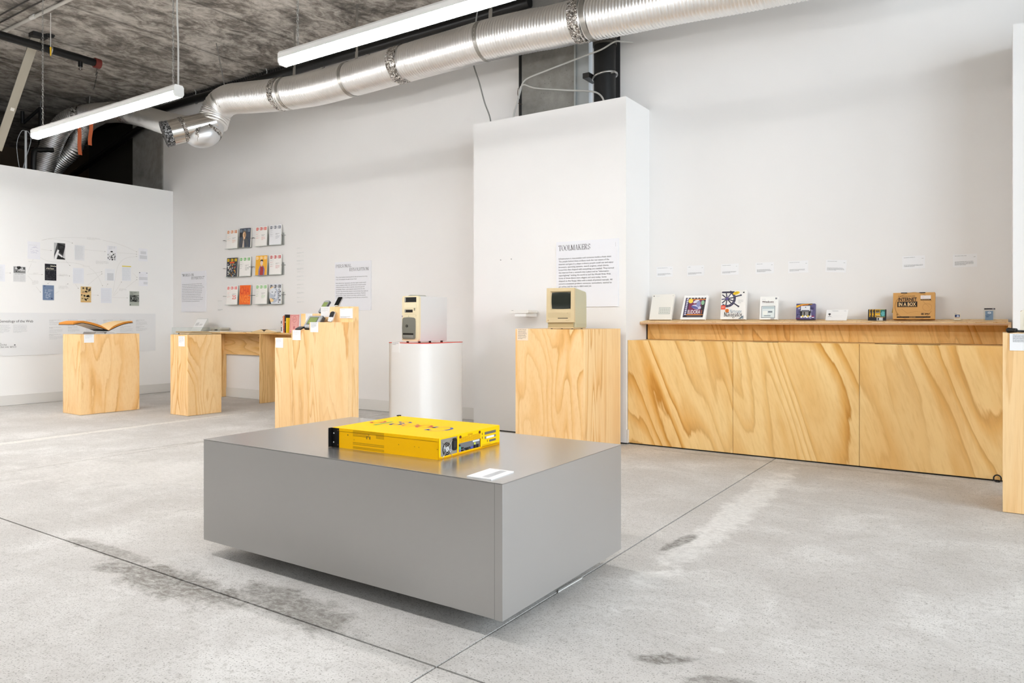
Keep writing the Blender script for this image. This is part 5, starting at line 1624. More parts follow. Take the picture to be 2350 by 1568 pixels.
def a_photo(p, w, h):
    p.rect(0, 0, w, h, M('#4a4a4a'), 0)
    p.poly([(0, h * .3), (w * .28, h), (0, h)], M('#bdbdbd'), 1).poly([(w * .3, h), (w, h * .85), (w * .75, h * .3), (w * .38, h * .5)], M('#191919'), 1)
    p.poly([(w * .78, h * .12), (w, h * .8), (w, h * .05)], M('#cfcfcf'), 1).poly([(0, 0), (w * .2, 0), (w * .45, h * .55), (w * .3, h * .6), (w * .05, h * .2)], M('#f0f0f0'), 2)
    p.poly([(w * .3, h * .3), (w * .7, h * .12), (w * .78, h * .2), (w * .4, h * .38)], M('#e8e8e8'), 2).greek(w * .48, h * .82, w * .4, 3, .014, .005, M('#777777'), 4, 2)
    p.poly([(w * .2, 0), (w * .95, 0), (w * .9, h * .08), (w * .35, h * .2)], M('#101010'), 3)
def lines(n, ink=None, top=0.92, seed=0, blocks=True):
    def f(p, w, h):
        p.greek(w * .06, h * top, w * .86, n, h * (top - .06) / n, h * (top - .06) / n * .55, ink or M('#cfd1d5'), seed, 0, .6)
    return f
def a_manga(p, w, h):
    p.greek(w * .15, h * .97, w * .7, 3, h * .08, h * .05, M('#b5b5bd'), 2, 1)
    rnd = random.Random(9)
    p.poly([(w * .05, h * .05), (w * .9, 0), (w * .95, h * .35), (w * .6, h * .55), (w * .25, h * .55), (0, h * .35)], M('#e4e4e4'), 1)
    for i in range(34):
        x, z = rnd.uniform(.05, .85) * w, rnd.uniform(.03, .5) * h
        p.disc(x, z, w * rnd.uniform(.03, .08), M(rnd.choice(['#1c1c1c', '#3b3b3b', '#f2f2f2', '#8a8a8a'])), 2 + i % 2, h * rnd.uniform(.015, .05), 8, rnd.uniform(0, 3))
    p.disc(w * .45, h * .50, w * .12, M('#f2f2f2'), 4, h * .10).disc(w * .45, h * .60, w * .13, M('#1a1a1a'), 5, h * .05)
def a_docA(p, w, h):
    p.greek(w * .3, h * .88, w * .4, 1, .01, .005, M('#c9cbd0'), 1, 1).rect(w * .2, h * .55, w * .85, h * .78, M('#d7d8da'), 1).rect(w * .1, h * .18, w * .95, h * .46, M('#d7d8da'), 1)
def a_news(p, w, h):
    p.rect(w * .02, h * .56, w * .98, h * .97, M('#8b8b8b'), 0)
    rnd = random.Random(2)
    for i in range(16):
        p.disc(w * rnd.uniform(.1, .9), h * rnd.uniform(.6, .93), w * rnd.uniform(.05, .12), M(rnd.choice(['#2b2b2b', '#d6d6d6', '#555555'])), 1 + i % 2, h * rnd.uniform(.03, .08), 10)
    p.greek(w * .1, h * .52, w * .8, 1, .02, h * .04, M('#555555'), 3, 1, wl=.03)
    p.greek(w * .03, h * .42, w * .45, 8, h * .05, h * .03, M('#c3c3c3'), 4).greek(w * .52, h * .42, w * .45, 8, h * .05, h * .03, M('#c3c3c3'), 5)
def a_black(p, w, h):
    p.text('Libraries', w * .98, h * .84, h * .085, M('#efe9d4'), 1, width=w * .50, align='R', bold=.02)
    p.text('of the Future', w * .10, h * .68, h * .085, M('#efe9d4'), 1, width=w * .68, bold=.02)
    p.rect(0, h * .62, w, h * .635, M('#8a8a80'), 1).rect(0, h * .80, w * .5, h * .81, M('#77776f'), 1)
    rnd = random.Random(4)
    for i in range(30):
        x, z = rnd.uniform(.05, .9) * w, rnd.uniform(.05, .55) * h
        p.line([(x, z), (x + rnd.uniform(-.02, .02), z + rnd.uniform(-.02, .02))], .0012, M('#77777a'), 1)
def a_blue(p, w, h):
    p.greek(w * .45, h * .72, w * .5, 3, h * .06, h * .04, M('#dfe4ec'), 1, 1).rect(w * .1, h * .92, w * .22, h * .97, M('#2f3c5a'), 1)
    pts = [(.25, .66), (.22, .5), (.4, .48), (.3, .32), (.5, .34), (.65, .45), (.6, .25), (.4, .15), (.28, .2)]
    for (a, b), (c, d) in zip(pts, pts[1:]):
        p.line([(a * w, b * h), (c * w, d * h)], .002, M('#d3dae6'), 1)
    for a, b in pts:
        p.ring(a * w, b * h, w * .06, .002, M('#d3dae6'), 1, n=12)
    p.rect(w * .72, h * .06, w * .88, h * .16, M('#3b4868'), 1)
def a_tan(p, w, h):
    rnd = random.Random(6)
    for i in range(26):
        p.disc(w * rnd.uniform(.08, .92), h * rnd.uniform(.06, .94), w * rnd.uniform(.05, .13), M(rnd.choice(['#2c2520', '#4a3f33', '#8a775a'])), 1, h * rnd.uniform(.02, .07), 9, rnd.uniform(0, 3))
    p.rect(0, h * .5, w, h * .62, M('#e3c58c'), 2).greek(w * .05, h * .61, w * .7, 2, h * .05, h * .035, M('#d0512c'), 3, 3).rect(0, 0, w, h * .04, M('#e2a545'), 2)
def a_yellow(p, w, h):
    p.rect(0, h * .94, w, h, M('#e8d23c'), 1)
    p.greek(w * .02, h * .88, w * .95, 13, h * .066, h * .04, M('#d0d2d6'), 5)
def a_form(p, w, h):
    p.rect(w * .2, h * .04, w * .86, h * .64, M('#d3d5d8'), 1).greek(w * .15, h * .9, w * .6, 2, h * .1, h * .04, M('#d3d5d9'), 5)
def a_docB(p, w, h):
    p.disc(w * .08, h * .94, w * .06, M('#6a6a6a'), 1).disc(w * .9, h * .93, w * .08, M('#8d8d8d'), 1, h * .025)
    p.rect(w * .02, h * .42, w * .98, h * .64, M('#d9dadd'), 1).rect(w * .52, h * .12, w * .98, h * .3, M('#d9dadd'), 1).greek(w * .05, h * .82, w * .9, 2, h * .06, h * .03, M('#d2d3d7'), 2)
def a_wood(p, w, h):
    p.greek(w * .06, h * .96, w * .88, 2, h * .1, h * .075, M('#5d625c'), 3, 1, wl=.04)
    p.rect(0, h * .27, w, h * .74, M('#6c706a'), 1)
    rnd = random.Random(7)
    for i in range(24):
        p.disc(w * rnd.uniform(.1, .9), h * rnd.uniform(.3, .71), w * rnd.uniform(.04, .14), M(rnd.choice(['#22241f', '#b3b7af', '#4b4f49'])), 2 + i % 2, h * rnd.uniform(.02, .06), 9, rnd.uniform(0, 3))
    p.disc(w * .06, h * .06, w * .05, M('#2c2e2a'), 1)
wprint('wall_print', 'faint handwritten notes sheet, top left of the wall diagram', 4.512, 4.666, 1.939, 2.173, '#eeeef2', a_notes)
wprint('wall_print', 'black and white photograph of hands at a tablet in the wall diagram', 4.841, 4.982, 1.959, 2.184, '#6a6a6a', a_photo)
wprint('wall_print', 'grey typed page beside the black and white photograph in the wall diagram', 5.105, 5.240, 1.961, 2.176, '#eaebec', lines(20, M('#c6c9cd'), .95, 3))
wprint('wall_print', 'ink drawing of a seated figure in the top row of the wall diagram', 5.557, 5.694, 1.992, 2.205, '#efeff1', a_manga)
wprint('wall_print', 'pale document with two grey blocks, top right of the wall diagram', 6.024, 6.159, 2.011, 2.204, '#efeff2', a_docA)
wprint('wall_print', 'grey newspaper clipping with a photo at the left of the wall diagram', 4.341, 4.488, 1.627, 1.832, '#e2e2e2', a_news)
wprint('wall_print', 'pale page cut by the left picture edge in the wall diagram', 4.10, 4.245, 1.623, 1.844, '#ecedf1', lines(16, M('#d0d3da'), .9, 8))
wprint('wall_print', 'black book cover with cream title letters in the wall diagram', 4.723, 4.867, 1.662, 1.888, '#26262c', a_black, th=0.006)
wprint('wall_print', 'very pale blank-looking page in the middle of the wall diagram', 5.085, 5.231, 1.635, 1.853, '#ebedf2', lines(16, M('#dcdfe6'), .9, 9))
wprint('wall_print', 'blue grey book cover with linked circles in the wall diagram', 4.697, 4.836, 1.393, 1.595, '#7486a3', a_blue, th=0.006)
wprint('wall_print', 'tan book cover with black blotches in the wall diagram', 5.188, 5.329, 1.374, 1.596, '#d9bd88', a_tan, th=0.006)
wprint('wall_print', 'pale schematic page in the lower row of the wall diagram', 5.466, 5.621, 1.367, 1.588, '#eaecf1', lines(16, M('#d8dbe3'), .9, 11))
wprint('wall_print', 'pale form with one grey block in the wall diagram', 5.528, 5.666, 1.692, 1.869, '#eeeff1', a_form)
wprint('wall_print', 'list page with a yellow header bar in the wall diagram', 5.772, 5.906, 1.702, 1.925, '#eceef1', a_yellow)
wprint('wall_print', 'pale report page with two small emblems at the right of the wall diagram', 6.027, 6.162, 1.637, 1.849, '#efeff3', a_docB)
wprint('wall_print', 'grey woodcut book cover at the lower right of the wall diagram', 5.885, 6.027, 1.335, 1.552, '#b3b8ae', a_wood, th=0.006)

ARROWS = [
   [(4.681, 2.2), (4.753, 2.225), (4.854, 2.231), (4.99, 2.221), (5.084, 2.196)],
   [(4.681, 2.2), (4.82, 2.242), (5.059, 2.275), (5.258, 2.286)],
   [(5.493, 2.276), (5.644, 2.257), (5.838, 2.207), (5.998, 2.143)],
   [(4.681, 2.077), (4.81, 2.073)],
   [(4.661, 1.974), (4.72, 1.939), (4.82, 1.92), (5.025, 1.923), (5.151, 1.916), (5.236, 1.895)],
   [(5.301, 1.869), (5.367, 1.824), (5.433, 1.737), (5.493, 1.611)],
   [(4.994, 1.946), (5.049, 1.876)], [(4.513, 1.755), (4.558, 1.878)], [(4.57, 1.911), (4.587, 1.953)],
   [(4.522, 1.736), (4.697, 1.737)], [(4.513, 1.716), (4.57, 1.649)], [(4.616, 1.57), (4.674, 1.494)],
   [(4.881, 1.739), (5.049, 1.735)], [(4.797, 1.654), (4.758, 1.614)], [(4.86, 1.484), (4.908, 1.525)],
   [(4.99, 1.605), (5.025, 1.628)], [(5.116, 1.629), (5.161, 1.562)], [(4.251, 1.736), (4.314, 1.738)],
   [(5.24, 2.12), (5.534, 2.115)], [(5.702, 2.113), (5.998, 2.112)],
   [(5.637, 1.507), (5.675, 1.733), (5.706, 1.89), (5.752, 1.978), (5.838, 2.043), (5.998, 2.079)],
   [(5.272, 1.766), (5.487, 1.819)], [(5.287, 1.617), (5.382, 1.704), (5.487, 1.794)], [(5.542, 1.604), (5.568, 1.651)],
   [(5.637, 1.476), (5.713, 1.595), (5.768, 1.689)], [(5.652, 1.477), (5.721, 1.541)], [(5.831, 1.599), (6.002, 1.733)],
   [(5.93, 1.828), (6.004, 1.758)], [(5.629, 1.451), (5.858, 1.451)], [(5.349, 1.48), (5.435, 1.477)],
]
HEADLESS = {1, 4, 7, 10, 14, 25}
CAPS = [(5.272, 5.482, 2.278, 2.295, 3), (5.396, 5.589, 1.937, 1.968, 4), (4.522, 4.625, 1.896, 1.902, 1), (4.583, 4.651, 1.736, 1.753, 2), (4.567, 4.648, 1.588, 1.648, 5), (4.908, 5.018, 1.724, 1.753, 3), (4.898, 5.032, 1.542, 1.590, 4), (5.729, 5.842, 1.549, 1.580, 3), (5.220, 5.325, 1.879, 1.885, 1)]
t = thing('diagram_linework', 'thin curved arrows and tiny captions linking the prints of the wall diagram', 'wall graphic', (XL, 0, 0), (0, 0, R(90)))
lin = M('#c6c2bd', 0.7)
def smooth2(pts):
    if len(pts) < 3:
        return pts
    return [(q.x, q.y) for q in catmull([(a, b, 0) for a, b in pts], 0.02)]
for i, pts in enumerate(ARROWS):
    p = MB().fr((0, -0.0001, 0), (1, 0, 0), (0, 0, 1))
    q = smooth2(pts)
    p.line(q, 0.0018, lin, 0)
    if i not in HEADLESS:
        (a, b), (c, d) = q[-2], q[-1]
        L_ = math.hypot(c - a, d - b)
        ux, uy = (c - a) / L_, (d - b) / L_
        p.poly([(c, d), (c - ux * 0.012 - uy * 0.006, d - uy * 0.012 + ux * 0.006), (c - ux * 0.012 + uy * 0.006, d - uy * 0.012 - ux * 0.006)][::1], M('#8a8580'), 1)
    p.build('arrow', t)
for i, (y0, y1, z0, z1, n) in enumerate(CAPS):
    MB().fr((0, -0.0001, 0), (1, 0, 0), (0, 0, 1)).greek(y0, z1 + 0.004, y1 - y0, n, 0.0115, 0.0055, M('#b5b2b0'), 200 + i).build('caption', t)

# long panel under the diagram
t = thing('genealogy_panel', 'long pale panel titled Genealogy of the Web, low on the left partition', 'text panel', (XL + 0.0005, 3.2, 0.652), (0, 0, R(90)))
PW, PH = 6.283 - 3.2, 0.566
MB().box(0, PW, -0.008, 0, 0, PH, M('#eaeaea', 0.65, 0, 0.2)).build('board', t)
p = MB().fr((0, -0.0081, 0), (1, 0, 0), (0, 0, 1))
oy, oz = 3.2, 0.652
p.text('Genealogy of the Web', 4.172 - oy, 1.090 - oz, 0.033, INK, 1, width=0.403)
p.build('heading', t)
p = MB().fr((0, -0.0081, 0), (1, 0, 0), (0, 0, 1))
GI = M('#a9abae', 0.7)
for i, (y0, y1, z0, z1, n) in enumerate([(4.13, 4.306, .947, 1.055, 8), (4.338, 4.514, .958, 1.057, 8)]):
    p.greek(y0 - oy, z1 - oz, y1 - y0, n, 0.0135, 0.0062, GI, 300 + i)
for i, (y0, y1) in enumerate([(4.776, 4.961), (5.016, 5.189), (5.256, 5.437), (5.496, 5.673), (5.740, 5.935), (5.978, 6.158)]):
    z = 1.124 - oz
    for j in range(3 if i == 0 else 2):
        p.greek(y0 - oy, z, (y1 - y0) * 0.85, 2, 0.012, 0.006, M('#7d7d80'), 310 + i * 5 + j, 0, .35)
        p.greek(y0 - oy, z - 0.028, y1 - y0, 4 + (i + j) % 2, 0.0118, 0.005, GI, 330 + i * 5 + j)
        z -= 0.098
p.build('body_text', t)
p = MB().fr((0, -0.0081, 0), (1, 0, 0), (0, 0, 1))
p.serif('MUSEUM', 4.262 - oy, 0.786 - oz, 0.022, M('#6d6d70'), 1, width=0.15, thick=0.12, align='R')
p.serif('OF THE HUMAN WEB', 4.374 - oy, 0.757 - oz, 0.022, M('#6d6d70'), 1, width=0.37, thick=0.12, align='R')
p.disc(4.356 - oy, 0.793 - oz, 0.010, M('#77777a'), 1, n=6)
p.greek(4.15 - oy, 0.824 - oz, 0.064, 1, .01, 0.009, INK, 1, 1)
p.build('institution_logo', t)
# ================================================================== LIGHTS, DUCTS AND CEILING SERVICES
def linear_light(label, x0, y, z, L=2.44, chains=True, two=True, group='suspended linear lights', rz=0):
    t = thing('linear_light', label, 'ceiling light', (x0, y, z), (0, 0, R(rz)), group=group)
    hw = M('#e6e5e2', 0.45)
    MB().prism([(-0.042, 0.0), (0.042, 0.0), (0.042, 0.035), (0.030, 0.052), (-0.030, 0.052), (-0.042, 0.035)], 'X', 0.0, L, hw).build('housing', t)
    prof = [(-0.040, -0.0005), (0.040, -0.0005), (0.040, -0.018), (0.028, -0.040), (-0.028, -0.040), (-0.040, -0.018)]
    n = 2 if two else 1
    for k in range(n):
        a, b = 0.012 + k * (L - 0.024) / n + (0.002 if k else 0), 0.012 + (k + 1) * (L - 0.024) / n - (0.002 if k < n - 1 else 0)
        MB().prism(prof[::-1], 'X', a, b, TUBE).build('diffuser', t)
    big = [(-0.043, 0.0), (-0.043, -0.020), (-0.029, -0.043), (0.029, -0.043), (0.043, -0.020), (0.043, 0.0)]
    for a, b in ((0.0, 0.012), (L - 0.012, L)):
        MB().prism(big, 'X', a, b, hw).build('end_cap', t)
    if two:
        MB().prism([(p_[0] * 1.01, p_[1] * 1.01) for p_ in big], 'X', L / 2 - 0.0019, L / 2 + 0.0019, hw).build('joint_ring', t)
    if chains:
        for cx in (0.16, L - 0.08):
            m = MB()
            zz, k = 0.052, 0
            while zz < ZC - z - 0.01:
                h = 0.036
                pts = []
                for a in range(0, 360, 45):
                    u, v = 0.0075 * math.cos(R(a)), h / 2 * math.sin(R(a))
                    pts.append((cx + (u if k % 2 else 0), 0.0 + (0 if k % 2 else u), zz + h / 2 + v))
                m.tube(pts, 0.0022, GALV, 4, closed=True)
                zz += h * 0.78
                k += 1
            m.build('chain', t)
        m = MB().tube(catmull([(L - 0.03, 0.012, 0.05), (L - 0.035, 0.014, 0.4), (L - 0.045, 0.01, 0.75), (L - 0.03, 0.012, ZC - z)], 0.06), 0.007, M('#c7c5c0', 0.5), 6)
        m.build('power_cord', t)
    return t
linear_light('lit linear light hanging on chains at the left, in front of the silver ducts', -7.86, 3.35, 2.935)
linear_light('lit linear light at the top centre, its right end leaving the picture', -4.17, 3.35, 2.935)
linear_light('added linear light beyond the left picture edge, closest to the partition', -10.35, 0.85, 2.935, rz=90)  # three unseen crosswise lights, added to brighten the left wall
linear_light('added linear light beyond the left picture edge, second from the partition', -9.15, 0.75, 2.935, rz=90)
linear_light('added linear light beyond the left picture edge, third from the partition', -8.2, 0.55, 2.935, rz=90)
linear_light('lit linear light of the row above the plinth, left end', -7.3, 1.0, 2.935)
linear_light('lit linear light of the row above the plinth, middle', -4.1, 1.0, 2.935)
linear_light('lit linear light of the row above the plinth, right end', -0.5, 1.0, 2.935)

def flex(pts, r, name, parent, pitch=0.030, amp=0.0055, step=0.0055, n=28, off=(0, 0, 0), mat=None, wob=0.0):
    P = catmull(pts, step)
    O = Vector(off)
    rad = []
    for i in range(len(P)):
        s_ = i * step
        rr = r + amp * (abs(math.sin(math.pi * s_ / pitch)) - 0.5) * 2
        rr += wob * (math.sin(s_ * 2.1) + 0.6 * math.sin(s_ * 5.3 + 1.0))
        rad.append(rr)
    return MB().tube([p - O for p in P], r, mat or DUCT, n, rad=rad).build(name, parent)

def band(parent, name, p, d, r, w, mat, off, bumps=0.0, seed=0, n=32, m_=5):
    """ring around a duct at p with axis d"""
    d = Vector(d).normalized()
    rnd = random.Random(seed)
    pts, rad = [], []
    for i in range(m_ + 1):
        pts.append(Vector(p) - Vector(off) + d * (w * (i / m_ - 0.5)))
    mb = MB()
    a = d.orthogonal().normalized()
    b = d.cross(a)
    v = []
    for i, q in enumerate(pts):
        for j in range(n):
            t_ = 2 * math.pi * j / n
            rr = r + (rnd.uniform(-bumps, bumps) if bumps else 0)
            qq = q + d * (rnd.uniform(-bumps, bumps) if bumps and i in (0, m_) else 0)
            v.append(qq + a * rr * math.cos(t_) + b * rr * math.sin(t_))
    mb.add(v, [(i * n + j, i * n + (j + 1) % n, (i + 1) * n + (j + 1) % n, (i + 1) * n + j) for i in range(m_) for j in range(n)], mat, not bumps)
    return mb.build(name, parent)

# ---- main duct along the back wall
OD = (-5.0, 5.6, 3.74)
t = thing('flexible_duct', 'large corrugated silver duct running along the back wall to the upper right', 'duct', OD)
main = [(-0.2, 5.6, 3.60), (-0.9, 5.6, 3.63), (-1.648, 5.6, 3.655), (-2.133, 5.6, 3.68), (-2.656, 5.6, 3.70), (-2.914, 5.6, 3.712), (-3.05, 5.6, 3.72), (-3.30, 5.6, 3.725), (-3.55, 5.6, 3.742), (-4.0, 5.6, 3.757), (-4.463, 5.6, 3.752), (-5.042, 5.6, 3.744), (-5.674, 5.6, 3.728), (-6.377, 5.6, 3.722), (-7.035, 5.6, 3.765), (-7.602, 5.6, 3.825), (-7.95, 5.6, 3.862), (-8.15, 5.595, 3.82), (-8.225, 5.57, 3.70), (-8.225, 5.53, 3.575)]
RD = 0.180
flex(main, RD, 'corrugated_tube', t, off=OD, wob=0.0018)
for k, (x, z, w, nm, mt, bp) in enumerate([(-5.10, 3.744, 0.13, 'foil_tape', FOIL, 0.006), (-3.02, 3.718, 0.10, 'foil_tape', FOIL, 0.006), (-6.98, 3.762, 0.10, 'foil_tape', FOIL, 0.006)]):
    band(t, nm, (x, 5.6, z), (1, 0, 0.02), RD + 0.008, w, mt, OD, bp, k)
strap = M('#a9a6a0', 0.35, 0.85)
for k, (x, z) in enumerate([(-5.84, 3.726), (-4.05, 3.757), (-6.86, 3.752), (-2.93, 3.713)]):
    band(t, 'strap', (x, 5.6, z), (1, 0.0, 0.06), RD + 0.0075, 0.045, strap, OD)
    m = MB()
    ox, oy_, oz_ = x - OD[0], 0.0, z - OD[2]
    m.prism([(ox - 0.02, oz_ + RD * 0.95), (ox + 0.02, oz_ + RD * 0.95), (ox + 0.03, oz_ + RD + 0.14), (ox - 0.01, oz_ + RD + 0.14)], 'Y', 0.07, 0.076, strap)
    m.prism([(ox - 0.005, oz_ + RD + 0.12), (ox + 0.025, oz_ + RD + 0.12), (ox + 0.025, ZC - OD[2]), (ox - 0.005, ZC - OD[2])], 'Y', 0.074, 0.078, strap)
    m.build('hanger_strap', t)
band(t, 'strap', (-8.06, 5.6, 3.852), (0.75, 0.0, 0.62), RD + 0.008, 0.03, strap, OD)
MB().cyl(Vector((-8.02, 5.56, 4.04)) - Vector(OD), Vector((-8.10, 5.50, ZC)) - Vector(OD), 0.006, GALV, 8).build('hanger_wire', t)
# smooth elbow and tee piece
el = catmull([(-8.225, 5.53, 3.60), (-8.222, 5.505, 3.50), (-8.225, 5.45, 3.43), (-8.29, 5.39, 3.41), (-8.36, 5.37, 3.45)], 0.02)
MB().tube([q - Vector(OD) for q in el], 0.146, M('#dfe0e1', 0.38, 0.9), 28).build('elbow', t)
band(t, 'foil_tape', (-8.223, 5.49, 3.475), (0.0, 0.5, 1.0), 0.151, 0.05, FOIL, OD, 0.006, 21)
band(t, 'foil_tape', (-8.26, 5.41, 3.425), (0.8, 0.6, -0.2), 0.151, 0.04, FOIL, OD, 0.006, 22)
te = [Vector((-8.20, 5.55, 3.60)), Vector((-8.48, 5.05, 3.385))]
MB().cyl(te[0] - Vector(OD), te[1] - Vector(OD), 0.150, STEEL, 32).build('tee_body', t)
dd = (te[1] - te[0]).normalized()
band(t, 'foil_tape', te[0].lerp(te[1], 0.62), dd, 0.154, 0.05, FOIL, OD, 0.006, 23)
band(t, 'printed_tape', te[1] - dd * 0.035, dd, 0.154, 0.085, TAPE, OD, 0.003, 24)
MB().cyl(te[1] - Vector(OD), te[1] + dd * 0.004 - Vector(OD), 0.152, TAPE, 32).build('end_cap', t)

# ---- branch duct crossing to the left and dropping behind the partition
OB = (-10.2, 5.7, 4.0)
t = thing('branch_duct', 'corrugated silver branch duct arching over the left partition, dropping behind it in two tubes', 'duct', OB)
br = [(-8.45, 5.50, 3.56), (-8.75, 5.50, 3.61), (-9.406, 5.618, 3.79), (-10.236, 5.785, 4.045), (-10.896, 5.825, 4.22), (-11.316, 5.784, 4.27), (-11.612, 5.706, 4.275), (-11.86, 5.56, 4.21), (-12.0, 5.465, 4.06), (-12.09, 5.391, 3.82), (-12.195, 5.316, 3.458), (-12.26, 5.28, 3.10), (-12.3, 5.25, 2.6)]
flex(br, 0.148, 'corrugated_tube', t, off=OB, pitch=0.028)
band(t, 'foil_tape', (-10.75, 5.82, 4.185), (-0.95, 0.06, 0.25), 0.155, 0.14, FOIL, OB, 0.006, 31)
band(t, 'foil_tape', (-11.75, 5.63, 4.252), (-0.8, -0.5, -0.2), 0.155, 0.12, FOIL, OB, 0.006, 32)
flex([(-11.42, 5.79, 4.24), (-11.80, 5.77, 4.16), (-12.05, 5.76, 3.98), (-12.13, 5.707, 3.78), (-12.28, 5.611, 3.61), (-12.39, 5.543, 3.45), (-12.46, 5.505, 3.21), (-12.5, 5.48, 2.7)], 0.112, 'side_branch_tube', t, off=OB, pitch=0.034)
for k, (a, b, lb) in enumerate([((-11.707, 5.60, 4.10), (-11.69, 5.61, 3.645), 'left orange strap hanging from the branch duct, the longer one'), ((-11.546, 5.70, 4.12), (-11.562, 5.69, 3.791), 'right orange strap hanging from the branch duct, the shorter one')]):
    a, b = Vector(a), Vector(b)
    m = MB()
    n = 6
    for i in range(n):
        p0, p1 = a.lerp(b, i / n), a.lerp(b, (i + 1) / n)
        w0 = 0.028
        sh = 0.004 * math.sin(i * 1.1)
        sh2 = 0.004 * math.sin((i + 1) * 1.1)
        m.add([p0 + Vector((sh, -w0 + sh, 0)), p0 + Vector((sh, w0 + sh, 0)), p1 + Vector((sh2, w0 + sh2, 0)), p1 + Vector((sh2, -w0 + sh2, 0)), p0 + Vector((sh - .003, -w0 + sh, 0)), p0 + Vector((sh - .003, w0 + sh, 0)), p1 + Vector((sh2 - .003, w0 + sh2, 0)), p1 + Vector((sh2 - .003, -w0 + sh2, 0))], [(0, 3, 2, 1), (4, 5, 6, 7), (0, 4, 7, 3), (1, 2, 6, 5)], M('#e8784a', 0.6))
    o = m.build('orange_strap')
    tag(o, lb, 'strap', 'orange straps on the duct')
tag(MB().prism([(-11.73, 4.22), (-11.64, 4.22), (-11.65, 4.46), (-11.63, 4.56), (-11.76, 4.56), (-11.72, 4.46)], 'Y', 5.72, 5.73, GALV).build('hanger_plate'), 'flat galvanised hanger plate holding up the branch duct', 'hanger')

# ---- black pipes
def pipe(name, label, pts, r, mat=BLACKPIPE, cat='pipe', n=14, smooth_=False):
    q = catmull(pts, 0.05) if smooth_ else [Vector(p) for p in pts]
    return tag(MB().tube(q, r, mat, n).build(name), label, cat)
t = thing('ceiling_pipe', 'long black pipe under the ceiling along the top of the back wall', 'pipe', (-8.0, 6.43, 4.425))
MB().cyl((-6.5, 0, -0.03), (3.92, 0, 0.012), 0.058, BLACKPIPE, 16).build('pipe_run', t)
for x in (-2.0, -0.35, 0.75, 1.55, 2.25, 3.05):
    pts = [(x, 0.066 * math.sin(R(a)), 0.066 * math.cos(R(a)) - 0.01) for a in range(-20, 200, 20)] + [(x, 0.02, 0.10), (x, 0.0, 0.135)]
    MB().tube(pts, 0.006, GALV, 6).build('clip', t)
t = thing('cable_tray', 'dark ribbed cable tray in the corner between ceiling and back wall', 'cable tray', (-10.4, 6.47, 4.49))
tr = MB()
for i in range(120):
    tr.box(i * 0.05, i * 0.05 + 0.022, -0.01, 0.06, 0.0, 0.055, M('#2b2927', 0.6))
tr.build('rungs', t)['kind'] = 'stuff'
MB().box(0, 6.0, 0.061, 0.09, 0.0, 0.06, M('#1d1b1a', 0.6)).build('side_rail', t)
MB().box(0, 3.2, -0.03, -0.022, -0.02, -0.002, M('#b5b2ad', 0.5, 0.6)).build('bright_rail', t)

# sprinkler pipe upper left
t = thing('sprinkler_pipe', 'black sprinkler pipe with a red end cap under the ceiling, upper left', 'pipe', (-9.5, 4.0, 4.38))
MB().cyl((0.05, -2.5, 0.0), (-0.035, 0.76, 0.0), 0.048, BLACKPIPE, 16).build('pipe_run', t)
MB().cyl((-0.035, 0.745, 0.0), (-0.037, 0.815, 0.0), 0.062, M('#6d2a22', 0.6), 14).build('end_cap', t)
MB().cyl((-0.03, 0.575, -0.03), (-0.03, 0.575, -0.105), 0.026, BLACKPIPE, 12).cyl((-0.03, 0.575, -0.105), (-0.03, 0.575, -0.145), 0.010, CHROME, 10).cyl((-0.03, 0.575, -0.132), (-0.03, 0.575, -0.135), 0.022, CHROME, 12).build('sprinkler_head', t)
pts = [(-0.018, 0.23 + 0.0 * a, 0) for a in (0,)]
MB().tube([(-0.022 + 0.054 * math.cos(R(a)), 0.225, 0.054 * math.sin(R(a))) for a in range(0, 360, 20)], 0.010, GALV, 6, closed=True).cyl((-0.022, 0.225, 0.054), (-0.022, 0.225, 0.175), 0.006, GALV, 8).cyl((-0.022, 0.225, 0.150), (-0.022, 0.225, 0.178), 0.035, BLACK, 12, r2=0.05).build('clamp', t)
MB().tube(catmull([(-0.036, 0.78, -0.06), (-0.05, 0.77, -0.16), (-0.04, 0.79, -0.10), (-0.055, 0.75, -0.33)], 0.02), 0.003, INK, 5).build('tie_wire', t)

t = thing('white_conduit', 'pale electrical conduit across the ceiling at the upper left corner', 'conduit', (-9.0, 3.835, 4.53))
MB().cyl((-2.6, 0, 0), (2.2, 0.012, 0), 0.019, M('#c9c5bc', 0.45), 12).build('tube', t)
MB().cyl((-0.10, 0, 0), (0.0, 0, 0), 0.0235, M('#e0ddd6', 0.4), 12).build('coupling', t)
for k, (y, lb) in enumerate([(3.605, 'thin dark ceiling wire nearest the corner of the picture'), (3.695, 'thin dark ceiling wire between the corner wire and the pale conduit')]):
    tag(MB().cyl((-11, y + 0.012, 4.535), (-6.5, y, 4.535), 0.008, M('#3a3632', 0.6), 8).build('ceiling_wire'), lb, 'wire', 'dark wires on the ceiling')
t = thing('hanging_wire', 'thin hanging wire with a yellow tip below the pale conduit', 'wire', (-8.68, 3.855, 4.50))
MB().cyl((0, 0, -0.005), (0, 0, -0.40), 0.0045, M('#d2cfc8', 0.5), 6).build('wire', t)
MB().cyl((0, 0, -0.38), (0, 0, -0.475), 0.010, M('#e8b81e', 0.5), 10, r2=0.006).build('tip', t)
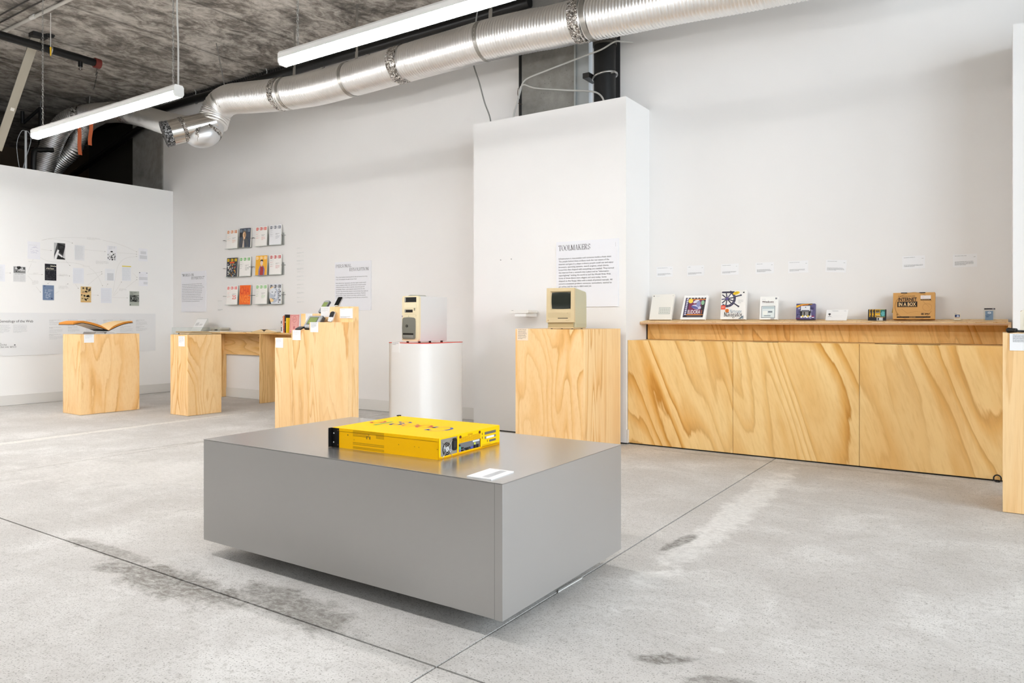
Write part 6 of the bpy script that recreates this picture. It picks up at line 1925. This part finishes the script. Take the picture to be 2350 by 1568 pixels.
# diagonal steel brace
t = thing('steel_brace', 'galvanised steel channel brace slanting down from the ceiling at the upper left', 'brace', (-9.62, 4.12, 4.55))
a, b = Vector((0, 0, 0)), Vector((-0.92, -0.06, -1.28))
ax = (b - a).normalized()
sd = Vector((0.35, 0.93, 0)).normalized()
sd = (sd - ax * sd.dot(ax)).normalized()
nn = ax.cross(sd)
def plank(m, c0, c1, wd, tk, offs, offn, mat):
    v = []
    for c_ in (c0, c1):
        for s1, s2 in ((-1, -1), (1, -1), (1, 1), (-1, 1)):
            v.append(c_ + sd * (offs + s1 * wd / 2) + nn * (offn + s2 * tk / 2))
    m.add(v, [(0, 1, 2, 3), (7, 6, 5, 4), (0, 4, 5, 1), (1, 5, 6, 2), (2, 6, 7, 3), (3, 7, 4, 0)], mat)
m = MB()
br_m = M('#a8a294', 0.4, 0.55)
plank(m, a, b, 0.092, 0.004, 0, 0, br_m)
m.build('web', t)
m = MB(); plank(m, a, b, 0.004, 0.04, 0.046, -0.02, M('#8f8c84', 0.35, 0.7)); m.build('flange', t)
m = MB(); plank(m, a, b, 0.004, 0.04, -0.046, -0.02, M('#8f8c84', 0.35, 0.7)); m.build('flange', t)
MB().box(-0.05, 0.07, -0.07, 0.09, -0.04, 0.008, M('#1f1d1b', 0.6)).build('ceiling_bracket', t)
m = MB(); plank(m, a.lerp(b, 0.62), a.lerp(b, 0.645), 0.04, 0.006, 0.01, 0.005, M('#e0ddd4', 0.4)); m.build('clip', t)
# things on top of the left partition
t = thing('grey_pole', 'slim pale pole with a looped grey cable standing behind the left partition', 'pole', (-11.0, 4.573, 3.0))
MB().cyl((0, 0, -2.999), (0, 0, 0.69), 0.016, M('#b9bbbd', 0.35, 0.3), 12).build('pole', t)
lp = catmull([(0.01, 0.0, 0.685), (0.02, -0.06, 0.67), (0.02, -0.115, 0.50), (0.015, -0.10, 0.28), (0.01, -0.06, 0.10), (0.01, -0.02, 0.25), (0.02, 0.03, 0.45), (0.02, 0.055, 0.58), (0.02, 0.03, 0.67), (0.01, 0.0, 0.69)], 0.02)
MB().tube(lp, 0.004, M('#a4a8ab', 0.4), 6).build('cable_loop', t)
tag(MB().cyl((-11.52, 4.43, 3.64), (-11.50, 4.43, 3.64), 0.055, M('#b9b7b2', 0.5), 20).build('ceiling_sensor'), 'pale round disc behind the partition at the left picture edge', 'disc')
t = thing('black_bracket', 'black angled pipe bracket hanging below the dark ceiling behind the partition', 'bracket', (-12.5, 5.30, 4.30))
MB().cyl((0, 0.105, 0.15), (0, 0.105, -1.3), 0.030, BLACKPIPE, 10).build('post', t)
MB().cyl((0, 0.10, 0.14), (0, -0.14, -0.15), 0.024, BLACKPIPE, 10).build('arm', t)
MB().cyl((0, -0.15, -0.16), (0, -0.15, 0.03), 0.026, BLACKPIPE, 10).build('arm_end', t)
MB().cyl((0, 0.105, 0.15), (0, 0.105, ZC - 4.30), 0.006, GALV, 8).build('hanger_rod', t)
pipe('floor_pipe', 'black vertical pipe with a bent top beside the pale pole, behind the partition', [(-11.3, 4.80, 2.4), (-11.3, 4.80, 3.42), (-11.3, 4.86, 3.52), (-11.3, 5.05, 3.56)], 0.035, smooth_=True)
tag(MB().cyl((-14.5, 6.5, 3.55), (-11.2, 6.42, 4.26), 0.05, BLACKPIPE, 12).build('slanting_pipe'), 'black pipe slanting up behind the partition towards the concrete column', 'pipe')

# ---- above the white pier
t = thing('drain_pipe', 'thick black vertical drain pipe beside the concrete column above the pier', 'pipe', (-3.225, 6.455, 3.0))
MB().cyl((0, 0, 0.0), (0, 0, 0.80), 0.108, M('#0e0e0f', 0.4), 24).build('lower_pipe', t)
for k in range(3):
    MB().cyl((0, 0, 0.80 + k * 0.032), (0, 0, 0.826 + k * 0.032), 0.118, M('#57544f', 0.35, 0.6), 24).build('coupling_ring', t)
MB().cyl((0, 0, 0.90), (0, 0, ZC - 3.0), 0.105, M('#0b0b0b', 0.5), 24).build('upper_pipe', t)
MB().tube([(0.118 * math.cos(R(a)), 0.118 * math.sin(R(a)), 0.505 + 0.02 * math.cos(R(a))) for a in range(0, 360, 15)], 0.012, M('#b3b1ad', 0.3, 0.8), 6, closed=True).build('clamp', t)
MB().box(-0.17, -0.10, -0.14, 0.06, 0.48, 0.53, M('#3d3c3b', 0.4, 0.6)).build('clamp_bracket', t)
MB().cyl((0.10, -0.06, 0.505), (0.15, -0.08, 0.50), 0.008, GALV, 8).build('clamp_bolt', t)
tag(MB().cyl((-4.232, 6.50, 3.0), (-4.232, 6.50, ZC), 0.026, M('#121110', 0.5), 12).build('thin_pipe'), 'thin black vertical pipe along the left edge of the concrete column', 'pipe')
cg = M('#c3c1bb', 0.45)
tag(MB().tube(catmull([(-2.95, 6.50, 3.80), (-2.99, 6.34, 3.765), (-3.047, 6.3, 3.761), (-3.184, 6.3, 3.715), (-3.373, 6.3, 3.69), (-3.768, 6.3, 3.634), (-4.0, 6.3, 3.598), (-4.08, 6.3, 3.559), (-4.112, 6.3, 3.475), (-4.155, 6.3, 3.348), (-4.193, 6.3, 3.246), (-4.20, 6.3, 3.0)], 0.03), 0.0085, cg, 8).build('grey_cable'), 'grey cable slanting up across the concrete column to the drain pipe', 'cable')
tag(MB().tube(catmull([(-4.125, 6.29, 3.40), (-4.112, 6.29, 3.489), (-4.064, 6.29, 3.534), (-3.922, 6.29, 3.473), (-3.568, 6.29, 3.389), (-3.325, 6.29, 3.338), (-3.208, 6.28, 3.293), (-3.134, 6.25, 3.20), (-3.12, 6.22, 3.05)], 0.03), 0.0085, cg, 8).build('grey_cable'), 'grey cable sagging across the foot of the concrete column to the pier top', 'cable')
tag(MB().tube(catmull([(-4.60, 6.22, 4.40), (-4.66, 6.2, 3.95), (-4.636, 6.2, 3.817), (-4.562, 6.2, 3.619), (-4.494, 6.2, 3.401), (-4.421, 6.2, 3.217), (-4.40, 6.2, 3.0)], 0.03), 0.008, M('#8d8c88', 0.5), 8).build('grey_cable'), 'grey cable dropping from the duct to the left corner of the pier', 'cable')
tag(MB().tube(catmull([(-4.20, 6.475, 3.40), (-4.235, 6.468, 3.41), (-4.262, 6.48, 3.43), (-4.245, 6.470, 3.47), (-4.262, 6.478, 3.53), (-4.25, 6.472, 3.58)], 0.01), 0.003, M('#4a3a2c', 0.6), 5).build('tie_wire'), 'twisted brown tie wire around the grey cables beside the thin black pipe', 'wire')
# loose fixings on the ceiling
for k, (x, y, lb) in enumerate([(-6.1, 4.6, 'small black ceiling hook with a short wire, centre of the dark ceiling'), (-5.2, 4.3, 'small black ceiling hook above the second linear light')]):
    tag(MB().cyl((x, y, ZC), (x, y, ZC - 0.03), 0.012, BLACK, 8).tube(catmull([(x, y, ZC - 0.02), (x + 0.03, y + 0.01, ZC - 0.08), (x + 0.035, y, ZC - 0.22)], 0.02), 0.003, INK, 5).build('ceiling_hook'), lb, 'hook', 'loose ceiling hooks')
# ================================================================== METAL PLINTH AND YELLOW SERVER
PX1, PY0 = -1.428, 2.0774
PL, PD, PT, PB = 1.719, 0.958, 0.555, 0.078
t = thing('metal_plinth', 'large low brushed metal plinth floating above the floor, carrying the yellow server', 'plinth', (PX1, PY0, 0), (0, 0, R(0.3)))
MB().box(-PL, -0.001, 0.001, PD, PB, PT - 0.0025, PLINTH).build('body', t, bevel=0.0015, seg=1)
MB().box(-PL - 0.0005, 0.0, 0.0, PD + 0.0005, PT - 0.002, PT, PLINTH_TOP).build('top_sheet', t)
MB().box(-0.034, -0.0012, -0.0004, 0.0009, PB, PT - 0.003, PLINTH).build('corner_strip', t)
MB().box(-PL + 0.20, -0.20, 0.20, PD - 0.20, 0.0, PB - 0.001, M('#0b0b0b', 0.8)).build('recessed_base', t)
MB().box(-0.0352, -0.0342, -0.0002, 0.0009, PB, PT - 0.003, M('#4a4846', 0.5)).build('corner_seam', t)
MB().prism([(-1.02, 0.0775), (-0.99, 0.0775), (-1.0, 0.062), (-1.01, 0.066)], 'Y', 0.03, 0.032, M('#8fae2c', 0.6)).build('tape_end', t)

t = thing('caption_card', 'white caption card lying on the metal plinth in front of the yellow server', 'caption card', (-1.60, 2.098, PT + 0.0002), (0, 0, R(3)), 'caption cards on the pedestals')
MB().box(0, 0.105, 0, 0.155, 0, 0.0035, M('#f2f1f0', 0.6)).build('card', t)
p = MB().fr((0, 0, 0.0035), (1, 0, 0), (0, 1, 0))
p.rect(0.055, 0.012, 0.085, 0.143, M('#d9d9da'), 0).greek(0.02, 0.148, 0.02, 1, .01, .003, M('#b9b9bb'), 2)
for i in range(20):
    p.rect(0.057, 0.016 + i * 0.0064, 0.083, 0.0185 + i * 0.0064, M('#c9c9cb'), 1)
p.build('lettering', t)

# server: origin at near lower corner; length runs to -X, width to +Y
SL, SW, SH = 0.596, 0.452, 0.0865
t = thing('yellow_server', 'bright yellow rack server with a painted logo on its lid and black mounting ears', 'server', (-1.8833, 2.2854, PT + 0.0002), (0, 0, R(2.06)))
YEL = M('#ffc400', 0.55, 0, 0.12)
YEL2 = M('#ffc000', 0.5, 0, 0.15)
HOLE = M('#3b2a05', 0.8)
k = 0.0012
MB().box(-SL, 0, 0, SW, 0.0, 0.010, YEL2).box(-SL, -0.001, 0.0, k, 0.010, SH - 0.014, YEL2).box(-SL, -0.001, SW - k, SW, 0.010, SH - 0.014, YEL2).box(-SL, -SL + k, k, SW - k, 0.010, SH - 0.004, YEL2).build('chassis', t)
MB().box(-SL + 0.004, -0.004, -0.0008, SW + 0.0008, SH - 0.003, SH, YEL).box(-SL + 0.004, -0.004, -0.0008, 0.0008, SH - 0.0135, SH - 0.003, YEL).box(-SL + 0.004, -0.004, SW - 0.0008, SW + 0.0008, SH - 0.0135, SH - 0.003, YEL).build('lid', t, bevel=0.0008, seg=1)
# rear frame (faces +X)
rf = MB()
def rr_(y0, y1, z0, z1, mat=YEL2, dx=0.0): rf.box(-0.003 + dx, 0.0 + dx, y0, y1, z0, z1, mat)
rr_(0, SW, 0.0, 0.006); rr_(0, SW, SH - 0.006, SH - 0.0005)
rr_(0, 0.012, 0.006, SH - 0.006); rr_(0.126, 0.136, 0.006, SH - 0.006); rr_(0.300, SW, 0.006, SH - 0.006)
rr_(0.136, 0.300, 0.047, SH - 0.006)
rf.build('rear_frame', t)
# power supply plate with fan and inlet
ps = MB().box(-0.006, -0.0028, 0.012, 0.126, 0.006, SH - 0.006, M('#a9a8a2', 0.35, 0.7))
pso = ps.build('power_supply', t)
fy, fz = 0.056, 0.036
MB().cyl((-0.0028, fy, fz), (-0.0016, fy, fz), 0.0285, BLACK, 28).build('fan_opening', pso)
m = MB()
for rr in (0.011, 0.018, 0.025):
    m.tube([(0.0002, fy + rr * math.cos(R(a)), fz + rr * math.sin(R(a))) for a in range(0, 360, 15)], 0.0011, CHROME, 5, closed=True)
for s1 in (-1, 1):
    m.cyl((0.0006, fy - 0.029, fz - s1 * 0.029), (0.0006, fy + 0.029, fz + s1 * 0.029), 0.0011, CHROME, 6)
m.build('fan_guard', pso)
MB().cyl((-0.0016, fy, fz), (-0.0006, fy, fz), 0.010, M('#c6c7c4', 0.3), 16).build('fan_hub', pso)
for a, b in ((-1, -1), (1, -1), (-1, 1), (1, 1)):
    MB().cyl((-0.002, fy + a * 0.031, fz + b * 0.031), (0.0012, fy + a * 0.031, fz + b * 0.031), 0.003, CHROME, 8).build('screw', pso)
MB().prism([(0.093, 0.030), (0.099, 0.024), (0.115, 0.024), (0.121, 0.030), (0.121, 0.066), (0.115, 0.074), (0.099, 0.074), (0.093, 0.066)], 'X', -0.0028, 0.0018, BLACK).build('power_inlet', pso)
MB().box(0.0018, 0.0024, 0.099, 0.115, 0.036, 0.062, M('#2b2b2b', 0.3)).build('inlet_socket', pso)
# motherboard I/O shield
io = MB().box(-0.008, -0.0045, 0.136, 0.300, 0.006, 0.047, M('#8d9298', 0.35, 0.75)).build('io_shield', t)
def port(y0, y1, z0, z1, c, nm='port', d=0.003):
    return MB().box(-0.0045, -0.0045 + d, y0, y1, z0, z1, M(c, 0.4)).build(nm, io)
port(0.143, 0.150, 0.034, 0.040, '#1c2420', 'mouse_port')
MB().cyl((-0.0045, 0.146, 0.026), (-0.001, 0.146, 0.026), 0.006, M('#4fb59a', 0.4), 14).build('mouse_port', io)
MB().cyl((-0.0045, 0.146, 0.013), (-0.001, 0.146, 0.013), 0.0055, M('#7a6aa8', 0.4), 14).build('keyboard_port', io)
port(0.160, 0.173, 0.021, 0.027, '#111111', 'usb_port'); port(0.160, 0.173, 0.011, 0.017, '#111111', 'usb_port')
port(0.182, 0.188, 0.014, 0.022, '#303438', 'jack'); port(0.191, 0.210, 0.011, 0.021, '#101312', 'serial_port')
port(0.216, 0.222, 0.014, 0.022, '#303438', 'jack'); port(0.225, 0.244, 0.012, 0.021, '#4a4f9e', 'display_port')
port(0.251, 0.264, 0.011, 0.024, '#0c0c0c', 'network_port'); port(0.272, 0.286, 0.010, 0.024, '#0c0c0c', 'network_port')
MB().cyl((-0.0045, 0.258, 0.030), (-0.002, 0.258, 0.030), 0.005, M('#d9e04a', 0.4), 12).build('status_sticker', io)
port(0.245, 0.296, 0.037, 0.044, '#d8dadb', 'paper_label', 0.0006)
# expansion slots on the right
for (y0, y1, z0, z1, c, nm) in ((0.330, 0.420, 0.058, 0.070, '#77746a', 'slot_cover'), (0.330, 0.420, 0.039, 0.050, '#8a8779', 'slot_cover'), (0.366, 0.420, 0.022, 0.032, '#77746a', 'slot_cover')):
    MB().box(0.0, 0.0006, y0, y1, z0, z1, M(c, 0.4, 0.5)).build(nm, t)
MB().box(0.0007, 0.0012, 0.342, 0.404, 0.040, 0.049, M('#eeeeea', 0.5)).build('white_label', t)
for (y0, y1, z0, z1) in ((0.309, 0.313, 0.060, 0.070), (0.309, 0.313, 0.043, 0.053), (0.349, 0.353, 0.024, 0.034)):
    MB().box(0.0, 0.0005, y0, y1, z0, z1, HOLE).build('slot_notch', t)
for y, z in ((0.146, 0.0735), (0.289, 0.0755)):
    MB().cyl((0.0, y, z), (0.003, y, z), 0.0062, M('#5a2a10', 0.4), 16).build('thumb_screw', t)
def holes(nm, pts, frame, sz):
    m = MB().fr(*frame)
    for a, b in pts:
        m.rect(a - sz / 2, b - sz / 2, a + sz / 2, b + sz / 2, HOLE, 0)
    o = m.build(nm, t)
    o['kind'] = 'stuff'
    return o
REAR = ((0.0, 0, 0), (0, 1, 0), (0, 0, 1))
pts = [(0.141 + i * 0.0058, 0.0505 + j * 0.0046) for i in range(27) for j in range(5) if not (j == 4 and 12 < i < 15)]
pts += [(0.203 + i * 0.0052, 0.0735 + j * 0.004) for i in range(7) for j in range(2)]
holes('vent_holes', pts, REAR, 0.0026)
holes('vent_holes', [(0.312 + i * 0.0058, 0.009 + j * 0.0055) for i in range(21) for j in range(2) if not (j and i > 11)], REAR, 0.0026)
SIDE = ((0, 0.0, 0), (1, 0, 0), (0, 0, 1))
pts = []
for i in range(31):
    x = -SL + 0.128 + i * 0.0058
    pts += [(x, 0.006 + 0.0), (x, 0.0115), (x, 0.0235), (x, 0.0300)]
    if i < 14 or i > 22:
        pts += [(x, 0.060), (x, 0.0655), (x, 0.071)]
holes('vent_holes', pts, SIDE, 0.0028)
m = MB().fr((0, -0.0008, 0), (1, 0, 0), (0, 0, 1))
for i in range(31):
    x = -SL + 0.128 + i * 0.0058
    m.rect(x - 0.0014, SH - 0.0110, x + 0.0014, SH - 0.0082, HOLE).rect(x - 0.0014, SH - 0.0055, x + 0.0014, SH - 0.0030, HOLE)
m.build('vent_holes', t)['kind'] = 'stuff'
m = MB().fr(*SIDE)
for x, z, r_ in ((0.010, .043, .0014), (0.022, .043, .0014), (0.038, .0435, .0014), (0.095, .060, .0028), (0.132, .0425, .0016), (0.385, .044, .0018), (0.470, .043, .0016), (0.493, .042, .0016), (0.588, .042, .0018), (0.214, .062, .003)):
    m.disc(-SL + x, z, r_, HOLE, 0, n=10)
m.rect(-SL + 0.203, 0.051, -SL + 0.209, 0.064, M('#8a6a12'), 0).rect(-SL + 0.220, 0.051, -SL + 0.227, 0.064, M('#8a6a12'), 0).rect(-SL + 0.211, 0.067, -SL + 0.221, 0.071, M('#b08a1a'), 0)
m.build('screw_holes', t)
MB().fr(*SIDE).rect(-SL, SH - 0.0150, -0.01, SH - 0.0140, M('#a87c06'), 0).build('lid_seam', t)
# black rack ears at the front
for y0, y1, s_ in ((-0.016, 0.0, -1), (SW, SW + 0.016, 1)):
    m = MB()
    ys_ = (y0 - 0.001, y0 + 0.0025) if s_ < 0 else (y1 - 0.0025, y1 + 0.001)
    yin = (-0.0026, -0.0004) if s_ < 0 else (SW + 0.0004, SW + 0.0026)
    m.box(-SL - 0.002, -SL + 0.042, yin[0], yin[1], 0.0005, SH - 0.001, M('#0d0d0e', 0.35))
    m.box(-SL - 0.006, -SL - 0.002, min(y0, yin[0]) - 0.003, max(y1, yin[1]) + 0.003, 0.0005, SH - 0.001, M('#0d0d0e', 0.35))
    e = m.build('rack_ear', t)
    if s_ < 0:
        for x, z in ((0.012, 0.062), (0.011, 0.022)):
            MB().cyl((-SL + x, -0.0026, z), (-SL + x, -0.0036, z), 0.0028, M('#f2f2f0', 0.3), 10).build('rivet', e)
        for x, z in ((0.037, 0.076), (0.037, 0.012)):
            MB().cyl((-SL + x, -0.0026, z), (-SL + x, -0.0036, z), 0.003, M('#6b4a3a', 0.4), 10).build('screw', e)
MB().box(-SL - 0.016, -SL - 0.006, 0.004, SW - 0.004, 0.002, SH - 0.003, YEL2).build('front_bezel', t, bevel=0.002)
MB().box(-SL - 0.010, -SL + 0.004, SW - 0.006, SW + 0.012, SH - 0.001, SH + 0.004, BLACK).build('latch', t)
# painted logo, read from the far side of the plinth
lg = [('G', '#2f4fa8', 0.0), ('o', '#d8391f', 0.94), ('o', '#ef9a12', 1.56), ('g', '#2f4fa8', 2.18), ('l', '#4e9a2c', 2.80), ('e', '#d8391f', 3.06)]
u0, sc_u, cap = 0.103, 0.1305, 0.122
for ch, c_, dx in lg:
    p = MB().fr((-u0 - dx * sc_u, 0.272, SH + 0.0001), (-1, 0, 0), (0, -1, 0))
    p.serif(ch, 0, 0, cap, M(c_, 0.35), 0, width=SERIF[ch][0] * sc_u * 0.90, thick=0.14, thin=0.022)
    p.build('logo_letter', t)
